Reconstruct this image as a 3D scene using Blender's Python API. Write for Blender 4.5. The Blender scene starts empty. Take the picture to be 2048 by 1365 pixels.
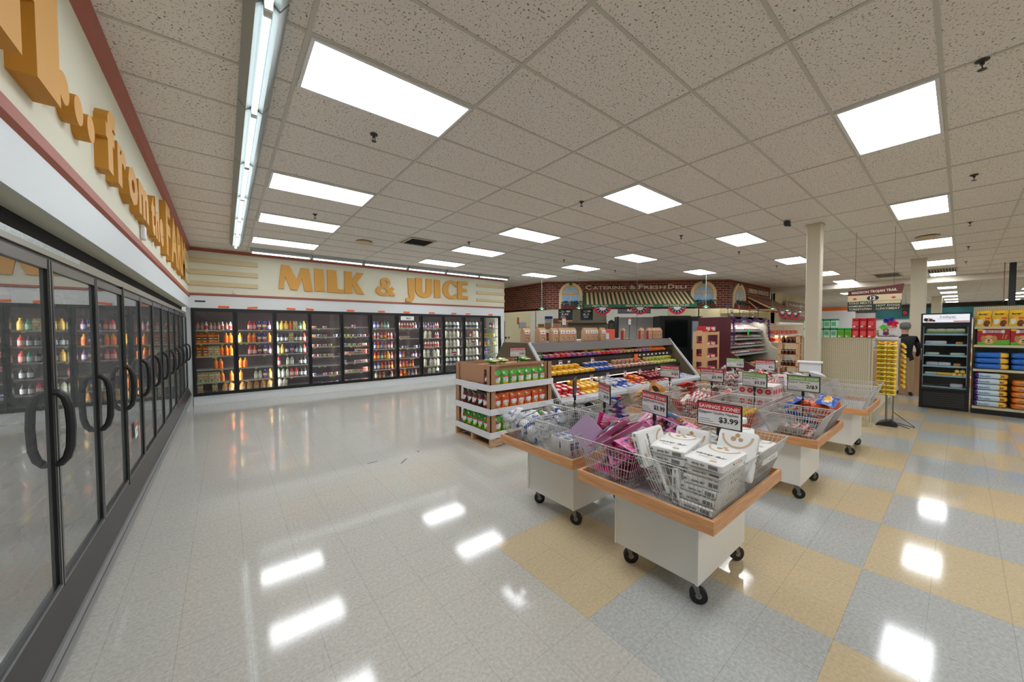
import bpy, math, random
from mathutils import Matrix, Vector
PI = math.pi
SC = bpy.context.scene
COL = SC.collection
# ---------------------------------------------------------------- camera
YAW, PITCH, ROLL, FPX = .6747, -.0309, -.0033, 718.6
def cam_axes():
    cy, sy, cp, sp = math.cos(YAW), math.sin(YAW), math.cos(PITCH), math.sin(PITCH)
    f = Vector((sy*cp, cy*cp, sp)); r = Vector((cy, -sy, 0)); u = r.cross(f)
    cr, sr = math.cos(ROLL), math.sin(ROLL)
    return r*cr+u*sr, u*cr-r*sr, f
_r, _u, _f = cam_axes()
cam = bpy.data.objects.new('camera', bpy.data.cameras.new('camera')); COL.objects.link(cam)
cam.data.sensor_width = 36; cam.data.lens = 36*FPX/2048; cam.data.clip_start = .05; cam.data.clip_end = 200
cam.matrix_world = Matrix(((_r.x, _u.x, -_f.x, 0), (_r.y, _u.y, -_f.y, 0), (_r.z, _u.z, -_f.z, 1.665), (0, 0, 0, 1)))
SC.camera = cam
# ---------------------------------------------------------------- light and exposure
wd = bpy.data.worlds.new('world'); SC.world = wd; wd.use_nodes = True
wd.node_tree.nodes['Background'].inputs[0].default_value = (1, .97, .93, 1)
wd.node_tree.nodes['Background'].inputs[1].default_value = .3
SC.view_settings.view_transform = 'Standard'; SC.view_settings.look = 'None'
SC.view_settings.gamma = 1; SC.view_settings.use_curve_mapping = False
SC.view_settings.exposure = 0.74
TROFFER, TUBE, CASE_LED = 7.8, 2.4, 20.0
SC.cycles.max_bounces = 12; SC.cycles.diffuse_bounces = 7; SC.cycles.glossy_bounces = 4
SC.cycles.transparent_max_bounces = 16; SC.cycles.sample_clamp_indirect = 6
SC.cycles.caustics_reflective = False; SC.cycles.caustics_refractive = False
SC.cycles.use_denoising = True
# ---------------------------------------------------------------- materials
def lin(c):
    c /= 255.
    return c/12.92 if c <= .04045 else ((c+.055)/1.055)**2.4
_M = {}
def mat(rgb, rough=.5, metal=0, emit=0, alpha=1, spec=.5, coat=0, noise=0, nscale=40):
    """a procedural material from an sRGB colour; a little noise in the colour where asked"""
    key = (tuple(rgb), rough, metal, emit, alpha, spec, coat, noise, nscale)
    if key in _M: return _M[key]
    m = bpy.data.materials.new('mat_%d_%d_%d' % tuple(rgb)); m.use_nodes = True
    nt = m.node_tree; b = nt.nodes['Principled BSDF']
    c = tuple(lin(x) for x in rgb)+(1,)
    b.inputs['Base Color'].default_value = c; b.inputs['Roughness'].default_value = rough
    b.inputs['Metallic'].default_value = metal; b.inputs['Alpha'].default_value = alpha
    b.inputs['Specular IOR Level'].default_value = spec; b.inputs['Coat Weight'].default_value = coat
    if emit:
        b.inputs['Emission Color'].default_value = c; b.inputs['Emission Strength'].default_value = emit
    if noise:
        tc = nt.nodes.new('ShaderNodeTexCoord'); n = nt.nodes.new('ShaderNodeTexNoise'); n.inputs['Scale'].default_value = nscale
        n.inputs['Detail'].default_value = 3
        mx = nt.nodes.new('ShaderNodeMix'); mx.data_type = 'RGBA'
        mx.inputs[6].default_value = tuple(x*(1-noise) for x in c[:3])+(1,); mx.inputs[7].default_value = tuple(min(1, x*(1+noise)) for x in c[:3])+(1,)
        nt.links.new(tc.outputs['Object'], n.inputs['Vector']); nt.links.new(n.outputs['Fac'], mx.inputs[0]); nt.links.new(mx.outputs[2], b.inputs['Base Color'])
    _M[key] = m
    return m
def nodes(name):
    m = bpy.data.materials.new(name); m.use_nodes = True
    return m, m.node_tree, m.node_tree.nodes['Principled BSDF']
def N(nt, t, **k):
    n = nt.nodes.new('ShaderNode'+t)
    for a, b in k.items():
        if a.startswith('i_'): n.inputs[a[2:]].default_value = b
        else: setattr(n, a, b)
    return n
def glass_mat(name, tint, ior, rough=.0, haze=0):
    m = bpy.data.materials.new(name); m.use_nodes = True; nt = m.node_tree; nt.nodes.clear()
    o = N(nt, 'OutputMaterial'); mx = N(nt, 'MixShader'); tr = N(nt, 'BsdfTransparent'); gl = N(nt, 'BsdfGlossy'); fr = N(nt, 'Fresnel')
    tr.inputs[0].default_value = tuple(tint)+(1,); gl.inputs[0].default_value = (1, 1, 1, 1); gl.inputs['Roughness'].default_value = rough
    fr.inputs[0].default_value = ior
    nt.links.new(fr.outputs[0], mx.inputs[0]); nt.links.new(tr.outputs[0], mx.inputs[1]); nt.links.new(gl.outputs[0], mx.inputs[2])
    last = mx
    if haze:
        df = N(nt, 'BsdfDiffuse'); df.inputs[0].default_value = (.8, .85, .84, 1); m2 = N(nt, 'MixShader'); m2.inputs[0].default_value = haze
        nt.links.new(mx.outputs[0], m2.inputs[1]); nt.links.new(df.outputs[0], m2.inputs[2]); last = m2
    nt.links.new(last.outputs[0], o.inputs[0])
    return m
def emis(rgb, s):
    return mat(rgb, emit=s)
def m_floor():
    m, nt, b = nodes('vinyl_tile_floor')
    tc = N(nt, 'TexCoord'); sep = N(nt, 'SeparateXYZ'); nt.links.new(tc.outputs['Object'], sep.inputs[0])
    def math_(op, a, c=None):
        n = N(nt, 'Math', operation=op)
        for i, v in enumerate((a, c)):
            if v is None: continue
            if isinstance(v, (int, float)): n.inputs[i].default_value = v
            else: nt.links.new(v, n.inputs[i])
        return n.outputs[0]
    x, y = sep.outputs[0], sep.outputs[1]
    bx = math_('FLOOR', math_('DIVIDE', math_('SUBTRACT', x, 1.598), .9144)); by = math_('FLOOR', math_('DIVIDE', math_('SUBTRACT', y, 2.22), .9144))
    par = math_('PINGPONG', math_('ADD', bx, by), 1)
    par = math_('MULTIPLY', par, math_('MULTIPLY', math_('GREATER_THAN', x, 1.598), math_('LESS_THAN', y, 2.22)))
    def joint(v, o):
        f = math_('FRACT', math_('DIVIDE', math_('SUBTRACT', v, o), .3048))
        return math_('LESS_THAN', math_('MINIMUM', f, math_('SUBTRACT', 1, f)), .0042)
    j = math_('MAXIMUM', joint(x, 1.598), joint(y, 2.22))
    n1 = N(nt, 'TexNoise'); n1.inputs['Scale'].default_value = 55; n1.inputs['Detail'].default_value = 4; n1.inputs['Roughness'].default_value = .7
    n2 = N(nt, 'TexNoise'); n2.inputs['Scale'].default_value = .55; n2.inputs['Detail'].default_value = 3
    for n in (n1, n2): nt.links.new(tc.outputs['Object'], n.inputs['Vector'])
    def ramp(src, c0, c1, p0=.35, p1=.65):
        r = N(nt, 'ValToRGB'); r.color_ramp.elements[0].position = p0; r.color_ramp.elements[1].position = p1
        r.color_ramp.elements[0].color = tuple(lin(v) for v in c0)+(1,); r.color_ramp.elements[1].color = tuple(lin(v) for v in c1)+(1,)
        nt.links.new(src, r.inputs[0]); return r.outputs[0]
    def mix(f, a, c):
        k = N(nt, 'Mix', data_type='RGBA')
        for i, v in ((0, f), (6, a), (7, c)):
            if isinstance(v, (int, float)): k.inputs[i].default_value = v
            elif isinstance(v, tuple): k.inputs[i].default_value = v
            else: nt.links.new(v, k.inputs[i])
        return k.outputs[2]
    grey = ramp(n1.outputs[0], (170, 173, 171), (198, 200, 198)); yel = ramp(n1.outputs[0], (200, 180, 144), (216, 199, 166))
    cream = ramp(n1.outputs[0], (190, 186, 175), (214, 210, 200))
    warm = mix(math_('MULTIPLY', math_('MAXIMUM', math_('LESS_THAN', x, 1.598), math_('GREATER_THAN', y, 2.22)), math_('MULTIPLY', n2.outputs[0], 1.4)), grey, cream)
    base = mix(par, warm, yel)
    base = mix(math_('MULTIPLY', j, .38), base, (.12, .115, .10, 1))
    nt.links.new(base, b.inputs['Base Color'])
    b.inputs['Roughness'].default_value = .085; b.inputs['Specular IOR Level'].default_value = .6
    n3 = N(nt, 'TexNoise'); n3.inputs['Scale'].default_value = 3.2; n3.inputs['Detail'].default_value = 2
    nt.links.new(tc.outputs['Object'], n3.inputs['Vector'])
    bp = N(nt, 'Bump'); bp.inputs['Strength'].default_value = .05; bp.inputs['Distance'].default_value = .01
    nt.links.new(math_('ADD', math_('MULTIPLY', n3.outputs[0], .5), math_('MULTIPLY', j, -.12)), bp.inputs['Height']); nt.links.new(bp.outputs[0], b.inputs['Normal'])
    return m
def m_ceiling():
    m, nt, b = nodes('acoustic_tile')
    tc = N(nt, 'TexCoord'); v = N(nt, 'TexVoronoi'); v.inputs['Scale'].default_value = 62; n = N(nt, 'TexNoise'); n.inputs['Scale'].default_value = 75; n.inputs['Detail'].default_value = 2; n.inputs['Distortion'].default_value = .6
    nt.links.new(tc.outputs['Object'], v.inputs['Vector']); nt.links.new(tc.outputs['Object'], n.inputs['Vector'])
    r = N(nt, 'ValToRGB'); e = r.color_ramp.elements; e[0].position = .345; e[1].position = .395
    e[0].color = tuple(lin(q) for q in (120, 114, 106))+(1,); e[1].color = tuple(lin(q) for q in (230, 224, 216))+(1,)
    nt.links.new(n.outputs[0], r.inputs[0]); nt.links.new(r.outputs[0], b.inputs['Base Color']); b.inputs['Roughness'].default_value = .9
    return m
def m_brick():
    m, nt, b = nodes('painted_brick')
    tc = N(nt, 'TexCoord'); s = N(nt, 'SeparateXYZ'); c = N(nt, 'CombineXYZ'); br = N(nt, 'TexBrick')
    nt.links.new(tc.outputs['Object'], s.inputs[0]); nt.links.new(s.outputs[0], c.inputs[0]); nt.links.new(s.outputs[2], c.inputs[1]); nt.links.new(c.outputs[0], br.inputs['Vector'])
    br.inputs['Color1'].default_value = tuple(lin(q) for q in (134, 62, 50))+(1,); br.inputs['Color2'].default_value = tuple(lin(q) for q in (78, 42, 34))+(1,)
    br.inputs['Mortar'].default_value = tuple(lin(q) for q in (190, 160, 140))+(1,); br.inputs['Scale'].default_value = 1; br.inputs['Mortar Size'].default_value = .006
    br.inputs['Brick Width'].default_value = .23; br.inputs['Row Height'].default_value = .085
    nt.links.new(br.outputs[0], b.inputs['Base Color']); b.inputs['Roughness'].default_value = .85
    return m
def m_wood(name, c0, c1, scale=6, rough=.4, axis=0):
    m, nt, b = nodes(name)
    tc = N(nt, 'TexCoord'); mp = N(nt, 'Mapping'); sc = [14, 14, 14]; sc[axis] = 1.2; mp.inputs['Scale'].default_value = sc
    n = N(nt, 'TexNoise'); n.inputs['Scale'].default_value = scale; n.inputs['Detail'].default_value = 5
    r = N(nt, 'ValToRGB'); e = r.color_ramp.elements; e[0].position = .3; e[1].position = .7
    e[0].color = tuple(lin(q) for q in c0)+(1,); e[1].color = tuple(lin(q) for q in c1)+(1,)
    nt.links.new(tc.outputs['Object'], mp.inputs['Vector']); nt.links.new(mp.outputs[0], n.inputs['Vector']); nt.links.new(n.outputs[0], r.inputs[0])
    nt.links.new(r.outputs[0], b.inputs['Base Color']); b.inputs['Roughness'].default_value = rough
    return m
def m_pegboard(rgb):
    m, nt, b = nodes('pegboard')
    tc = N(nt, 'TexCoord'); s = N(nt, 'SeparateXYZ'); nt.links.new(tc.outputs['Object'], s.inputs[0])
    def mt(op, a, c):
        n = N(nt, 'Math', operation=op)
        for i, v in enumerate((a, c)):
            if isinstance(v, (int, float)): n.inputs[i].default_value = v
            else: nt.links.new(v, n.inputs[i])
        return n.outputs[0]
    def d(o): return mt('SUBTRACT', mt('FRACT', mt('DIVIDE', o, .0254), 0), .5)
    dx, dz = d(s.outputs[1]), d(s.outputs[2])
    rr = mt('ADD', mt('MULTIPLY', dx, dx), mt('MULTIPLY', dz, dz)); hole = mt('LESS_THAN', rr, .035)
    k = N(nt, 'Mix', data_type='RGBA'); nt.links.new(hole, k.inputs[0]); k.inputs[6].default_value = tuple(lin(q) for q in rgb)+(1,); k.inputs[7].default_value = (.06, .05, .04, 1)
    nt.links.new(k.outputs[2], b.inputs['Base Color'])
    return m
WHITE = mat((225, 226, 226), .45); OFFW = mat((214, 212, 206), .6); BLACK = mat((22, 22, 24), .4); BLK2 = mat((38, 40, 42), .35)
ALU = mat((150, 152, 152), .35, .8); CHROME = mat((196, 198, 200), .25, .9); STEEL = mat((128, 126, 120), .4, .7)
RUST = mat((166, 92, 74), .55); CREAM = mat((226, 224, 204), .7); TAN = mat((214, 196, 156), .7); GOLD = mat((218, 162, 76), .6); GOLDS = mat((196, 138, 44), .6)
YWALL = mat((222, 212, 172), .8); ORANGE = mat((250, 106, 34), .5); PAPER = mat((238, 238, 240), .6); INK = mat((30, 30, 34), .6)
RED = mat((200, 38, 44), .45); SGREEN = mat((122, 176, 74), .5); CARD = mat((176, 132, 100), .8); GREENT = mat((36, 96, 72), .6)
WIRE = mat((206, 206, 204), .35, .35)
OAK = m_wood('oak_edge', (204, 142, 92), (228, 172, 120), 5)
OAKY = m_wood('oak_edge_y', (204, 142, 92), (228, 172, 120), 5, axis=1)
PINE = m_wood('pine', (206, 156, 108), (228, 184, 138), 4, .6, 2)
PALLET = m_wood('pallet_wood', (176, 140, 108), (206, 176, 142), 5, .8)
BRICK = m_brick(); PEG = m_pegboard((206, 196, 168)); PEGG = m_pegboard((150, 156, 138))
GLASS = glass_mat('door_glass', (.97, .985, .98), 1.45); GLASSL = glass_mat('freezer_glass', (.40, .45, .43), 8.0, 0, .07); CLEAR = glass_mat('clear_plastic', (.97, .97, .97), 1.45)
# ---------------------------------------------------------------- mesh builder
class MB:
    def __init__(s): s.v = []; s.f = []; s.k = []; s.mats = []; s.M = Matrix()
    def mi(s, m):
        if m not in s.mats: s.mats.append(m)
        return s.mats.index(m)
    def add(s, vs, fs, m, M=None):
        o = len(s.v); T = s.M @ M if M is not None else s.M
        s.v += [tuple(T @ Vector(p)) for p in vs]
        s.f += [tuple(i+o for i in f) for f in fs]
        if isinstance(m, (list, tuple)): s.k += [s.mi(x) for x in m]
        else: s.k += [s.mi(m)]*len(fs)
        return s
    def box(s, x0, y0, z0, x1, y1, z1, m, M=None):
        v = [(x0, y0, z0), (x1, y0, z0), (x1, y1, z0), (x0, y1, z0), (x0, y0, z1), (x1, y0, z1), (x1, y1, z1), (x0, y1, z1)]
        return s.add(v, [(0, 3, 2, 1), (4, 5, 6, 7), (0, 1, 5, 4), (1, 2, 6, 5), (2, 3, 7, 6), (3, 0, 4, 7)], m, M)
    def rbox(s, x0, y0, z0, x1, y1, z1, m, r=.004, M=None):
        """box with chamfered edges"""
        X, Y, Z = (x0, x1), (y0, y1), (z0, z1); v = []; fs = []
        for i in (0, 1):
            for j in (0, 1):
                for k in (0, 1):
                    sx, sy, sz = (r if i == 0 else -r), (r if j == 0 else -r), (r if k == 0 else -r)
                    v += [(X[i], Y[j]+sy, Z[k]+sz), (X[i]+sx, Y[j], Z[k]+sz), (X[i]+sx, Y[j]+sy, Z[k])]
        def id(i, j, k, a): return (i*4+j*2+k)*3+a
        for i in (0, 1): f = [id(i, 0, 0, 0), id(i, 1, 0, 0), id(i, 1, 1, 0), id(i, 0, 1, 0)]; fs.append(tuple(f if i else f[::-1]))
        for j in (0, 1): f = [id(0, j, 0, 1), id(1, j, 0, 1), id(1, j, 1, 1), id(0, j, 1, 1)]; fs.append(tuple(f[::-1] if j else f))
        for k in (0, 1): f = [id(0, 0, k, 2), id(1, 0, k, 2), id(1, 1, k, 2), id(0, 1, k, 2)]; fs.append(tuple(f if k else f[::-1]))
        for i in (0, 1):
            for j in (0, 1): fs.append((id(i, j, 0, 0), id(i, j, 1, 0), id(i, j, 1, 1), id(i, j, 0, 1)))
            for k in (0, 1): fs.append((id(i, 0, k, 0), id(i, 1, k, 0), id(i, 1, k, 2), id(i, 0, k, 2)))
        for j in (0, 1):
            for k in (0, 1): fs.append((id(0, j, k, 1), id(1, j, k, 1), id(1, j, k, 2), id(0, j, k, 2)))
        for i in (0, 1):
            for j in (0, 1):
                for k in (0, 1): fs.append((id(i, j, k, 0), id(i, j, k, 1), id(i, j, k, 2)))
        return s.add(v, fs, m, M)
    def quad(s, a, b, c, d, m, M=None): return s.add([a, b, c, d], [(0, 1, 2, 3)], m, M)
    def prism(s, poly, d0, d1, m, axis='y', M=None):
        """polygon extruded along an axis; poly in the two other axes"""
        n = len(poly)
        def P(p, d):
            if axis == 'x': return (d, p[0], p[1])
            if axis == 'y': return (p[0], d, p[1])
            return (p[0], p[1], d)
        v = [P(p, d0) for p in poly]+[P(p, d1) for p in poly]
        fs = [tuple(range(n)), tuple(range(2*n-1, n-1, -1))]+[(i, i+n, (i+1) % n+n, (i+1) % n) for i in range(n)]
        return s.add(v, fs, m, M)
    def cyl(s, p0, p1, r, m, n=12, r2=None, M=None, caps=True):
        p0, p1 = Vector(p0), Vector(p1); d = (p1-p0).normalized(); r2 = r if r2 is None else r2
        a = d.orthogonal().normalized(); b = d.cross(a)
        v = [tuple(p0+(a*math.cos(t)+b*math.sin(t))*r) for t in [2*PI*i/n for i in range(n)]]+[tuple(p1+(a*math.cos(t)+b*math.sin(t))*r2) for t in [2*PI*i/n for i in range(n)]]
        fs = [(i, (i+1) % n, (i+1) % n+n, i+n) for i in range(n)]
        if caps: fs += [tuple(range(n-1, -1, -1)), tuple(range(n, 2*n))]
        return s.add(v, fs, m, M)
    def lathe(s, prof, m, n=14, M=None, sq=0):
        """profile [(r, z)...] about z; m one material or one per segment; sq squares the section"""
        v = []
        for r, z in prof:
            for i in range(n):
                t = 2*PI*(i+.5)/n; c, q = math.cos(t), math.sin(t); k = 1
                if sq: k = 1+(1/max(abs(c), abs(q))-1)*sq
                v.append((r*c*k, r*q*k, z))
        fs = []; mm = []
        for j in range(len(prof)-1):
            for i in range(n):
                fs.append((j*n+i, j*n+(i+1) % n, (j+1)*n+(i+1) % n, (j+1)*n+i)); mm.append(m[j] if isinstance(m, list) else m)
        fs += [tuple(range(n-1, -1, -1)), tuple(range((len(prof)-1)*n, len(prof)*n))]; mm += [mm[0], mm[-1]]
        return s.add(v, fs, mm, M)
    def tube(s, pts, r, m, n=6, closed=False, M=None):
        pts = [Vector(p) for p in pts]; L = len(pts); v = []; up = None
        for i, p in enumerate(pts):
            a = pts[(i-1) % L] if (closed or i > 0) else p; b = pts[(i+1) % L] if (closed or i < L-1) else p
            d = (b-a).normalized()
            if up is None: up = d.orthogonal().normalized()
            up = (up-d*up.dot(d)); up = up.normalized() if up.length > 1e-6 else d.orthogonal().normalized(); w = d.cross(up)
            v += [tuple(p+(up*math.cos(2*PI*k/n)+w*math.sin(2*PI*k/n))*r) for k in range(n)]
        fs = []
        for i in range(L if closed else L-1):
            j = (i+1) % L
            fs += [(i*n+k, i*n+(k+1) % n, j*n+(k+1) % n, j*n+k) for k in range(n)]
        if not closed: fs += [tuple(range(n-1, -1, -1)), tuple(range((L-1)*n, L*n))]
        return s.add(v, fs, m, M)
    def disc(s, c, rx, ry, m, M=None, n=16, u=(1, 0, 0), w=(0, 0, 1)):
        c, u, w = Vector(c), Vector(u), Vector(w)
        return s.add([tuple(c+u*rx*math.cos(2*PI*i/n)+w*ry*math.sin(2*PI*i/n)) for i in range(n)], [tuple(range(n))], m, M)
    def mesh(s, name):
        me = bpy.data.meshes.new(name); me.from_pydata(s.v, [], s.f)
        for m in s.mats: me.materials.append(m)
        me.polygons.foreach_set('material_index', s.k); me.update()
        return me
    def build(s, name, parent=None, smooth=False, loc=None, rz=0):
        me = s.mesh(name)
        if smooth:
            me.polygons.foreach_set('use_smooth', [True]*len(me.polygons))
            try: me.set_sharp_from_angle(angle=.7)
            except Exception: pass
        o = bpy.data.objects.new(name, me); COL.objects.link(o)
        if parent: o.parent = parent
        if loc: o.location = loc
        if rz: o.rotation_euler = (0, 0, rz)
        return o
_T = {}
def text_geo(t, bold=0, shear=0, extrude=0):
    key = (t, bold, shear, extrude)
    if key not in _T:
        c = bpy.data.curves.new('lettering', 'FONT'); c.body = t; c.size = 1; c.offset = bold; c.shear = shear; c.extrude = extrude; c.resolution_u = 2
        c.fill_mode = 'BOTH' if extrude else 'FRONT'
        o = bpy.data.objects.new('lettering', c); COL.objects.link(o); bpy.context.view_layer.update()
        me = bpy.data.meshes.new_from_object(o.evaluated_get(bpy.context.evaluated_depsgraph_get()))
        v = [tuple(q.co) for q in me.vertices]; f = [tuple(p.vertices) for p in me.polygons]
        bpy.data.objects.remove(o); bpy.data.meshes.remove(me)
        _T[key] = (v, f)
    return _T[key]
def text(mb, t, org, right, up, m, h=None, w=None, align='C', bold=0, shear=0, depth=0):
    """lettering fitted to cap height h and/or width w, centred on org (or starting there)"""
    v, f = text_geo(t, bold, shear, .5 if depth else 0)
    if not v: return
    x0, x1 = min(p[0] for p in v), max(p[0] for p in v); y0, y1 = min(p[1] for p in v), max(p[1] for p in v)
    capH = .72
    if h: sy = h/capH
    if w: sx = w/(x1-x0)
    if not h: sy = sx
    if not w: sx = sy
    ox = (x0+x1)/2 if align == 'C' else (x0 if align == 'L' else x1); oy = capH/2
    R, U_, O = Vector(right), Vector(up), Vector(org); Nn = R.cross(U_)
    mb.add([tuple(O+R*(p[0]-ox)*sx+U_*(p[1]-oy)*sy+Nn*(p[2]*depth)) for p in v], f, m)
# ---------------------------------------------------------------- scene objects
def tag(o, label, cat, group=None):
    o['label'] = label; o['category'] = cat
    if group: o['group'] = group
    return o
def struct(o): o['kind'] = 'structure'; return o
def thing(name, label, cat, loc=(0, 0, 0), rz=0, group=None):
    o = bpy.data.objects.new(name, None); COL.objects.link(o); o.location = loc; o.rotation_euler = (0, 0, rz); o.empty_display_size = .1
    return tag(o, label, cat, group)
def dup(root, loc, rz=None, label=None, group=None, rot=None):
    r = root.copy(); COL.objects.link(r); r.location = loc
    if rz is not None: r.rotation_euler = (0, 0, rz)
    if rot is not None: r.rotation_euler = rot
    if label: r['label'] = label
    if group: r['group'] = group
    for ch in list(root.children):
        c = ch.copy(); COL.objects.link(c); c.parent = r
        for g in list(ch.children):
            d = g.copy(); COL.objects.link(d); d.parent = c
    return r
class Proto:
    """first use places the object itself, later uses place copies"""
    def __init__(s, make): s.make = make; s.o = None
    def put(s, loc, rz=0, label=None, cat=None, group=None, rot=None, name=None):
        if s.o is None: s.o = o = s.make(); o.location = loc; o.rotation_euler = rot if rot is not None else (0, 0, rz)
        else: o = dup(s.o, loc, rz if rot is None else None, rot=rot)
        if label: tag(o, label, cat, group)
        elif group: o['group'] = group
        return o
CH = 3.52
# ================================================================ the setting
def plane_obj(name, x0, y0, z0, x1, y1, z1, m):
    return struct(MB().box(x0, y0, z0, x1, y1, z1, m).build(name))
def wall_run(name, p0, p1, z0, z1, m, t=.12, s=True):
    """wall from p0 to p1, local x along it, thickness to its left"""
    a, b = Vector(p0), Vector(p1); L = (b-a).length
    o = MB().box(0, 0, z0, L, t, z1, m).build(name, loc=(a.x, a.y, 0), rz=math.atan2(b.y-a.y, b.x-a.x))
    if s: struct(o)
    return o
plane_obj('floor', -2.2, -9.2, -.12, 48, 17, 0, m_floor())
plane_obj('ceiling', -2.2, -9.2, CH, 48, 17, CH+.12, m_ceiling())
TBAR = mat((196, 192, 182), .5)
g = MB()
for i in range(-1, 39):
    x = .448+1.2192*i
    if x > -.6: g.box(x-.013, -9, CH-.006, x+.013, 13.5, CH+.002, TBAR)
for j in range(-19, 19):
    y = 2.568+.6096*j
    g.box(-.6, y-.012, CH-.005, 47, y+.012, CH+.002, TBAR)
struct(g.build('trim_40'))
# left header over the freezers
plane_obj('wall_left', -.715, -9, 2.19, -.6, 10.62, CH, CREAM); plane_obj('gap_shade_filler', -.80, -9, 2.09, -.716, 10.62, CH, mat((24, 24, 26), .8))  # second box is a black filler, painting the shade of the gap above the freezers
plane_obj('trim_41', -.60, -9, 2.185, -.592, 10.60, 2.41, mat((216, 224, 228), .5))
struct(MB().prism([(-.598, 2.405), (-.572, 2.425), (-.572, 2.478), (-.598, 2.498)], -9, 10.60, RUST, 'y').build('trim_1'))
struct(MB().prism([(-.6, CH-.115), (-.565, CH-.09), (-.545, CH-.002), (-.6, CH-.002)], -9, 10.60, RUST, 'y').build('trim_2'))
plane_obj('wall_left_2', -2.2, -9.2, 0, -2.05, 13.5, CH, WHITE)
plane_obj('wall_front', -2.2, -9.2, 0, 48, -9.05, CH, CREAM)
plane_obj('wall_right', 47, -9.2, 0, 47.15, 17, CH, CREAM)
plane_obj('wall_side', 8.02, 10.70, 0, 8.12, 13.5, CH, CREAM)
# header over the milk and juice cooler
plane_obj('wall_back', -.6, 10.62, 2.46, 8.13, 10.78, CH, CREAM)
plane_obj('trim_42', -.6, 10.615, 2.175, 8.12, 10.78, 2.46, mat((226, 230, 232), .5))
struct(MB().prism([(10.60, 2.463), (10.585, 2.47), (10.585, 2.505), (10.60, 2.512)], -.6, 8.13, RUST, 'x').box(-.6, 10.60, 2.463, 8.13, 10.62, 2.512, RUST).build('trim_3'))
struct(MB().box(-.6, 10.595, CH-.075, 8.13, 10.62, CH-.002, RUST).build('trim_4'))
n = 5
for z in (3.235, 2.98, 2.725):
    struct(MB().rbox(-.6, 10.585, z-.05, .66, 10.62, z+.05, TAN, .006).build('trim_%d' % n)); n += 1
    struct(MB().rbox(6.91, 10.585, z-.05, 8.13, 10.62, z+.05, TAN, .006).build('trim_%d' % n)); n += 1
    struct(MB().rbox(-.6, 9.42, z-.05, -.568, 10.585, z+.05, TAN, .006).build('trim_%d' % n)); n += 1
# deli interior walls
plane_obj('wall_rear_1', 8.13, 13.5, 0, 12.1, 13.62, CH, YWALL)
wall_run('wall_rear_2', (12.0, 13.5), (16.9, 8.9), 0, CH, mat((228, 226, 214), .7))
wall_run('wall_rear_3', (16.8, 7.5), (21.0, 7.5), 0, CH, YWALL)
wall_run('wall_rear_4', (16.85, 8.95), (16.85, 7.5), 0, CH, YWALL)
wall_run('wall_rear_5', (21.0, 5.75), (30.5, 5.75), 0, CH, mat((222, 206, 176), .8))
wall_run('wall_rear_6', (21.0, 7.6), (21.0, 5.75), 0, CH, YWALL)
wall_run('wall_rear_7', (30.5, 5.75), (36, 7.5), 0, CH, mat((224, 222, 218), .8))
plane_obj('wall_far_1', 36, -9, 0, 36.1, 7.6, 2.95, mat((226, 224, 220), .8)).location = (5, 0, 0)
MB_or = MB().box(33.95, 4.6, 2.95, 34.05, 6.6, 3.2, mat((236, 116, 44), .6)).box(33.9, 4.6, 0, 34.1, 6.6, 2.95, mat((230, 230, 230), .7))
struct(MB_or.build('wall_far_2'))
struct(MB().box(40.85, -9, 2.45, 41, 4.3, 3.2, mat((22, 92, 92), .6)).build('trim_43'))
# soffit of the deli: brick painted front, three runs
sof = [((9.77, 13.5), (9.77, 10.05)), ((9.77, 10.05), (14.73, 5.42)), ((14.73, 5.42), (19.25, 5.42))]
for i, (a, b) in enumerate(sof):
    wall_run('wall_upper_%d' % (i+1), a, b, 2.45, CH-.06, BRICK, .14)
    o = wall_run('trim_%d' % n, a, b, CH-.075, CH-.002, mat((146, 70, 48), .6), .16); n += 1
    o.location.x -= .0; o.location.y -= .0
    if i == 0:
        wall_run('trim_%d' % n, a, b, 2.44, 2.49, mat((146, 70, 48), .6), .16); n += 1
plane_obj('wall_upper_4', 19.25, 5.42, 2.45, 19.39, 7.5, CH, YWALL)
# dropped beam across the store
BEAMM = mat((206, 198, 184), .7)
b = MB()
v0, v1 = Vector((19.3, 5.5)), Vector((20.6, -9))
d = (v1-v0); L = d.length
o = MB().box(0, -.0, 3.3, L, .35, CH-.002, BEAMM).build('trim_%d' % n, loc=(v0.x, v0.y, 0), rz=math.atan2(d.y, d.x)); struct(o); n += 1
# columns
COLM = mat((214, 206, 184), .5)
def column(name, x, y, w, z1=CH):
    m = MB().rbox(x-w/2, y-w/2, 0, x+w/2, y+w/2, z1, COLM, .012).box(x-w/2-.012, y-w/2-.012, CH-.03, x+w/2+.012, y+w/2+.012, CH-.004, COLM)
    struct(m.build(name))
column('column_1', 8.24, 1.66, .2); column('column_2', 14.55, .74, .28); column('column_3', 32.1, .92, .4)
struct(MB().rbox(17.3, -.93, 2.1, 17.42, -.81, CH-.01, mat((30, 34, 34), .5), .01).build('column_4'))
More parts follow.
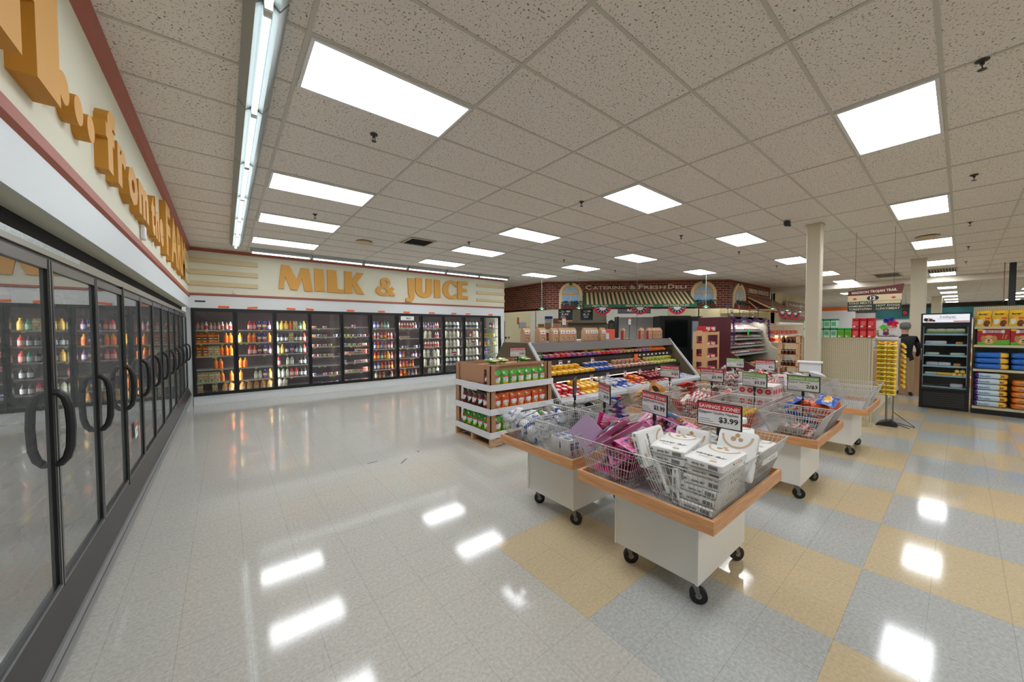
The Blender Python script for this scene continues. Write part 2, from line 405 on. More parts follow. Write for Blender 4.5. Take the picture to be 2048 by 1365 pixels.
# ---------------------------------------------------------------- ceiling lights
def m_diffuser():
    m = bpy.data.materials.new('lit_diffuser'); m.use_nodes = True; nt = m.node_tree; nt.nodes.clear()
    o = N(nt, 'OutputMaterial'); e = N(nt, 'Emission'); e.inputs[0].default_value = (.93, .965, 1, 1); e.inputs[1].default_value = TROFFER
    nt.links.new(e.outputs[0], o.inputs[0]); return m
DIFF = m_diffuser()
def mk_troffer():
    r = thing('ceiling_light', '', 'ceiling light')
    f = MB(); w, d = 1.18, .585
    for (a, b, c, e) in ((0, 0, w, .022), (0, d-.022, w, d), (0, .022, .022, d-.022), (w-.022, .022, w, d-.022)): f.box(a, b, -.008, c, e, .01, WHITE)
    f.build('frame', r)
    MB().box(.022, .022, -.002, w-.022, d-.022, .006, DIFF).build('diffuser', r)
    return r
TR = Proto(mk_troffer)
rows = {0: 'row beside the freezers', 3: 'second row from the freezers', 6: 'third row from the freezers', 9: 'fourth row from the freezers', 12: 'fifth row from the freezers', 15: 'last row before the beam'}
for i in (0, 3, 6, 9, 12, 15):
    k = 0
    for j in (10, 7, 4, 0, -4, -8, -12):
        x, y = .448+1.2192*i+.02, 2.568+.6096*j+.012
        if x > 9.4 and y > 6.6: continue
        if i == 15: x -= .35
        if i >= 12 and j >= 4: continue
        TR.put((x, y, CH-.012), 0, 'lit ceiling panel, %s, %s' % (rows[i], ('nearest the deepest wall', 'second one out from it', 'third one out', 'fourth one out', 'fifth one out', 'sixth one out', 'seventh one out')[k]), 'ceiling light', 'recessed ceiling panels'); k += 1
for (x, y, l) in ((11.9, 9.6, 'added fill light panel inside the deli kitchen, above the hood'), (13.6, 8.4, 'added fill light panel inside the deli kitchen, above the counter'), (15.6, 6.6, 'added fill light panel inside the deli kitchen, over the meat room end'), (10.6, 11.6, 'added fill light panel inside the deli kitchen, by the yellow wall'), (18.3, 6.3, 'added fill light panel behind the fresh meats wall')): TR.put((x, y, CH-.02), 0, l, 'ceiling light', 'added fill lights behind the deli soffit')  # unseen panels added to brighten the deli behind the soffit
for k, x in enumerate((24.9, 28.4, 31.9, 35.4, 38.9)):
    for (y, nm) in ((.15, 'over the pet food fridge'), (-2.3, 'beyond the black hanging pole'), (3.4, 'toward the orange band wall')):
        TR.put((x, y, CH-.012), 0, 'ceiling panel past the beam, row %s, %s going away' % (nm, ('first', 'second', 'third', 'fourth', 'fifth')[k]), 'ceiling light', 'ceiling panels past the beam')
TUBEM = mat((236, 246, 250), .5, emit=TUBE)
def mk_strip():
    r = thing('strip_light', '', 'strip light')
    m = MB(); hs = mat((158, 166, 166), .45)
    m.prism([(-.03, 0), (.03, 0), (.055, -.02), (.105, .055), (.10, .06), (-.10, .06), (-.105, .055), (-.055, -.02)], .0, 1.19, hs, 'y'); m.build('housing', r)
    MB().cyl((0, .03, -.032), (0, 1.16, -.032), .019, TUBEM, 10).build('tube', r, True)
    for y in (.008, 1.165): MB().box(-.02, y, -.055, .02, y+.018, -.005, WHITE).build('lamp_holder', r)
    return r
ST = Proto(mk_strip)
nm = ['first', 'second', 'third', 'fourth', 'fifth', 'sixth', 'seventh', 'eighth', 'ninth']
for k in range(9): ST.put((.226, -1.2+1.207*k, CH-.062), 0, 'bare tube strip light along the freezers, %s of the run toward the lettered wall' % nm[k], 'strip light', 'strip lights along the freezers')
for k in range(6): ST.put((.5+1.225*k+1.19, 10.0, CH-.062), PI/2, 'bare tube strip light over the milk lettering, %s of the run from the freezer corner' % nm[k], 'strip light', 'strip lights over the back wall')
def mk_sprinkler():
    r = thing('fire_sprinkler', '', 'sprinkler')
    bm = mat((70, 66, 60), .4, .6)
    MB().lathe([(.035, 0), (.034, -.006), (.012, -.012), (.011, -.03)], bm, 12).build('escutcheon', r)
    m = MB().box(-.014, -.003, -.062, -.010, .003, -.028, bm).box(.010, -.003, -.062, .014, .003, -.028, bm).lathe([(.022, -.066), (.022, -.062)], bm, 10); m.build('deflector', r)
    return r
SP = Proto(mk_sprinkler)
for (x, y, nm_) in ((1.142, 3.504, 'beside the first big panel'), (4.07, 3.47, 'in front of the second row of panels'), (1.164, 6.46, 'between the second and third panels by the freezers'), (7.07, 3.49, 'over the baskets'), (4.122, -.05, 'beyond the panel near the store front'), (7.1, -.056, 'second in line toward the fridge'), (10.17, -.055, 'third in the line toward the pet fridge'), (13.15, -.06, 'fourth in the line toward the pet fridge'), (16.04, -.04, 'fifth in that line, near the beam'), (9.62, 3.35, 'above the black cooler'), (9.545, 6.78, 'in front of the deli lettering'), (4.05, 6.5, 'near the ceiling vent'), (7.05, 6.6, 'over the deli case'), (12.6, 3.4, 'near the meat sign'), (15.6, 3.3, 'far, before the beam')):
    SP.put((x, y, CH-.006), 0, 'dark fire sprinkler head '+nm_, 'sprinkler', 'ceiling sprinklers')
for (x, y, l) in ((2.31, 7.81, 'round beige detector on the ceiling near the vent'), (11.03, .46, 'round beige detector on the ceiling above the pet food fridge'), (8.9, 7.6, 'round beige detector on the ceiling before the brick wall')):
    tag(MB().lathe([(.10, 0), (.16, -.012), (.17, -.03), (.12, -.045), (.02, -.05)], mat((206, 186, 150), .6), 20).build('ceiling_detector', None, True, (x, y, CH-.005)), l, 'smoke detector')
def vent(x0, y0, x1, y1, l):
    r = thing('ceiling_vent', l, 'air vent', (x0, y0, CH-.01)); w, d = x1-x0, y1-y0
    m = MB()
    for (a, b, c, e) in ((0, 0, w, .04), (0, d-.04, w, d), (0, .04, .04, d-.04), (w-.04, .04, w, d-.04)): m.box(a, b, -.012, c, e, 0, mat((196, 186, 170), .6))
    m.build('frame', r)
    m = MB().box(.04, .04, -.003, w-.04, d-.04, 0, mat((50, 46, 42), .8)); m.build('backing', r)
    m = MB(); k = 0
    while .08+k*.06 < d-.05: m.quad((.05, .06+k*.06, -.012), (w-.05, .06+k*.06, -.012), (w-.05, .085+k*.06, -.004), (.05, .085+k*.06, -.004), mat((176, 166, 150), .6)); k += 1
    m.build('slat', r)
vent(2.886+.05, 6.85, 3.49, 7.42, 'square louvred air vent in the ceiling between the light rows')
vent(17.3, 1.3, 18.5, 1.95, 'dark air vent in the ceiling before the beam'); vent(17.3, .1, 18.5, .75, 'second dark air vent before the beam, beside a light panel')
# ---------------------------------------------------------------- letters on the walls
def poly_letter(parent, polys, x, z, sx, sz, y, depth, face, side, plane='back'):
    m = MB()
    for q_, p in enumerate(polys):
        pts = [(x+a*sx, z+b*sz) for a, b in p]; k = len(pts); y0 = y-.0006*q_
        m.add([(a, y0, b) for a, b in pts]+[(a, y+depth, b) for a, b in pts], [tuple(range(k))]+[(i, (i+1) % k, (i+1) % k+k, i+k) for i in range(k)], [face]+[side]*k)
    m.build('letter', parent)
def arc(cx, cz, rx, rz, a0, a1, n=14):
    return [(cx+rx*math.cos(math.radians(a0+(a1-a0)*i/n)), cz+rz*math.sin(math.radians(a0+(a1-a0)*i/n))) for i in range(n+1)]
def ring(cx, cz, RX, RZ, rx, rz, a0, a1, n=14): return arc(cx, cz, RX, RZ, a0, a1, n)+arc(cx, cz, rx, rz, a1, a0, n)
LET = {
 'M': [[(0, .02), (.09, 1), (.32, .98), (.53, .42), (.66, .93), (.90, .92), (1, -.03), (.75, -.03), (.68, .50), (.54, 0), (.34, 0), (.19, .52), (.15, .02)]],
 'I': [[(0, 1), (.94, .98), (1, 0), (.04, 0)]],
 'L': [[(0, 1), (.56, .98), (.60, .17), (.60, 0), (0, 0)], [(.60, 0), (1, -.02), (.98, .15), (.60, .17)]],
 'K': [[(0, 1), (.36, 1), (.37, .60), (.64, .99), (.98, .98), (.62, .53), (1, -.02), (.61, 0), (.37, .44), (.38, 0), (0, 0)]],
 'U': [[(0, 1), (.40, 1), (.40, .34), (0, .34)], [(.62, 1), (1, 1), (1, .34), (.62, .34)], ring(.5, .36, .5, .38, .12, .14, 180, 360)],
 'J': [[(.25, 1), (1, 1), (.98, .10), (.32, .10)], ring(.40, .1, .58, .38, .0, .16, 270, 360)+[], [(.40, -.28), (.0, -.26), (0, -.12), (.16, -.06), (.40, -.06)]],
 'C': [ring(.62, .5, .62, .52, .22, .36, 70, 290, 20), [(.83, .99), (1, .92), (1, .66), (.695, .84)], [(.83, .01), (1, .08), (1, .3), (.695, .16)]],
 'E': [[(0, 0), (.42, 0), (.42, 1), (0, 1)], [(.42, 1), (1, 1), (.98, .82), (.42, .82)], [(.42, .6), (.9, .58), (.9, .42), (.42, .42)], [(.42, .19), (1, .17), (1, 0), (.42, 0)]],
 '&': [ring(.5, .75, .26, .26, .10, .10, 0, 360, 24), ring(.40, .27, .40, .30, .17, .13, 40, 330, 24), [(.30, .66), (.50, .62), (1.0, .06), (.98, -.02), (.74, 0)], [(.62, .26), (.84, .50), (.98, .40), (.76, .14)]]}
sg = thing('wall_lettering', 'large gold raised letters reading MILK & JUICE on the cream wall above the cooler doors', 'wall sign', (0, 10.62, 0))
for ch, x0, x1, z0, z1 in (('M', 1.07, 1.82, 2.70, 3.31), ('I', 1.86, 2.10, 2.70, 3.29), ('L', 2.17, 2.57, 2.69, 3.29), ('K', 2.60, 3.12, 2.69, 3.29), ('&', 3.44, 4.0, 2.69, 3.20), ('J', 4.33, 4.62, 2.69, 3.26), ('U', 4.65, 5.21, 2.70, 3.29), ('I', 5.28, 5.505, 2.71, 3.29), ('C', 5.58, 6.10, 2.70, 3.30), ('E', 6.14, 6.54, 2.71, 3.31)):
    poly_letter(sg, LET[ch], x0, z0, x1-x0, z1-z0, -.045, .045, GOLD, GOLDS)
# letters along the freezer wall
def wall_word(word, y0, y1, z0, h, depth, bold, name, label):
    r = thing('wall_lettering', label, 'wall sign', (-.6, y0, z0))
    W = []; x = 0
    for c in word:
        v, f = text_geo(c, bold, 0, .5); a, b = min(p[0] for p in v), max(p[0] for p in v); W.append((c, x, a, b)); x += (b-a)+.07
    tot = x-.07; k = (y1-y0)/tot
    for c, x, a, b in W:
        v, f = text_geo(c, bold, 0, .5); m = MB()
        sz = h/.72
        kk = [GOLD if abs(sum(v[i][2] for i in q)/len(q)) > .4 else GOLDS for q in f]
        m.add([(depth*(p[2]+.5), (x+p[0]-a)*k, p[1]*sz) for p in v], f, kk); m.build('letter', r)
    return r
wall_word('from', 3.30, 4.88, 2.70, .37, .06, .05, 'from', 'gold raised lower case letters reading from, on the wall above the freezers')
wall_word('the', 5.05, 5.95, 2.68, .40, .06, .05, 'the', 'gold raised lower case letters reading the, on the wall above the freezers')
wall_word('FARM', 6.25, 9.1, 2.66, .64, .06, .035, 'FARM', 'large gold raised capitals reading FARM at the far end of the freezer wall')
r = thing('wall_lettering', 'three gold raised dots between the words on the freezer wall', 'wall sign', (-.6, 2.5, 2.7))
for y in (.05, .26, .47): MB().add([(.06, y+.07*math.cos(t), .06+.07*math.sin(t)) for t in [2*PI*i/24 for i in range(24)]]+[(0, y+.07*math.cos(t), .06+.07*math.sin(t)) for t in [2*PI*i/24 for i in range(24)]], [tuple(range(24))]+[(i, (i+1) % 24, (i+1) % 24+24, i+24) for i in range(24)], [GOLD]+[GOLDS]*24).build('letter', r)
r = thing('wall_lettering', 'very large gold raised capital at the camera end of the freezer wall', 'wall sign', (-.6, 1.5, 2.62))
m = MB()
def slab(m, pts, d=.075):
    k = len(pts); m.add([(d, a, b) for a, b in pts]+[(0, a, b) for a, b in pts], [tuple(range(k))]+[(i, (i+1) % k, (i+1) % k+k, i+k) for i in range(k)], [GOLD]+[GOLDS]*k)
slab(m, [(.30, 0), (.55, 0), (.55, .27), (.68, .27), (.68, 0), (.93, 0), (.93, .72), (.68, .72), (.68, .44), (.55, .44), (.55, .72), (.30, .72)]); m.build('letter', r)
m = MB(); slab(m, [(-.35, 0), (.2, 0), (.2, .14), (-.1, .14), (-.1, .3), (.15, .3), (.15, .44), (-.1, .44), (-.1, .58), (.2, .58), (.2, .72), (-.35, .72)]); m.build('letter', r)
tag(MB().rbox(-.598, 4.83, 2.535, -.565, 4.93, 2.66, WHITE, .006).build('wall_box'), 'small white alarm box on the wall under the word from', 'wall box')
tag(MB().rbox(.17, 10.585, 2.53, .23, 10.62, 2.60, WHITE, .006).build('wall_box'), 'tiny white sensor box low on the cream back wall left of the big letters', 'wall box')
tag(MB().rbox(-.50, 10.60, 2.31, -.32, 10.615, 2.345, mat((60, 66, 68), .5), .004).build('thermometer_strip'), 'short dark thermometer strip on the white panel in the corner', 'thermometer')
# ================================================================ milk and juice cooler on the back wall
DX = [-.55, .20, .968, 1.735, 2.515, 3.285, 4.06, 4.84, 5.61, 6.385, 7.16, 7.93]
ck = thing('display_cooler', 'long walk-in cooler with eleven black framed glass doors under the gold letters', 'display cooler', (0, 10.62, 0))
DK = mat((26, 28, 30), .35)
m = MB(); m.box(-.58, .0, .0, 8.12, .16, .2, mat((222, 226, 228), .4)); m.box(7.96, -.01, .0, 8.12, .16, 2.18, mat((222, 226, 228), .4)); m.box(-.65, -.0, 0, -.57, .2, 2.18, mat((206, 210, 210), .5)); m.build('base', ck)
m = MB()
m.box(-.57, -.012, .2, 7.96, .10, .255, DK); m.box(-.57, -.012, 2.115, 7.96, .10, 2.178, DK)
for x in DX: m.box(x-.03 if x > -.5 else x-.02, -.012, .255, x+.03, .10, 2.115, DK)
m.build('frame', ck)
m = MB(); m.box(-.6, 1.0, .2, 8.0, 1.05, 2.34, mat((112, 98, 98), .8)); m.box(-.6, .1, .16, 8.0, 1.3, .2, mat((160, 164, 166), .5)); m.box(-.6, .1, 2.3, 8.0, 1.3, 2.34, mat((150, 140, 136), .7)); m.build('cabinet', ck)
def door(parent, x0, x1, flip):
    w = x1-x0; r = MB(); a, b = .035, .04
    r.box(x0+.012, -.045, .235, x0+.012+a, -.012, 2.14, DK); r.box(x1-.012-a, -.045, .235, x1-.012, -.012, 2.14, DK)
    r.box(x0+.012+a, -.045, .235, x1-.012-a, -.012, .235+b, DK); r.box(x0+.012+a, -.045, 2.14-b, x1-.012-a, -.012, 2.14, DK)
    d = r.build('door', parent)
    MB().quad((x0+.04, -.03, .27), (x1-.04, -.03, .27), (x1-.04, -.03, 2.105), (x0+.04, -.03, 2.105), GLASS).build('glass_pane', d)
    hx = x0+.028 if flip else x1-.028
    MB().tube([(hx, -.045, 1.05), (hx, -.085, 1.06), (hx, -.10, 1.2), (hx, -.085, 1.34), (hx, -.045, 1.35)], .011, BLACK, 6).build('handle', d, True)
for i in range(11): door(ck, DX[i], DX[i+1], i % 2)
LED = mat((244, 250, 255), .5, emit=CASE_LED)
m = MB()
for x in DX[1:]: m.box(x-.012, .11, .3, x+.012, .125, 2.08, LED)
m.build('light_strip', ck)
SH = [[1.69, 1.39, 1.09, .79, .49, .215]]*3+[[1.73, 1.50, 1.24, .97, .73, .46, .215], [1.77, 1.50, 1.24, 1.01, .76, .49, .215]]+[[1.73, 1.42, 1.12, .81, .51, .215]]*6
RAIL = mat((214, 214, 200), .5); SHM = mat((176, 178, 176), .4, .3); TAGM = mat((226, 232, 190), .6); TAGY = mat((238, 220, 60), .6)
rnd = random.Random(5)
for i in range(11):
    m = MB(); t = MB()
    for z in SH[i][:-1]:
        m.box(DX[i]+.03, .12, z-.028, DX[i+1]-.03, .72, z-.016, SHM); m.box(DX[i]+.03, .105, z-.034, DX[i+1]-.03, .12, z-.002, RAIL)
        for k in range(rnd.randint(1, 3)):
            x = DX[i]+.08+rnd.random()*.52; t.box(x, .099, z-.055, x+.045, .104, z-.004, TAGY if rnd.random() < .3 else TAGM)
    sh = m.build('shelf', ck); t.build('price_tag', sh)
# --- product shapes (width, depth, height are real)
def mk_bottle(h, r, body, lab, cap, neck=.35, sq=0, nseg=12, obj='juice_bottle'):
    m = MB(); c1 = mat(body, .25, coat=.4); c2 = mat(lab, .45); c3 = mat(cap, .4)
    m.lathe([(r*.92, 0), (r, .01), (r, h*.16), (r, h*.55), (r, h*.64), (r*.75, h*.76), (r*neck, h*.86), (r*neck, h*.9), (r*neck*1.15, h*.9), (r*neck*1.15, h)], [c1, c1, c2, c1, c1, c1, c1, c3, c3], nseg, sq=sq)
    return m.build(obj, None, True)
def mk_jug(h, r, body, lab, cap, obj='milk_jug'):
    m = MB(); c1 = mat(body, .4); c2 = mat(lab, .5); c3 = mat(cap, .4)
    m.lathe([(r*.9, 0), (r, .015), (r, h*.2), (r, h*.5), (r*.98, h*.58), (r*.62, h*.8), (r*.28, h*.93), (r*.28, h*.94), (r*.30, h*.94), (r*.30, h)], [c1, c1, c2, c1, c1, c1, c1, c3, c3], 12, sq=.55)
    m.tube([(r*.35, 0-r*.2, h*.86), (r*.95, -r*.2, h*.78), (r*1.0, -r*.2, h*.6), (r*.9, -r*.2, h*.48)], .012, c1, 6)
    return m.build(obj, None, True)
def mk_carton(w, h, c, c2, c3, obj='juice_carton'):
    m = MB(); a, b, d = mat(c, .4), mat(c2, .4), mat(c3, .4); g = h*.80
    m.rbox(-w/2, -w/2, 0, w/2, w/2, g, a, .003)
    m.prism([(-w/2, g), (w/2, g), (0, h*.93)], -w/2, w/2, a, 'x'); m.box(-w/2, -.003, h*.93-.01, w/2, .003, h, a)
    m.box(-w*.42, -w/2-.0015, g*.42, w*.42, -w/2, g*.78, b); m.disc((0, -w/2-.002, g*.24), w*.26, g*.13, d)
    m.box(-w*.32, -w/2-.002, g*.52, w*.32, -w/2-.001, g*.66, WHITE); m.cyl((0, -w*.12, h*.86), (0, -w*.25, h*.93), .014, b, 8)
    return m.build(obj)
def mk_tub(r, h, c, lid, obj='dairy_tub'):
    m = MB(); m.lathe([(r*.84, 0), (r*.98, h*.88), (r*1.04, h*.88), (r*1.04, h)], [mat(c, .4), mat(lid, .4), mat(lid, .4)], 14)
    m.disc((0, -r*.93-.001, h*.45), r*.5, h*.25, mat(lid, .4))
    return m.build(obj, None, True)
def mk_pack(w, d, h, c, c2, obj='snack_box', c3=None):
    m = MB(); m.rbox(-w/2, -d/2, 0, w/2, d/2, h, mat(c, .4), .003)
    m.box(-w*.4, -d/2-.0015, h*.45, w*.4, -d/2, h*.82, mat(c2, .4)); m.disc((w*.1, -d/2-.002, h*.28), w*.25, h*.14, mat(c3 or c2, .4)); m.box(-w*.35, -d*.35, h, w*.35, d*.35, h+.001, mat(c2, .4))
    return m.build(obj)
PR = {}
def prod(key, make, w, what, cat):
    PR[key] = (Proto(make), w, what, cat)
prod('s', lambda: mk_bottle(.20, .032, (196, 120, 90), (214, 170, 160), (60, 110, 60)), .082, 'small pinkish drink bottle', 'drink bottle')
prod('w', lambda: mk_bottle(.20, .032, (230, 226, 220), (226, 90, 90), (230, 230, 230)), .082, 'small white drink bottle', 'drink bottle')
prod('O', lambda: mk_carton(.095, .245, (244, 132, 30), (30, 34, 40), (250, 190, 60)), .125, 'dark labelled orange juice carton', 'juice carton')
prod('G', lambda: mk_carton(.095, .235, (206, 214, 160), (232, 120, 60), (120, 170, 70)), .125, 'pale green juice carton', 'juice carton')
prod('o', lambda: mk_bottle(.24, .045, (250, 146, 20), (246, 110, 40), (250, 130, 20)), .102, 'orange juice bottle', 'juice bottle')
prod('y', lambda: mk_bottle(.24, .045, (238, 178, 40), (250, 216, 120), (250, 190, 30)), .102, 'yellow juice bottle', 'juice bottle')
prod('B', lambda: mk_carton(.095, .23, (40, 66, 150), (240, 180, 50), (236, 110, 40)), .12, 'blue and orange juice carton', 'juice carton')
prod('r', lambda: mk_bottle(.23, .045, (216, 60, 60), (240, 190, 180), (220, 40, 50)), .102, 'red juice bottle', 'juice bottle')
prod('p', lambda: mk_bottle(.23, .042, (110, 36, 70), (230, 210, 220), (60, 40, 90)), .1, 'dark purple juice bottle', 'juice bottle')
prod('d', lambda: mk_bottle(.22, .04, (52, 44, 50), (224, 224, 224), (30, 30, 34)), .095, 'dark tea bottle, white label', 'tea bottle')
prod('t', lambda: mk_bottle(.22, .04, (60, 160, 130), (220, 240, 230), (40, 120, 90)), .095, 'teal green drink bottle', 'drink bottle')
prod('c', lambda: mk_bottle(.23, .04, (204, 206, 170), (236, 236, 220), (60, 130, 70)), .095, 'pale lemonade bottle', 'drink bottle')
prod('J', lambda: mk_jug(.245, .055, (214, 150, 76), (232, 200, 150), (226, 120, 40), 'juice_jug'), .15, 'amber handled juice jug', 'juice jug')
prod('M', lambda: mk_jug(.25, .052, (232, 228, 204), (216, 208, 180), (196, 60, 60)), .14, 'cream milk jug, red cap', 'milk jug')
prod('m', lambda: mk_jug(.25, .052, (228, 226, 206), (90, 96, 120), (60, 80, 150)), .14, 'cream milk jug, dark label', 'milk jug')
prod('q', lambda: mk_bottle(.20, .034, (232, 224, 206), (214, 80, 70), (204, 40, 50), .6), .085, 'slim white creamer bottle', 'creamer bottle')
prod('e', lambda: mk_bottle(.22, .042, (204, 40, 40), (250, 170, 50), (220, 30, 40), .7), .098, 'red and yellow creamer bottle', 'creamer bottle')
prod('f', lambda: mk_bottle(.22, .042, (52, 80, 160), (210, 220, 240), (200, 36, 40), .7), .098, 'blue creamer bottle, red cap', 'creamer bottle')
prod('g', lambda: mk_bottle(.22, .042, (130, 62, 52), (226, 180, 140), (190, 40, 40), .7), .098, 'brown creamer bottle', 'creamer bottle')
prod('T', lambda: mk_tub(.052, .075, (236, 236, 236), (204, 60, 70)), .12, 'white tub with a red lid', 'dairy tub')
prod('U', lambda: mk_tub(.052, .075, (226, 232, 170), (150, 180, 90)), .12, 'pale green tub', 'dairy tub')
prod('V', lambda: mk_tub(.06, .085, (232, 232, 236), (70, 70, 130)), .135, 'white tub with a blue lid', 'dairy tub')
prod('X', lambda: mk_pack(.13, .09, .07, (228, 226, 214), (206, 90, 70), 'cheese_box', (240, 190, 60)), .14, 'flat white and red dairy box', 'dairy box')
prod('H', lambda: mk_pack(.10, .09, .12, (240, 210, 80), (90, 160, 70), 'drink_pack', (80, 130, 200)), .115, 'yellow drink pack', 'drink pack')
prod('N', lambda: mk_pack(.13, .09, .13, (230, 170, 140), (200, 90, 80), 'drink_pack'), .14, 'salmon pink drink pack', 'drink pack')
prod('P', lambda: mk_bottle(.20, .036, (110, 90, 150), (210, 206, 230), (240, 240, 240)), .09, 'violet yogurt drink bottle', 'drink bottle')
FILL = {
 0: ['sswssswsw', 'OOOO oo', 'OOGGooo', '   oo  ', 'GGGGo o', 'G  G JJ'],
 1: ['  rrBBp', 'y ooBBo', '  rrBBp', 'oo     ', 'o  ccBy', 'JJJJJ'],
 2: ['cyyoGty', 'dddGddr', 'cydBdtr', 'r cc dd', 'cccrrdd', 'MM     '],
 3: ['X T', 'XVT V', 'TTTU', 'TTUX', '     ', 'V TTT', '  VVV'],
 4: ['  T  ', 'UUTVT', 'VUUTX', 'XXTTN', 'V  TTX', 'UXUXTN', 'X XXX'],
 5: ['fffgtt ', 'gwqgeqq', 'rfefgpg', 'eeeteyg', 'fdfegge', 'eceg g'],
 6: ['wqqqqqqP', ' XXX   ', '  VT  V', 'efe  pp', 'egeege ', 'geogfg'],
 7: ['PPPwPPww', 'MMM ww', 'qqqqqqqq', ' MM MM', 'mM MMM', 'm MMm'],
 8: ['mmmmm', ' MMMM', 'MMMMM', 'MMMMM', 'mmmmm', ''],
 9: ['mmmmm', 'M  rMM', 'MMMMM', 'MMMMM', 'mmmmm', 'mmmm'],
 10: ['   pg', 'rHHHH', 'NNc H', 'gPPPH', 'PPPPPP', 'mm']}
ORD = ['first', 'second', 'third', 'fourth', 'fifth', 'sixth', 'seventh', 'eighth', 'ninth', 'tenth', 'eleventh']
def fill_row(s, x0, x1, y, z, where, grp, jit=.0, back=None):
    ws = [PR[c][1] if c != ' ' else .11 for c in s]
    tot = sum(ws); k = min(1.15, (x1-x0)/tot) if tot else 1; x = x0
    for c, w in zip(s, ws):
        w *= k
        if c != ' ' and x+w <= x1+.02:
            P, _, what, cat = PR[c]
            P.put((x+w/2, y+rnd.uniform(0, .02), z), rnd.uniform(-.12, .12), '%s, %s' % (what, where), cat, '%ss, %s' % (what, where))
        x += w
for i in range(11):
    for j, s in enumerate(FILL[i]):
        fill_row(s, DX[i]+.045, DX[i+1]-.05, 10.62+.22, SH[i][j]-.015 if j < len(SH[i])-1 else .203, '%s shelf down, %s door from the freezer corner' % (ORD[j], ORD[i]), '')
for i, (x, w, tl) in enumerate(((.0, .2, 0), (.42+.12, .2, .1), (1.33, .19, -.06), (1.75, .18, -.08), (2.75, .2, 0), (3.6, .2, 0), (4.36, .2, 0), (5.2, .2, 0), (6.0, .19, 0), (6.55, .18, 0), (7.5, .18, 0))):
    m = MB().rbox(-w/2, -.008, -.022, w/2, .0, .022, ORANGE, .002)
    o = m.build('orange_strip', None, False, (x, 10.612, 2.215)); o.rotation_euler = (0, -tl, 0)
    tag(o, 'fluorescent orange paper strip, %s from the freezer corner above the cooler doors' % ORD[i], 'paper strip', 'orange strips above the cooler doors')
for (i, z, w) in ((4, 1.12, .20), (8, .86, .2), (9, 1.2, .2)):
    m = MB().box(-w/2, -.004, -.07, w/2, 0, .07, PAPER).box(-w/2, -.006, .03, w/2, -.004, .07, RED).box(-.02, -.006, -.05, .07, -.004, -.01, mat((120, 120, 124), .6))
    tag(m.build('price_card', None, False, ((DX[i]+DX[i+1])/2+.06, 10.62+.08, z)), 'white and red price card inside the %s cooler door' % ORD[i], 'price card')
m = MB().box(0, -.004, 0, .42, 0, .12, PAPER)
text(m, 'MILK', (.25, -.006, .06), (1, 0, 0), (0, 0, 1), INK, h=.05, bold=.02)
tag(m.build('door_notice', None, False, (DX[6]+.1, 10.573, 1.97)), 'white notice strip at the top of the seventh cooler door', 'notice')
# ================================================================ freezer run on the left
fz = thing('freezer_case', 'long upright glass door freezer case along the left wall', 'freezer case', (-.65, 0, 0))
AL = mat((120, 122, 124), .35, .6); AL2 = mat((160, 160, 150), .4, .5); DARK = mat((40, 40, 44), .4); BUMP = mat((150, 152, 154), .35, .5)
Y0, Y1 = -1.95, 10.45
m = MB()
m.box(-1.3, Y0, .0, -.03, Y1+.1, .40, DARK); m.box(-1.35, Y0, 0, -1.25, Y1+.1, 2.05, mat((206, 212, 212), .6)); m.box(-1.3, Y0, 2.0, -.02, Y1+.1, 2.055, DARK)
m.box(-1.3, Y1, .4, .0, Y1+.13, 2.0, mat((200, 204, 204), .5)); m.build('cabinet', fz)
m = MB().prism([(.0, .43), (.0, .40), (-.02, .25), (.045, .21), (.06, .25), (.06, .27), (.012, .42)], Y0, Y1+.08, mat((58, 57, 60), .3, .2, noise=.3, nscale=4), 'y'); m.build('kick_plate', fz)
m = MB().prism([(.05, .285), (.046, .25), (.066, .245), (.074, .262), (.066, .285)], Y0, Y1+.06, BUMP, 'y').prism([(.02, .19), (.0, .09), (.035, .09), (.058, .17), (.05, .19)], Y0, Y1+.06, BUMP, 'y').box(-.05, Y0, .0, -.018, Y1+.05, .3, mat((150, 152, 148), .5)).prism([(.05, .24), (.05, .19), (.02, .19), (.02, .24)], Y0, Y1+.06, DARK, 'y'); m.build('bumper', fz)
m = MB().box(-.02, Y0, 2.022, .006, Y1+.05, 2.048, AL2).box(-.02, Y0, 2.048, .004, 3.2, 2.075, mat((176, 190, 192), .3, .3, noise=.5, nscale=60)).box(-.02, 3.2, 2.048, .004, Y1+.05, 2.075, AL2).box(-.04, Y0, 1.995, -.004, Y1+.05, 2.022, DARK); m.build('canopy_trim', fz)
EY = [2.70+.775*k for k in range(-6, 11)]
WORDS = ['behind the camera', 'behind the camera', 'behind the camera', 'beside the camera', 'beside the camera']+ORD
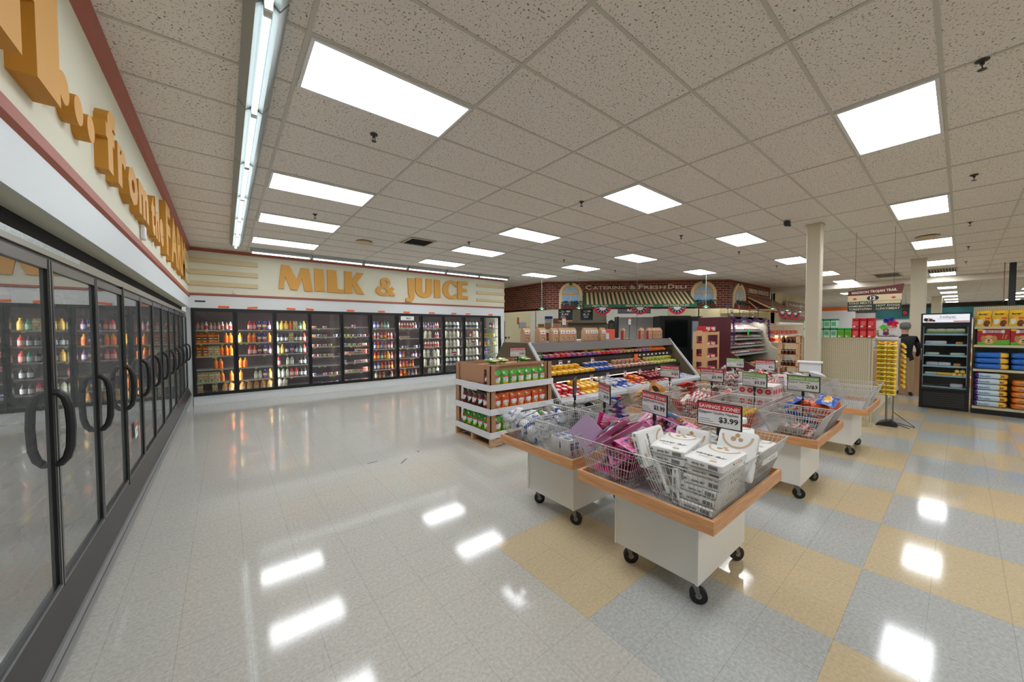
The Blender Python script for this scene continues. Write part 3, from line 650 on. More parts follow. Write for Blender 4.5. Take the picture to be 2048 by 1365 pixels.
def fdoor(y0, y1):
    r = MB(); a = .03
    r.box(-.02, y0+.008, .43, .012, y0+.008+a, 2.0, DK); r.box(-.02, y1-.008-a, .43, .012, y1-.008, 2.0, DK)
    r.box(-.02, y0+.008+a, .43, .012, y1-.008-a, .46, DK); r.box(-.02, y0+.008+a, 1.955, .012, y1-.008-a, 2.0, AL)
    r.box(.012, y0+.008, .43, .015, y0+.022, 2.0, AL); r.box(.012, y1-.022, .43, .015, y1-.008, 2.0, AL); r.box(.012, y0+.022, .43, .015, y1-.022, .446, AL)
    d = r.build('door', fz)
    MB().quad((.0, y0+.036, .458), (.0, y1-.036, .458), (.0, y1-.036, 1.957), (.0, y0+.036, 1.957), GLASSL).build('glass_pane', d)
    h = MB(); hy = y1-.02
    pts = [(.01, 1.375), (.026, 1.375), (.046, 1.35), (.058, 1.30), (.062, 1.21), (.058, 1.11), (.046, 1.06), (.026, 1.035), (.01, 1.035)]
    for i in range(len(pts)-1): pass
    h.tube([(p[0], hy, p[1]) for p in pts], .0165, mat((34, 34, 38), .4), 8); h.build('handle', d, True)
for a, b in zip(EY[:-1], EY[1:]): fdoor(a, b)
m = MB()
for y in (4.25, 8.125, .375): m.box(-.03, y-.02, .40, .018, y+.02, 2.02, DK)
m.build('mullion', fz)
m = MB()
for a, b in zip(EY[:-1], EY[1:]):
    for z in (.46, .78, 1.08, 1.38, 1.68): m.box(-.62, a+.04, z-.02, -.13, b-.04, z-.008, SHM); m.box(-.13, a+.04, z-.03, -.115, b-.04, z, RAIL)
m.build('shelf', fz)
def pillow(w, h, t, mats, pick, nu=10, nv=14, seed=1, crimp=.05, wob=.006, M=None, mb=None, tp=.55):
    """sealed bag standing in the xz plane: mats[pick(u, v, side)] colours it"""
    mb = mb or MB(); R = random.Random(seed); ph = [R.uniform(0, 6.28) for _ in range(6)]
    vs = []; 
    for side in (-1, 1):
        for j in range(nv+1):
            v = j/nv
            for i in range(nu+1):
                u = i/nu
                e = max(0, math.sin(PI*u))**tp*max(0, math.sin(PI*min(1, max(0, (v-crimp)/(1-2*crimp)))))**tp
                wr = wob*(math.sin(9*u+7*v+ph[0])+math.sin(17*v-5*u+ph[1])+.6*math.sin(23*u+ph[2]+11*v))*min(1, e*1.6)
                xx = (u-.5)*w*(1-.05*math.sin(PI*v)) + .004*math.sin(12*v+ph[3])
                vs.append((xx, side*(t/2*e)+wr*side + .006*math.sin(8*u+ph[4])*(1 if v > 1-crimp else 0), v*h))
    fs = []; mm = []
    for s_, side in ((0, -1), (1, 1)):
        o = s_*(nu+1)*(nv+1)
        for j in range(nv):
            for i in range(nu):
                a = o+j*(nu+1)+i; q = (a, a+1, a+nu+2, a+nu+1)
                fs.append(q if side < 0 else q[::-1]); mm.append(mats[pick((i+.5)/nu, (j+.5)/nv, side)])
    mb.add(vs, fs, mm, M)
    return mb
PBAG = [mat((196, 206, 206), .25), mat((52, 140, 110), .3), mat((206, 120, 80), .35), mat((40, 60, 120), .3), WHITE]
def mk_frozen(seed, pal):
    def make():
        R = random.Random(seed); k = R.random()
        def pick(u, v, s):
            if .12 < v < .3: return 2
            if .45 < v < .62 and .2 < u < .8: return 3
            if (u-.5)**2+(v-.42)**2 < .03: return 2
            if v > .8: return 1
            return 0
        return pillow(.3, .26, .1, pal, pick, 10, 10, seed).build('frozen_bag', None, True)
    return make
FB = [Proto(mk_frozen(1, PBAG)), Proto(mk_frozen(2, [mat((226, 226, 220), .3), mat((200, 60, 50), .3), mat((214, 150, 100), .3), mat((30, 110, 90), .3)])), Proto(mk_frozen(3, [mat((170, 196, 210), .3), mat((40, 90, 160), .3), mat((230, 200, 170), .3), mat((30, 60, 130), .3)]))]
fbn = ['frosty white and green bag of frozen chicken', 'white and red bag of frozen food', 'pale blue bag of frozen food']
for di in range(3, 10):
    a, b = EY[di], EY[di+1]
    for zi, z in enumerate((.46, .78, 1.08, 1.38, 1.68)):
        for k in range(2):
            q = (zi+k+di) % 3
            FB[q].put((-.85+.02*k, a+.21+.36*k, z), PI/2, '%s behind the %s freezer door, %s shelf up' % (fbn[q], ORD[di-3], ORD[zi]), 'frozen food bag', 'bags of frozen food, freezer door %s, shelf %s, %d' % (ORD[di-3], ORD[zi], q), rot=(-.15, 0, PI/2))
m = MB().box(0, -.05, -.07, .002, .05, .07, PAPER).box(.002, -.05, .03, .003, .05, .07, RED); text(m, '2/8', (.004, 0, -.01), (0, 1, 0), (0, 0, 1), INK, h=.035)
o = m.build('price_card', None, False, (-.64, 4.62, .78)); o.rotation_euler = (.15, 0, 0); tag(o, 'small red and white price card stuck on a freezer door', 'price card')
# ================================================================ rolling dump-bin tables
def sgn_pow(v, e): return math.copysign(abs(v)**e, v)
def softbox(w, d, h, mats, pick=None, e1=.22, e2=.22, nu=20, nv=10, wob=0, seed=1, mb=None, M=None):
    """cushion shaped pack lying on z=0"""
    mb = mb or MB(); R = random.Random(seed); ph = [R.uniform(0, 6.28) for _ in range(4)]
    vs = []; fs = []; mm = []
    for j in range(nv+1):
        f = -PI/2+PI*j/nv
        for i in range(nu):
            t = 2*PI*(i+.5)/nu
            x = sgn_pow(math.cos(f), e1)*sgn_pow(math.cos(t), e2); y = sgn_pow(math.cos(f), e1)*sgn_pow(math.sin(t), e2); z = sgn_pow(math.sin(f), e1)
            q = 1+wob*(math.sin(7*x+9*y+ph[0])+math.sin(11*y-6*x+ph[1]))
            vs.append((x*w/2, y*d/2, (z*q+1)*h/2))
    for j in range(nv):
        for i in range(nu):
            a = j*nu+i; b = j*nu+(i+1) % nu
            fs.append((a, b, b+nu, a+nu))
            c = [sum(vs[k][n_] for k in (a, b, b+nu, a+nu))/4 for n_ in range(3)]
            mm.append(mats[pick(c[0]/w+.5, c[1]/d+.5, c[2]/h) if pick else 0])
    mb.add(vs, fs, mm, M)
    return mb
TRAYTOP = mat((196, 198, 200), .5); PANEL = mat((240, 238, 233), .35)
def mk_caster(parent, x, y, a):
    c, s = math.cos(a), math.sin(a)
    M = Matrix.Translation((x, y, 0)) @ Matrix.Rotation(a, 4, 'Z')
    m = MB(); m.M = M; m.box(-.03, -.03, .132, .03, .03, .14, STEEL)
    for sy in (-.022, .017): m.prism([(-.022, .134), (.022, .134), (.034, .05), (.018, .045)], sy, sy+.005, STEEL, 'y')
    o = m.build('caster', parent)
    w = MB(); w.M = M; w.cyl((.024, -.016, .05), (.024, .016, .05), .05, BLACK, 20); w.cyl((.024, -.0175, .05), (.024, .0175, .05), .018, ALU, 12); w.build('wheel', o, True)
def mk_table(x0, y0, label):
    r = thing('display_table', label, 'display table', (x0, y0, 0), 0, 'rolling display tables')
    MB().box(.18, .14, .14, .90, .72, .60, PANEL).box(.172, .14, .14, .18, .155, .60, PANEL).box(.172, .705, .14, .18, .72, .60, PANEL).build('cabinet_body', r)
    MB().box(.0, .0, .585, 1.09, .88, .606, TRAYTOP).build('tray', r)
    for (a, b, c, d, k) in ((0, -.02, 1.09, 0, OAK), (0, .88, 1.09, .90, OAK), (-.02, -.02, 0, .90, OAKY), (1.09, -.02, 1.11, .90, OAKY)):
        MB().rbox(a, b, .585, c, d, .662, k, .002).build('edge_rail', r)
    for (x, y, a) in ((.225, .185, -1.05), (.24, .66, -.8), (.85, .19, -.5), (.84, .66, 2.6)): mk_caster(r, x, y, a)
    return r
TBL = [('C', 1.98, .80, 'display table holding the napkin packs and lilac card'), ('B', 2.08, 1.86, 'display table holding swab packs and blue and white wrapped packs'), ('D', 4.14, .80, 'display table holding the row of silver cans at its corner'), ('D2', 4.12, 1.80, 'display table with brown paper tubes, behind the silver cans'), ('E', 6.18, .72, 'display table with empty wire baskets, beside the pegboard'), ('E2', 6.16, 1.70, 'display table of candy, beside the deli case end')]
for k, x, y, l in TBL: mk_table(x, y, l)
def mk_basket(tw=.57, td=.485, bw=.42, bd=.29, h=.29, dx=0, dy=0):
    def make():
        m = MB(); T = [(-tw/2, -td/2), (tw/2, -td/2), (tw/2, td/2), (-tw/2, td/2)]; B = [(-bw/2+dx, -bd/2+dy), (bw/2+dx, -bd/2+dy), (bw/2+dx, bd/2+dy), (-bw/2+dx, bd/2+dy)]
        def L(a, b, t): return (a[0]+(b[0]-a[0])*t, a[1]+(b[1]-a[1])*t)
        for i in range(4):
            j = (i+1) % 4; n = int(math.hypot(T[j][0]-T[i][0], T[j][1]-T[i][1])/.0262)
            for k in range(n+1):
                a, b = L(B[i], B[j], k/n), L(T[i], T[j], k/n)
                m.cyl((a[0], a[1], .002), (b[0], b[1], h), 0.0018, WIRE, 4, caps=False)
        for t, r in ((0, .002), (.28, .0021), (.52, .0021), (.76, .0021), (1, .0036), (.93, .0022)):
            m.tube([L(B[i], T[i], t)+(h*t+.002,) for i in range(4)], r, WIRE, 5, True)
        for k in range(1, 9): a = -bd/2+dy+bd*k/9; m.cyl((-bw/2+dx, a, .003), (bw/2+dx, a, .003), 0.0018, WIRE, 4, caps=False)
        for k in range(1, 7): a = -bw/2+dx+bw*k/7; m.cyl((a, -bd/2+dy, .003), (a, bd/2+dy, .003), .0016, WIRE, 4, caps=False)
        return m.build('wire_basket')
    return make
BK = Proto(mk_basket()); BKC = Proto(mk_basket(.57, .485, .42, .29, .29, 0, -.03)); BKL = Proto(mk_basket(.57, .485, .42, .29, .25))
TZ = .607
def basket(cx, cy, l, P=BK): P.put((cx, cy, TZ), 0, l, 'wire basket', 'wire baskets on the display tables')
basket(2.235, 0.995, 'wire basket with the two main stacks of napkin packs', BKC)
basket(2.825, 0.995, 'wire basket of flat napkins behind the two main stacks')
basket(2.235, 1.485, 'wire basket holding pink doll packs and the lilac card')
basket(2.825, 1.485, 'wire basket of pink doll packs behind the doll price sign')
basket(2.335, 2.055, 'wire basket with upright white swab packs')
basket(2.335, 2.545, 'wire basket of blue and white wrapped packs by the chip display')
basket(2.925, 2.055, 'wire basket of mixed toys behind the swab packs')
basket(2.925, 2.545, 'wire basket of dark grey packs')
basket(4.395, 0.995, 'low wire basket holding the silver cans', BKL)
basket(4.985, 0.995, 'low wire basket with blue and orange pasta bags', BKL)
basket(4.395, 1.485, 'wire basket of honey bottles with yellow caps')
basket(4.985, 1.485, 'wire basket of boxes with red dots')
basket(4.375, 1.995, 'wire basket of red and brown bags beside the honey')
basket(4.375, 2.485, 'wire basket with orange snack bags by the deli case')
basket(4.965, 1.995, 'wire basket with brown paper tubes')
basket(4.965, 2.485, 'wire basket of clear packs beside the deli case rail')
basket(6.435, 0.915, 'empty wire basket nearest the pasta bags')
basket(7.025, 0.915, 'empty wire basket at the pegboard side corner')
basket(6.435, 1.405, 'wire basket with white bags below the blank sign')
basket(7.025, 1.405, 'empty wire basket behind the white bags')
basket(6.415, 1.895, 'wire basket of red striped candy packs')
basket(6.415, 2.385, 'wire basket of brown and clear candy bags')
basket(7.005, 1.895, 'wire basket behind the striped candy')
basket(7.005, 2.385, 'wire basket at the deli case end, behind the candy bags')
# --- price signs
def sign(x, y, title, price, green=False, th=0, label='', z=1.10, blank=False, w=.275, h=.165, base=.62):
    r = thing('price_sign', label, 'price sign', (x, y, z), th, None)
    m = MB(); m.rbox(-.004, -w/2, -h/2, .006, w/2, h/2, BLACK, .003); m.build('frame', r)
    c = MB(); c.box(-.006, -w/2+.008, -h/2+.008, -.004, w/2-.008, h/2-.008, mat((222, 222, 222), .5))
    if not blank:
        hc = SGREEN if green else RED
        c.box(-.0068, -w/2+.008, h/2-.008-.045, -.006, w/2-.008, h/2-.008, hc)
        R, U_ = (0, -1, 0), (0, 0, 1)
        text(c, 'SAVINGS ZONE!', (-.0075, 0, h/2-.031), R, U_, WHITE, h=.024, w=w*.9, bold=.02)
        text(c, title, (-.0075, w/2-.014, h/2-.068), R, U_, INK, h=.016, w=min(w*.88, .0165*len(title)), align='L', bold=.01)
        text(c, price, (-.0075, -w/2+.020, h/2-.108), R, U_, INK, h=.034, w=.023*len(price), align='R', bold=.025)
        G = mat((110, 110, 114), .6)
        for (zz, ww) in ((.079, .05), (.115, .07), (.128, .09), (.142, .13)): c.box(-.007, w/2-.014-ww, h/2-zz-.003, -.006, w/2-.014, h/2-zz, G)
        if green: c.box(-.007, -w/2+.012, -h/2+.011, -.006, w/2-.012, -h/2+.014, SGREEN)
    else: c.prism([(-.006, h/2+.012), (-.03, h/2-.002), (-.028, h/2-.02), (-.02, h/2-.012)], -w/2-.01, w/2+.01, PAPER, 'y')
    c.build('card', r)
    p = MB(); p.cyl((0, 0, base-z), (0, 0, -h/2), .0045, BLACK, 8); p.rbox(-.008, -.012, -h/2-.05, .012, .012, -h/2, BLACK, .003); p.lathe([(.008, -h/2-.09), (.012, -h/2-.08), (.008, -h/2-.07)], BLACK, 8); p.build('pole', r)
sign(2.53, .985, 'Entertain Quality Napkins', '$3.99', label='red topped price sign reading Entertain Quality Napkins and $3.99', z=1.098)
sign(2.53, 1.44, 'FASHIONISTA DOLL', '$3.99', th=-.35, label='red topped price sign for the fashionista doll', z=1.105)
sign(2.63, 1.975, 'Hot Sell Savings', '$4.99', th=-.55, label='turned red topped price sign showing $4.99', z=1.10)
sign(2.63, 2.32, 'Swabs', '$.99', th=-.95, label='most sharply turned price sign, beside the $4.99 one', z=1.115)
sign(4.69, 1.015, 'Pasta Sauce', '2/$3', True, label='green topped price sign for Pasta Sauce', z=1.095)
sign(4.69, 1.455, 'Honey Bear', '$3.59', True, th=-.25, label='green topped price sign for Honey Bear', z=1.09)
sign(4.67, 1.905, 'Beef Jerky', '$5.99', label='red topped price sign for Beef Jerky', z=1.105)
sign(4.67, 2.44, 'Microwave Snack', '3/$5', label='red topped price sign showing 3/$5 in front of the deli case', z=1.10)
sign(6.73, 1.38, '', '', label='blank grey price sign with a curled white top', z=1.10, blank=True)
sign(6.71, 1.94, 'Canned Tomatoes', '42c', label='red topped price sign showing 42c', z=1.092)
sign(6.71, 2.37, 'Italian Pasta Sauce', '2/$3', True, label='green topped price sign showing 2/$3, beside the 42c one', z=1.10)
# --- napkin packs
NW = mat((240, 240, 238), .35, coat=.2); NB = mat((206, 178, 146), .4); NK = mat((36, 34, 48), .5); NS = mat((222, 220, 212), .4)
def mk_napkin():
    m = softbox(.30, .22, .05, [NW, NS], lambda u, v, z: 0, .28, .12, 28, 10, .03, 4)
    # top print: lettering runs towards -y, so the pack reads from the -x side
    R, U_ = (0, -1, 0), (1, 0, 0)
    text(m, 'vanity fair', (-.045, .0, .0512), R, U_, NK, h=.026, w=.165, bold=.012, shear=.35)
    text(m, 'ENTERTAIN', (-.085, .0, .0508), R, U_, NB, h=.011, w=.10, bold=.01)
    m.disc((-.118, -.045, .0506), .012, .02, NB, None, 14, (1, 0, 0), (0, 1, 0))
    a = [(.115-.085*math.cos(t), .085*math.sin(t)*1.05) for t in [PI*(-.5+i/12) for i in range(13)]]; b = [(.115-.073*math.cos(t), .073*math.sin(t)*1.05) for t in [PI*(-.5+i/12) for i in range(13)]]
    for i in range(12): m.quad((a[i][0], a[i][1], .0512), (a[i+1][0], a[i+1][1], .0512), (b[i+1][0], b[i+1][1], .0512), (b[i][0], b[i][1], .0512), NB)
    for (x, y, r) in ((.09, .02, .016), (.09, -.02, .013), (.115, 0, .014)): m.disc((x, y, .0511), r, r, mat((190, 150, 110), .5), None, 12, (1, 0, 0), (0, 1, 0))
    # edge print
    text(m, 'vanity fair', (-.1508, .02, .026), R, (0, 0, 1), NK, h=.015, w=.075, bold=.015, shear=.35)
    m.box(-.1506, -.085, .014, -.1502, -.035, .036, mat((130, 130, 132), .6)); text(m, '40', (-.1508, .092, .026), R, (0, 0, 1), NK, h=.014, bold=.01)
    for k, c in enumerate(((60, 140, 200), (226, 90, 150), (236, 200, 60), (40, 40, 44))): m.disc((.06-.028*k, -.1104, .025), .006, .006, mat(c, .5), None, 8)
    return m.build('napkin_pack', None, True)
NP = Proto(mk_napkin)
def nap(x, y, z, rz=0, rot=None, g='a', l=None): NP.put((x, y, z), rz, l or 'white vanity fair napkin pack', 'napkin pack', g, rot)
G1 = 'napkin packs in the flat stack by the table corner'; G2 = 'napkin packs in the stack on top of the upright ones'
for k in range(5): nap(2.235+rnd.uniform(-.006, .006), .936-.0118*k, TZ+.006+.0535*k, rnd.uniform(-.03, .03), None, G1, 'white vanity fair napkin pack in the flat stack by the table corner')
nap(2.20, .87, TZ+.292, -.08, (.0, -.07, -.08), 'x', 'topmost napkin pack of the corner stack, its large script facing up')
nap(2.235, 1.076, TZ+.116, 0, (PI/2, 0, 0), 'napkin packs standing on edge', 'napkin pack standing on edge low beside the corner stack'); nap(2.235, 1.175, TZ+.135, 0, (PI/2-.40, 0, 0), 'napkin packs standing on edge', 'napkin pack standing on edge low beside the corner stack')
nap(2.235, 1.112, TZ+.242, .02, None, G2, 'white vanity fair napkin pack lying above the two upright packs')
nap(2.225, 1.115, TZ+.302, .1, (0, -.08, .1), 'x', 'topmost napkin pack above the two upright packs')
nap(2.14, 1.262, TZ+.30, 0, (PI/2-.3, 0, .0), 'x', 'napkin pack standing on edge against the doll side rim')
nap(2.468, 1.12, TZ+.235, 0, (0, -PI/2+.20, .04), 'x', 'napkin pack standing upright behind the stacks, brown swirl facing out'); 
nap(2.50, .865, TZ+.262, 0, (0, -1.05, .04), 'x', 'napkin pack leaning back over the gap behind the corner stack')
for k in range(5):
    for q, y in enumerate((.885, 1.11)): nap(2.83+rnd.uniform(-.01, .01), y if k > 2 else .995, TZ+.008+.0535*k, rnd.uniform(-.03, .03), None, 'napkin packs stacked in the rear napkin basket', 'napkin pack stacked flat in the basket behind the main stacks') if (k > 2 or q == 0) else None
nap(2.84, .99, TZ+.285, .3, None, 'x', 'topmost napkin pack across the rear napkin basket')
nap(2.93, 1.12, TZ+.345, -.2, None, 'x', 'napkin pack lying askew on the rear napkin stack')
# --- doll packs
PK1 = mat((236, 150, 200), .35); PK2 = mat((226, 60, 140), .35); LIL = mat((206, 180, 216), .5); SKIN = mat((224, 170, 140), .5); HAIR = mat((206, 150, 80), .5); PKG = mat((206, 30, 120), .35)
def mk_doll(tone, dress):
    def make():
        r = thing('doll_pack', '', 'doll pack')
        c = MB(); c.box(-.075, 0, 0, .075, .003, .33, PK1); c.disc((0, -.001, .285), .05, .03, PK2); c.disc((-.04, -.001, .20), .02, .03, mat((250, 190, 220), .4)); c.disc((.045, -.001, .08), .02, .04, PK2); c.box(-.075, -.0015, .0, .075, 0, .05, PKG); c.disc((.04, -.0015, .24), .014, .014, mat((60, 110, 200), .4)); c.disc((0, -.0015, .31), .012, .006, WHITE)
        text(c, 'Doll', (0, -.002, .287), (1, 0, 0), (0, 0, 1), WHITE, h=.025, bold=.02, shear=.3); c.build('card', r)
        d = MB(); d.lathe([(.004, .235), (.013, .228), (.015, .215), (.011, .203), (.006, .198)], mat(tone, .5), 8, Matrix.Translation((0, -.02, 0)))
        d.lathe([(.008, .245), (.019, .232), (.02, .20), (.012, .17)], HAIR, 8, Matrix.Translation((0, -.013, 0)))
        d.lathe([(.009, .198), (.018, .185), (.011, .155), (.022, .12), (.026, .10)], mat(dress, .4), 8, Matrix.Translation((0, -.02, 0)))
        for s in (-1, 1): d.cyl((s*.009, -.02, .105), (s*.01, -.02, .02), .007, mat(tone, .5), 6, .004); d.cyl((s*.018, -.02, .185), (s*.035, -.02, .12), .0045, mat(tone, .5), 6, .003)
        d.build('doll', r, True)
        b = MB(); vs = []
        nu, nv = 8, 14
        for j in range(nv+1):
            for i in range(nu+1):
                u, v = i/nu, j/nv; e = (max(0, math.sin(PI*u))**.35)*(max(0, math.sin(PI*v))**.35)
                vs.append(((u-.5)*.11, -.002-.038*e, .025+v*.235))
        b.add(vs, [(j*(nu+1)+i, j*(nu+1)+i+1, (j+1)*(nu+1)+i+1, (j+1)*(nu+1)+i) for j in range(nv) for i in range(nu)], CLEAR); b.build('blister', r, True)
        return r
    return make
DP = [Proto(mk_doll((224, 170, 140), (226, 50, 130))), Proto(mk_doll((150, 100, 76), (90, 150, 200)))]
def doll(x, y, z, rot, g, l): DP[rnd.randint(0, 1)].put((x, y, z), 0, l, 'doll pack', g, rot)
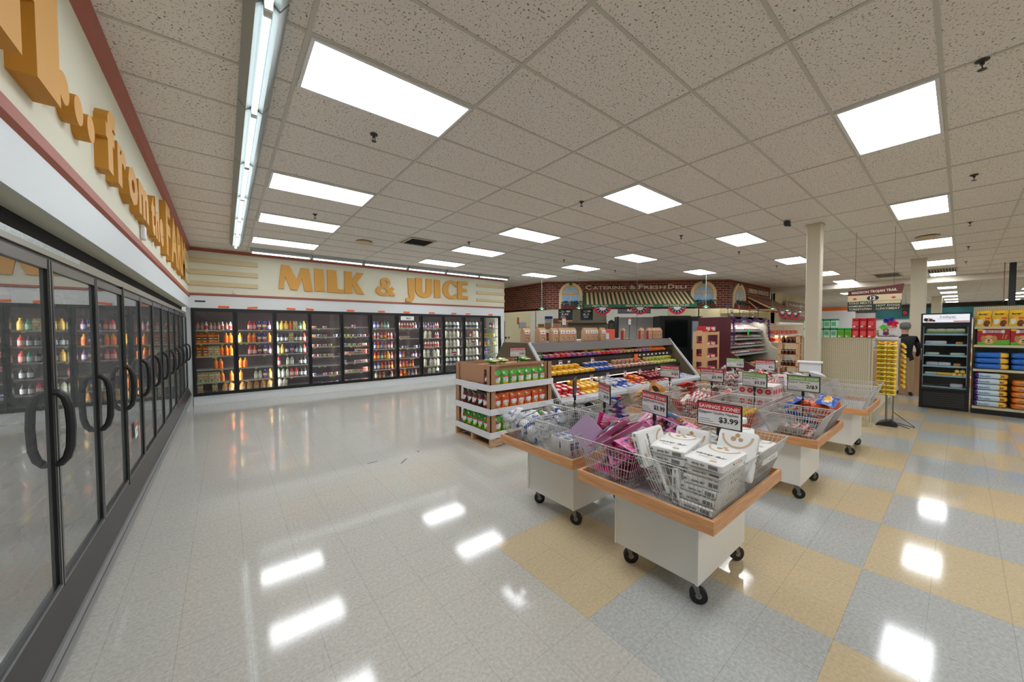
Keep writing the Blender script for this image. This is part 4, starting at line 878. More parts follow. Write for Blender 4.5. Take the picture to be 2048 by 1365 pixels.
POSES = {"wrapped":[[0.0846,-0.049,0.0295,-1.571,-0.0,2.119],[0.1229,-0.1058,0.0729,-1.823,0.413,-1.594],[-0.1014,-0.0752,0.0295,-1.571,0.0,1.381],[0.1176,0.0842,0.027,-1.571,-0.0,1.605],[0.0882,0.0678,0.0785,-1.571,-0.0,-0.974],[-0.0599,0.0489,0.0545,-2.471,-1.571,0.0],[-0.1182,0.0692,0.0495,-2.479,-1.571,0.0],[-0.0584,0.0899,0.1302,-1.424,0.109,-3.105],[0.0696,0.1148,0.1554,1.719,-1.96,-0.974],[-0.1186,-0.0546,0.1104,-1.571,-0.776,1.006],[0.1628,-0.163,0.1578,0.335,0.203,0.07],[0.144,0.0063,0.1117,-1.198,-0.453,1.439],[-0.1828,-0.0891,0.1202,0.888,2.738,-0.115],[0.1483,-0.0706,0.1374,-1.313,-0.413,1.547],[-0.1998,-0.1078,0.1784,0.913,2.848,-0.047],[0.0394,0.1551,0.212,1.786,-0.327,-1.571],[-0.1221,-0.1053,0.1777,0.548,-0.981,-2.087],[-0.0106,0.006,0.2047,-1.686,-0.675,1.783],[-0.152,0.0897,0.1534,-1.055,0.415,-2.363],[-0.1665,0.0896,0.2073,-2.208,0.135,1.577],[-0.1762,0.1818,0.2129,-0.94,1.161,-0.898],[0.164,0.0194,0.1982,-2.215,0.417,-1.644],[0.2021,-0.062,0.2,1.102,-2.57,0.156],[0.0161,-0.1613,0.1449,-0.498,-2.31,0.382],[0.2163,-0.0807,0.2524,1.102,-2.57,0.156],[-0.1819,0.0968,0.2564,-2.213,0.108,1.541]],"toy":[[0.0332,0.0004,0.0245,-1.571,-0.0,-1.039],[-0.1374,0.0595,0.0245,-1.571,0.0,-0.0],[-0.0043,0.0581,0.0685,-1.571,-0.0,-3.028],[-0.1309,-0.0774,0.0487,-1.572,-0.442,1.699],[0.1441,0.0251,0.0625,-1.815,0.322,-0.135],[0.141,0.0798,0.0996,-1.774,0.348,-0.01],[0.1751,0.0555,0.1402,1.776,-2.795,-0.018],[-0.1537,0.0745,0.0685,1.571,3.142,-0.0],[0.1702,0.0706,0.1865,1.699,-2.76,0.2],[-0.1656,0.0778,0.1125,-1.571,-0.0,-0.0],[0.154,0.1255,0.2283,-1.835,-0.305,-1.876],[-0.143,-0.0773,0.1285,-1.093,0.723,-0.227],[0.2068,0.1233,0.2573,1.776,-2.795,-0.018],[0.1883,0.1527,0.3056,-1.865,-0.276,-1.771],[0.2159,0.1405,0.3459,-1.795,0.335,-0.075],[0.1418,-0.1419,0.0845,-0.347,-3.142,0.0],[0.0231,-0.087,0.1341,2.294,0.503,0.188],[-0.0542,-0.1052,0.1073,2.204,-0.618,1.356]],"dark":[[-0.0549,-0.0375,0.0295,-1.571,-0.0,1.399],[0.129,-0.009,0.0295,-1.571,-0.0,-3.072],[-0.0376,0.1331,0.0697,1.571,-1.243,1.571],[-0.0067,0.0851,0.108,-0.525,0.873,-0.352],[-0.1611,-0.1454,0.1057,-2.808,-0.193,-0.066],[0.1091,-0.0495,0.0835,-1.571,-0.0,2.651],[0.1659,0.0726,0.1082,-2.188,0.338,-0.054],[-0.147,0.1044,0.1661,0.189,-2.199,-0.829],[-0.0611,-0.043,0.0835,-1.571,-0.0,1.167],[0.1307,-0.0944,0.1375,-1.571,-0.0,1.472],[0.0424,0.053,0.1719,-0.401,0.598,-0.168],[-0.1291,-0.0246,0.1439,-1.308,0.044,-2.137],[0.0487,-0.0952,0.1915,-1.571,0.0,2.048],[0.1681,-0.0465,0.227,-1.091,0.23,1.634],[-0.1121,-0.0896,0.2215,-1.943,-0.34,1.341],[-0.2308,0.0159,0.2063,1.17,1.283,-0.416]],"pasta":[[0.0866,0.0349,0.032,-1.571,-0.0,-1.166],[-0.0685,-0.0043,0.0711,-1.331,-0.268,-0.288],[0.107,-0.0714,0.0757,-1.42,-0.516,1.676],[-0.1231,-0.0912,0.1017,-1.893,-0.2,1.548],[0.1288,-0.0999,0.1237,-1.35,-0.493,1.532],[-0.0719,-0.0727,0.1864,-1.235,-0.176,-0.59],[-0.1731,-0.1035,0.209,-1.354,-0.311,-0.109],[-0.1638,0.0804,0.1388,1.844,-0.188,0.023],[-0.1639,0.0539,0.244,1.835,-0.649,-1.705],[0.1513,-0.1748,0.2002,-2.112,-1.186,-0.996],[-0.1895,0.1207,0.2636,-2.227,-0.183,0.063],[0.031,0.147,0.1184,0.998,-1.178,2.18],[-0.1699,-0.111,0.2721,-1.226,0.155,-1.462],[-0.1775,-0.1587,0.3236,-1.905,-0.179,1.613],[0.144,0.042,0.189,2.116,-0.975,1.322],[0.1155,0.0813,0.1393,1.571,-1.158,1.954]],"jerky":[[0.1082,0.0082,0.032,-1.571,0.0,-3.019],[-0.0825,-0.0431,0.0611,-1.308,0.067,-1.979],[-0.1712,0.1143,0.1727,0.406,-3.086,0.8],[0.041,0.0898,0.103,-1.619,0.402,1.567],[-0.1084,-0.0403,0.1455,-1.104,-0.22,-0.513],[-0.1364,-0.0651,0.1894,-1.433,-0.495,0.365],[-0.1766,-0.0854,0.2293,1.251,2.734,-0.049],[-0.1651,-0.1425,0.2799,-1.997,-0.293,1.653],[0.211,-0.0389,0.1426,1.452,-1.304,0.123],[0.0465,-0.1075,0.1634,-0.688,-0.093,1.877],[0.073,0.1119,0.184,-1.852,-0.395,-1.55],[0.0854,-0.057,0.1883,-2.439,-0.207,-1.514],[0.1374,0.1322,0.2438,-1.68,-0.398,-1.563],[0.1941,0.1244,0.3022,-1.172,-0.109,3.126],[0.1528,0.1497,0.358,-1.446,0.394,1.619]],"snack":[[0.0867,0.0333,0.032,-1.571,-0.0,3.012],[0.0771,0.0311,0.091,-1.571,-0.0,0.908],[-0.0391,-0.0652,0.1007,1.01,2.762,-0.129],[-0.1225,0.0883,0.0982,-1.921,0.854,1.381],[-0.1187,-0.0446,0.1602,-1.189,0.495,-1.421],[-0.1431,0.113,0.1735,-1.298,-0.581,-1.645],[-0.1815,0.1116,0.2368,-0.972,0.227,-3.063],[-0.0859,-0.173,0.1949,-1.321,1.909,-1.306],[0.1329,-0.1001,0.1355,0.983,0.436,-1.668],[0.1371,0.1025,0.1437,-2.156,-0.614,-1.379],[-0.1569,-0.0611,0.2084,-1.952,-0.497,1.718],[-0.0543,-0.0663,0.2984,-0.601,0.955,1.019],[0.1719,-0.0937,0.1904,1.074,-0.539,-2.991]],"clear":[[0.0477,0.0187,0.0295,-1.571,0.0,0.446],[-0.0019,0.0358,0.0835,-1.571,-0.0,0.73],[0.1288,0.087,0.1079,-1.145,0.34,1.667],[-0.1463,-0.0413,0.0892,-1.171,-0.41,-0.059],[-0.1304,-0.1028,0.1337,-1.984,-0.397,1.603],[-0.1443,-0.1217,0.1865,-1.977,-0.36,1.586],[0.1444,-0.0619,0.1022,0.764,-2.969,0.022],[-0.1577,-0.0253,0.2179,-2.204,1.119,0.901],[0.1276,0.0727,0.1935,-1.541,-0.399,-2.131],[-0.1617,0.0896,0.15,-0.558,0.258,-3.083],[0.0082,0.1306,0.2226,-2.467,0.638,1.208],[0.1087,-0.1042,0.1439,-1.779,0.8,-1.672],[-0.1545,0.1291,0.216,-1.917,0.819,1.394]],"white":[[-0.1077,-0.01,0.042,-1.571,-0.0,0.023],[-0.1706,0.027,0.1759,1.571,-2.315,0.0],[-0.0124,0.1565,0.2012,0.381,2.419,0.304],[0.1211,-0.0363,0.0983,1.214,-2.966,0.06],[0.1064,-0.1039,0.2532,-2.106,0.182,0.043],[0.1246,0.089,0.2922,-1.938,0.381,-1.372],[0.1816,0.045,0.3452,-1.244,0.385,0.126],[0.1494,-0.1317,0.4043,-1.758,0.266,-1.572]],"candy":[[0.0791,-0.1349,0.075,-1.589,-1.243,-1.551],[-0.1418,0.0239,0.0462,-1.571,0.271,0.0],[-0.0564,-0.0394,0.0785,-1.794,0.154,-0.977],[0.1057,-0.0907,0.1126,-0.652,1.012,2.567],[0.1224,0.048,0.0767,-2.062,-0.0,0.0],[0.0277,0.0645,0.1289,-1.817,0.43,1.044],[0.1803,-0.0171,0.1861,-1.584,0.438,-0.002],[0.0889,0.09,0.2257,-2.276,-0.758,0.63],[-0.1751,0.0936,0.167,1.095,3.033,0.083],[-0.1206,-0.0014,0.1844,-1.81,0.393,-2.219],[-0.1166,-0.1264,0.1833,-1.615,-0.463,1.577],[-0.1858,-0.1074,0.2503,1.119,3.102,-0.013],[0.0827,-0.1533,0.255,-1.651,-0.31,1.569],[-0.0367,0.0928,0.2085,-1.039,-0.469,2.969],[-0.0371,0.0982,0.2759,-2.221,0.259,-0.504],[-0.0149,0.1115,0.325,-2.221,0.259,-0.503],[0.0389,-0.0012,0.341,0.657,1.137,1.679]],"cbag":[[-0.0996,-0.017,0.0295,-1.571,-0.0,1.676],[0.101,-0.0735,0.0559,-1.281,-0.0,1.672],[0.0957,0.0813,0.0735,-1.741,-0.455,-1.548],[0.1379,-0.0528,0.1312,-1.86,0.368,-1.675],[-0.1061,-0.034,0.1093,-1.571,0.382,-2.384],[0.147,-0.1066,0.1667,-1.284,-0.369,1.472],[0.1808,-0.1049,0.2184,1.179,-2.888,0.041],[-0.114,-0.0613,0.1577,-1.191,-0.042,-0.708],[0.0734,0.0949,0.1911,-2.418,-0.883,0.373],[0.0042,0.1165,0.1822,-0.54,-0.488,-1.829],[-0.0492,0.0906,0.2395,-0.612,0.533,-2.358],[-0.1489,0.0772,0.2038,1.638,2.09,-0.385],[-0.1769,-0.1222,0.2328,1.546,-1.984,0.755],[-0.2338,0.1048,0.2484,-0.334,-1.041,1.805],[-0.0278,-0.0933,0.2504,2.142,0.385,-0.663],[0.2285,0.0828,0.2141,0.243,-0.397,1.457],[-0.0566,-0.1133,0.3006,1.186,2.57,0.795],[-0.1113,0.1518,0.3045,-1.045,-0.272,-1.674]],"pale":[[-0.055,-0.0458,0.0295,-1.571,-0.0,1.785],[0.1112,0.074,0.0595,-1.869,-0.041,-1.654],[-0.0706,0.0603,0.0735,-1.908,-0.068,0.023],[-0.1628,0.1644,0.1617,0.334,2.951,0.066],[-0.1409,-0.1073,0.1357,-1.633,1.17,0.931],[0.149,-0.0574,0.0859,1.21,-2.877,-0.0],[0.1653,0.0755,0.1459,-2.068,0.264,0.0],[-0.0636,0.1189,0.1957,2.807,-0.203,0.07],[-0.0089,-0.0613,0.1567,-1.516,-0.15,0.804],[0.2239,-0.1142,0.1807,0.282,-0.348,1.472],[-0.138,0.068,0.2138,-0.515,0.872,-0.434],[-0.169,0.023,0.2472,0.365,2.661,0.15],[0.021,-0.0867,0.2096,-1.699,-0.095,2.092],[0.1204,-0.0335,0.2703,-1.234,0.115,1.514],[-0.0651,-0.101,0.2809,-1.696,-0.656,0.681],[-0.17,-0.1398,0.2623,-2.178,-0.295,1.652],[0.1769,-0.1575,0.3095,-1.766,0.354,-1.639],[0.0896,0.1331,0.2548,-0.259,-1.991,-2.182],[-0.1711,0.2017,0.3368,2.813,1.358,-0.301],[0.2035,0.1098,0.3077,1.496,-2.599,0.033]],"doll":[[0.0183,-0.0099,0.0285,-1.571,-0.0,1.236],[0.1476,-0.0017,0.1216,-1.754,-0.163,0.056],[0.0416,-0.0676,0.1627,-1.118,-0.151,-1.607],[-0.0589,0.0477,0.1527,-1.104,-0.097,-1.718],[-0.0769,0.029,0.2056,-1.787,0.427,2.318],[-0.0894,-0.1408,0.2538,-1.598,0.286,-1.57],[0.0939,0.1904,0.3036,0.122,1.934,0.002],[-0.1035,-0.1545,0.3044,-1.541,-0.285,1.562],[-0.081,-0.021,0.3225,-2.131,0.566,0.678],[-0.1288,0.0581,0.3193,-2.31,0.254,0.239]],"dolr":[[-0.0253,-0.038,0.0285,-1.571,-0.0,-1.595],[-0.0341,0.0854,0.0949,-1.571,-0.192,1.571],[0.0459,-0.0054,0.1302,-1.462,-0.163,0.978],[0.1681,0.0252,0.1892,-1.376,0.012,-0.059],[-0.0147,0.1508,0.2689,-1.21,0.593,-1.314],[-0.1682,-0.0113,0.1717,-0.935,-0.252,0.01],[0.0341,-0.1265,0.2125,-1.54,0.275,-1.573],[-0.0401,0.0217,0.2777,-1.572,-0.621,1.569],[-0.0106,-0.1295,0.2642,-1.625,-0.271,1.656],[-0.0358,-0.0665,0.3352,1.296,3.109,0.0]],"tube":[[0.0119,0.059,0.0405,-1.571,-0.0,2.713],[0.0256,-0.0386,0.0946,-1.543,0.573,-1.949],[-0.0622,0.0055,0.097,-0.159,-2.588,-1.702],[0.0012,-0.1408,0.1265,0.336,-0.22,-0.076],[-0.1526,-0.0355,0.0577,0.232,-0.09,-1.672],[-0.1249,0.1458,0.1412,0.685,1.038,-2.528],[0.0897,0.1222,0.1234,0.512,-1.2,2.713],[-0.2146,0.0876,0.1884,0.625,1.108,-0.998],[-0.0217,-0.0018,0.194,-1.825,-0.52,1.623],[0.1645,-0.0644,0.1125,-1.607,-1.571,0.0],[-0.0508,-0.162,0.1888,1.235,0.22,3.066],[0.1641,0.0121,0.1125,-0.049,-1.571,0.0],[-0.1316,0.0299,0.2017,-0.33,-0.717,1.456],[-0.11,-0.1817,0.2498,-0.334,2.919,-0.067],[-0.2157,-0.0667,0.1925,-1.895,-0.608,1.76],[0.2138,0.0983,0.1853,0.741,1.968,-0.871],[-0.1543,-0.0976,0.2552,-1.023,0.534,0.21]]}
def settle(P, key, cx, cy, h, label, cat, grp, pre=None):
    """poses found by letting the packs drop into the basket"""
    from mathutils import Euler
    for k, q in enumerate(POSES[key]):
        Rm = Euler(q[3:6]).to_matrix(); c = Vector((cx+q[0], cy+q[1], TZ+.004+q[2]))
        if pre is not None: Rm = Rm @ pre
        P[k % len(P)].put(tuple(c-Rm @ Vector((0, 0, h/2))), 0, label, cat, grp, tuple(Rm.to_euler()))
settle(DP, 'doll', 2.235, 1.485, .335, 'pink doll pack in the basket with the lilac card', 'doll pack', 'doll packs beside the lilac card')
settle(DP, 'dolr', 2.825, 1.485, .335, 'pink doll pack in the basket behind the doll sign', 'doll pack', 'doll packs behind the doll sign')
o = MB().box(-.11, 0, 0, .11, .003, .22, LIL).build('lilac_card', None, False, (2.03, 1.755, TZ+.22)); o.rotation_euler = (.1, .75, -1.2); tag(o, 'plain lilac card standing on one corner at the end of the doll basket', 'card')
# --- jumbled goods for the other baskets
def bag_proto(w, h, t, cols, style, name, seed=1, nu=8, nv=10):
    ms = [mat(c, .3) for c in cols]
    def pick(u, v, s):
        if style == 'band': return 1 if .38 < v < .62 else (2 if v > .85 else 0)
        if style == 'blob': return 1 if (u-.5)**2+(v-.55)**2 < .05 else (2 if v < .25 else 0)
        if style == 'stripe': return int(u*8+v*3) % 2
        return int(u*5+math.sin(v*9)) % len(ms)
    return Proto(lambda: pillow(w, h, t, ms, pick, nu, nv, seed, .05, .005).build(name, None, True))
def jumble(P, cx, cy, n, layers, label, cat, grp, sx=.20, sy=.13, z0=.012, dz=.05, lie=True, z1=TZ):
    k = 0
    per = max(1, n//layers)
    for L in range(layers):
        ex = sx*(.78+.22*L/max(1, layers-1)) if layers > 1 else sx
        for i in range(per):
            a = rnd.uniform(0, 6.28)
            x = cx+(-ex+2*ex*((i % 3)+.5)/3)+rnd.uniform(-.02, .02); y = cy+(-sy+2*sy*((i//3 % 2)+.5)/2)+rnd.uniform(-.02, .02)
            rot = (-PI/2+rnd.uniform(-.35, .35), rnd.uniform(-.3, .3), a) if lie else (rnd.uniform(-.25, .25), rnd.uniform(-.2, .2), a)
            P[(k) % len(P)].put((x, y, z1+z0+dz*L+.02), 0, label, cat, grp, rot); k += 1
WP = [bag_proto(.09, .16, .05, [(226, 228, 232), (52, 72, 150), (226, 228, 232)], 'band', 'wrapped_pack', 3), bag_proto(.10, .17, .045, [(214, 216, 220), (120, 130, 190), (232, 234, 238)], 'blob', 'wrapped_pack', 4)]
settle(WP, 'wrapped', 2.335, 2.545, 0.16, 'shiny blue and white wrapped pack heaped by the chip display', 'wrapped pack', 'packs heaped by the chip display')
UP = Proto(lambda: mk_pack(.055, .10, .155, (222, 224, 222), (70, 80, 150), 'swab_pack', (200, 40, 50)))
for i in range(6):
    for j in range(2): UP.put((2.17+.066*i, 1.995+.112*j, TZ+.01), rnd.uniform(-.04, .04), 'white swab pack standing upright in its basket row', 'swab pack', 'white packs standing in the left corner basket')
TOY = [bag_proto(.12, .18, .04, [(60, 90, 170), (200, 50, 60), (210, 214, 220)], 'mix', 'toy_pack', 5), bag_proto(.12, .16, .04, [(200, 206, 214), (60, 120, 180), (214, 60, 80)], 'band', 'toy_pack', 6)]
settle(TOY, 'toy', 2.925, 2.055, 0.17, 'mixed blue and red toy pack behind the upright white packs', 'toy pack', 'toy packs behind the swab packs')
DKP = [bag_proto(.12, .18, .05, [(62, 66, 70), (150, 154, 158), (40, 42, 46)], 'band', 'dark_pack', 7)]
settle(DKP, 'dark', 2.925, 2.545, 0.18, 'dark grey pack behind the $.99 sign', 'dark pack', 'dark packs behind the swab packs')
CANM = mat((176, 176, 172), .3, .8)
def mk_can():
    m = MB(); m.lathe([(.030, 0), (.033, 0), (.033, .004), (.032, .008), (.032, .10), (.033, .104), (.033, .108), (.030, .108)], [CANM, CANM, CANM, mat((196, 190, 182), .35), CANM, CANM, CANM], 18); 
    m.box(-.012, -.0335, .03, .02, -.031, .08, RED); m.box(-.02, .031, .03, .012, .0335, .08, mat((206, 60, 60), .4)); m.box(.0315, -.014, .03, .0335, .014, .08, RED)
    return m.build('food_can', None, True)
CAN = Proto(mk_can)
k = 0
for (x, y, z) in [(4.195, .892+.069*i, .0) for i in range(4)]+[(4.31, .892+.069*i, .0) for i in range(4)]+[(4.425, .892+.069*i, .0) for i in range(4)]+[(4.195, .927+.069*i, .058) for i in range(3)]+[(4.31, .927+.069*i, .058) for i in range(2)]:
    CAN.put((x+.108, y, TZ+.040+z), 0, 'silver food can with a red label, lying in the low basket', 'food can', 'silver cans in the low basket', (0, -PI/2, 0))
BLU = [bag_proto(.16, .22, .06, [(52, 100, 190), (226, 170, 60), (40, 70, 160)], 'blob', 'pasta_bag', 8)]; ORB = [bag_proto(.15, .2, .06, [(222, 92, 50), (240, 170, 110), (190, 40, 40)], 'band', 'pasta_bag', 9)]
settle(ORB+BLU+ORB, 'pasta', 4.985, 0.995, .21, 'blue or orange pasta bag in the basket beside the cans', 'pasta bag', 'pasta bags')
def mk_honey():
    m = MB(); am = mat((172, 84, 24), .2, coat=.5)
    m.lathe([(.03, 0), (.034, .02), (.033, .06), (.026, .085), (.027, .11), (.022, .135), (.014, .14), (.014, .145), (.015, .145), (.014, .165), (.004, .185)], [am, mat((206, 60, 40), .3), am, am, am, am, am, mat((240, 196, 40), .4), mat((240, 196, 40), .4), mat((240, 196, 40), .4)], 12); return m.build('honey_bottle', None, True)
HN = Proto(mk_honey)
for i in range(6):
    for j in range(3): HN.put((4.215+.072*i, 1.405+.08*j, TZ+.008), rnd.uniform(0, 6), 'amber honey bottle with a yellow cap', 'honey bottle', 'honey bottles in the middle basket')
def mk_dotbox():
    m = MB(); w, d, h = .17, .17, .13; m.rbox(-w/2, -d/2, 0, w/2, d/2, h, mat((228, 214, 212), .45), .003)
    for s in (-.04, .04):
        m.disc((-w/2-.001, s, h*.5), .03, .03, mat((214, 50, 60), .4), None, 16, (0, 1, 0)); m.disc((-w/2-.0018, s, h*.5), .012, .012, mat((236, 150, 150), .4), None, 12, (0, 1, 0))
        m.disc((s, -d/2-.001, h*.5), .03, .03, mat((214, 50, 60), .4), None, 16)
    return m.build('dotted_box')
DB = Proto(mk_dotbox)
for L, n_ in ((0, 2), (1, 4), (2, 4)):
    for i in range(n_): DB.put((4.885+.18*(i % 2)+.005, 1.485 if L == 0 else (1.395+.18*(i//2)), TZ+.01+.132*L), 0, 'white box with round red dots below the honey sign', 'dotted box', 'boxes with red dots')
RB = [bag_proto(.17, .24, .06, [(196, 40, 44), (196, 140, 90), (226, 210, 190)], 'blob', 'jerky_bag', 10), bag_proto(.16, .22, .05, [(206, 206, 204), (180, 60, 60), (140, 40, 40)], 'stripe', 'jerky_bag', 11)]
settle(RB, 'jerky', 4.375, 1.995, 0.22, 'red and tan snack bag behind the napkin sign', 'snack bag', 'red bags behind the napkin sign')
OB = [bag_proto(.15, .2, .06, [(226, 160, 90), (60, 50, 44), (236, 190, 130)], 'blob', 'snack_bag', 12)]
settle(OB, 'snack', 4.375, 2.485, 0.2, 'orange tan snack bag in the basket by the deli case', 'snack bag', 'orange snack bags by the deli case')
def mk_tube():
    m = MB(); br = mat((206, 176, 156), .6); m.lathe([(.035, 0), (.036, .002), (.036, .05), (.036, .16), (.036, .21), (.036, .218)], [mat((60, 44, 36), .5), br, mat((214, 90, 80), .5), br, mat((60, 44, 36), .5)], 16); return m.build('paper_tube', None, True)
TB = Proto(mk_tube)
settle([TB], 'tube', 4.965, 1.995, .218, 'brown paper snack tube lying with a dark end showing', 'paper tube', 'brown paper tubes', Matrix.Rotation(PI/2, 3, 'Y'))
CLB = [bag_proto(.15, .2, .05, [(196, 190, 186), (170, 120, 110), (220, 216, 214)], 'mix', 'clear_pack', 13)]
settle(CLB, 'clear', 4.965, 2.485, 0.2, 'pale crinkly pack beside the deli case rail', 'clear pack', 'pale packs beside the deli case')
WB = [bag_proto(.2, .26, .08, [(222, 224, 230), (206, 210, 222), (232, 232, 236)], 'blob', 'white_bag', 14)]
settle(WB, 'white', 6.435, 1.405, 0.26, 'white bag in the basket below the blank sign', 'white bag', 'white bags below the blank sign')
RC = [bag_proto(.14, .22, .05, [(206, 44, 44), (232, 206, 200), (206, 44, 44)], 'stripe', 'candy_pack', 15)]
settle(RC, 'candy', 6.415, 1.895, 0.22, 'red and white striped candy pack below the 42c sign', 'candy pack', 'striped candy packs')
settle([bag_proto(.15, .2, .05, [(150, 90, 76), (206, 200, 200), (120, 60, 50)], 'mix', 'candy_bag', 16)], 'cbag', 6.415, 2.385, .2, 'brown and clear candy bag beside the striped candy', 'candy bag', 'brown candy bags')
PKB = [bag_proto(.15, .2, .05, [(206, 190, 186), (190, 60, 60), (214, 206, 204)], 'blob', 'candy_bag', 17)]
for c_ in ((7.005, 1.895), (7.005, 2.385)): settle(PKB, 'pale', c_[0], c_[1], .2, 'pale pink candy bag in the two baskets behind the candy', 'candy bag', 'pale candy bags')
# ================================================================ chip display on its pallet
px0, px1, py0, py1 = 2.88, 4.10, 4.09, 5.07
r = thing('wooden_pallet', 'worn wooden pallet under the cardboard chip display', 'pallet', (px0, py0, 0))
W_, D_ = px1-px0, py1-py0
for i in range(8): MB().box(i*(W_-.09)/7, 0, .115, .09+i*(W_-.09)/7, D_, .13, PALLET).build('deck_board', r)
for y in (0, D_/2-.02, D_-.04): MB().prism([(0, .015), (.22, .015), (.24, .055), (.44, .055), (.46, .015), (.76, .015), (.78, .055), (.98, .055), (1.0, .015), (W_, .015), (W_, .115), (0, .115)], y, y+.04, PALLET, 'y').build('stringer', r)
for x in (0, W_/2-.045, W_-.09): MB().box(x, 0, 0, x+.09, D_, .0149, PALLET).build('bottom_board', r)
ds = thing('chip_display', 'three tier cardboard display of chip bags on a pallet', 'chip display', (px0-.01, py0-.01, .13))
DW, DD = W_+.02, D_+.02
WT = mat((222, 224, 230), .6)
TI = [(.03, .10), (.335, .10), (.665, .10)]
for zi, (z, hh) in enumerate(((.0, .09), (.33, .09), (.67, .09))):
    m = MB(); m.box(.0, .0, z, DW, .006, z+hh, WT); m.box(0, DD-.006, z, DW, DD, z+hh, WT); m.box(0, .006, z, .006, DD-.006, z+hh, WT); m.box(DW-.006, .006, z, DW, DD-.006, z+hh, WT); m.box(.006, .006, z, DW-.006, DD-.006, z+.008, CARD); m.build('shelf_tray', ds)
m = MB(); m.box(.30, .22, .01, DW-.05, DD-.2, .99, CARD); m.build('core', ds)
m = MB()
for (x, y) in ((.02, .02), (DW-.11, .02), (.02, DD-.11), (DW-.11, DD-.11)):
    m2 = MB(); zz = .09
    m2.box(x, y, .09, x+.012, y+.09, 1.03, CARD); m2.box(x, y, .09, x+.09, y+.012, 1.03, CARD) if y < .5 else m2.box(x, y+.078, .09, x+.09, y+.09, 1.03, CARD)
    m2.build('corner_post', ds)
m.box(.02, DD-.03, .76, .03, DD-.02, .77, CARD)
MB().box(.04, .22, .76, .052, DD-.02, 1.03, CARD).box(.04, DD-.034, .76, DW-.02, DD-.02, 1.03, CARD).box(.3, .20, .99, DW-.02, .212, 1.03, CARD).build('back_panel', ds)
def mk_chip(base, band, lab2, nm, seed, word):
    ms = [mat(base, .28, coat=.2), mat((206, 40, 50), .35), mat((232, 234, 236), .35), mat(band, .35), mat(lab2, .4)]
    def pick(u, v, s):
        if s > 0: return 0
        if .60 < v < .72 and .2 < u < .8: return 1
        if .36 < v < .58 and .12 < u < .88: return 2 if math.sin(u*40)*math.sin(v*60) > -.35 else 0
        if .27 < v < .33 and .2 < u < .8: return 3
        if v < .17: return 4
        if .76 < v < .9 and (u-.3)**2*9+(v-.83)**2*50 < .14: return 2
        return 0
    def make():
        m = pillow(.146, .265, .07, ms, pick, 14, 20, seed, .05, .006)
        text(m, 'herr\'s'[:0]+word, (0, -.0405, .165), (1, 0, 0), (0, 0, 1), WHITE, h=.016, w=.06, bold=.02)
        return m.build('chip_bag', None, True)
    return make
CB = {'g': [Proto(mk_chip((66, 168, 44), (240, 200, 40), (226, 190, 130), 'g', s, 'Herr\'s')) for s in (1, 2)], 'o': [Proto(mk_chip((232, 104, 26), (240, 190, 120), (226, 120, 40), 'o', s, 'Herr\'s')) for s in (3, 4)], 'k': [Proto(mk_chip((66, 50, 52), (200, 50, 50), (226, 120, 50), 'k', s, 'Herr\'s')) for s in (5, 6)]}
cn = {'g': 'green sour cream chip bag', 'o': 'orange chip bag', 'k': 'dark barbecue chip bag'}
tn = ['bottom', 'middle', 'top']
def chip_row(side, tier, s):
    z = .13+(.012, .342, .682)[tier]
    for k, c in enumerate(s):
        if c == ' ': continue
        P = CB[c][k % 2]; tl = rnd.uniform(-.06, .18)
        if side == 'front': loc = (px0+.185+.148*k, py0+.09, z+.004); rz = rnd.uniform(-.12, .12)
        else: loc = (px0+.09, py1-.165-.148*k, z+.004); rz = -PI/2+rnd.uniform(-.12, .12)
        P.put(loc, 0, '%s on the %s tier, %s side of the display' % (cn[c], tn[tier], 'long' if side == 'front' else 'narrow'), 'chip bag', '%ss, %s tier, %s' % (cn[c], tn[tier], side), (-abs(tl)*.25, rnd.uniform(-.03, .03), rz))
chip_row('front', 2, 'ggggggg'); chip_row('front', 1, 'ooooooo'); chip_row('front', 0, 'ggggggg')
chip_row('side', 2, ' o kk'); chip_row('side', 1, 'kkkkk'); chip_row('side', 0, 'ggggg')
for k in range(3): CB['g'][k % 2].put((px0+(.43, .62, 1.10)[k], py0+.42, .13+1.045), 0, 'green chip bag lying on top of the cardboard display core', 'chip bag', 'green chip bags on top of the display', (-PI/2, 0, .1*k))
sign(3.80, 4.60, 'Sour Cream Chips', '2/$5', th=1.05, label='red topped price sign standing on the chip display', z=1.30, w=.27, base=1.13)
# ================================================================ open deli island case
cx0, cx1 = 4.55, 9.74
dc = thing('deli_case', 'long sloping open refrigerated deli island case with three shelves', 'refrigerated case', (0, 0, 0))
BRN = mat((98, 86, 66), .5); GREYM = mat((104, 98, 94), .45); RAILM = mat((196, 198, 206), .35); DEEP = mat((40, 38, 40), .6)
cy = 5.52
prof = [(4.33, .44), (5.12, 1.41), (5.92, 1.41), (6.70, .44), (6.60, .0), (4.44, .0)]
for (a, b) in ((cx0-.04, cx0), (cx1, cx1+.04)): MB().prism(prof, a, b, BRN, 'x').build('end_panel', dc)
for (a, b) in ((cx0-.055, cx0+.01), (cx1-.01, cx1+.055)):
    MB().prism([(4.30, .44), (4.34, .42), (5.14, 1.40), (5.12, 1.425)], a, b, RAILM, 'x').build('edge_trim', dc)
MB().prism([(5.10, 1.36), (5.12, 1.41), (5.92, 1.41), (5.94, 1.36)], cx0, cx1, GREYM, 'x').prism([(4.98, 1.24), (4.985, 1.235), (5.12, 1.41), (5.10, 1.41)], cx0, cx1, GREYM, 'x').build('canopy', dc)
MB().box(cx0, 5.50, .3, cx1, 5.54, 1.36, mat((170, 150, 130), .6)).build('back_panel', dc)
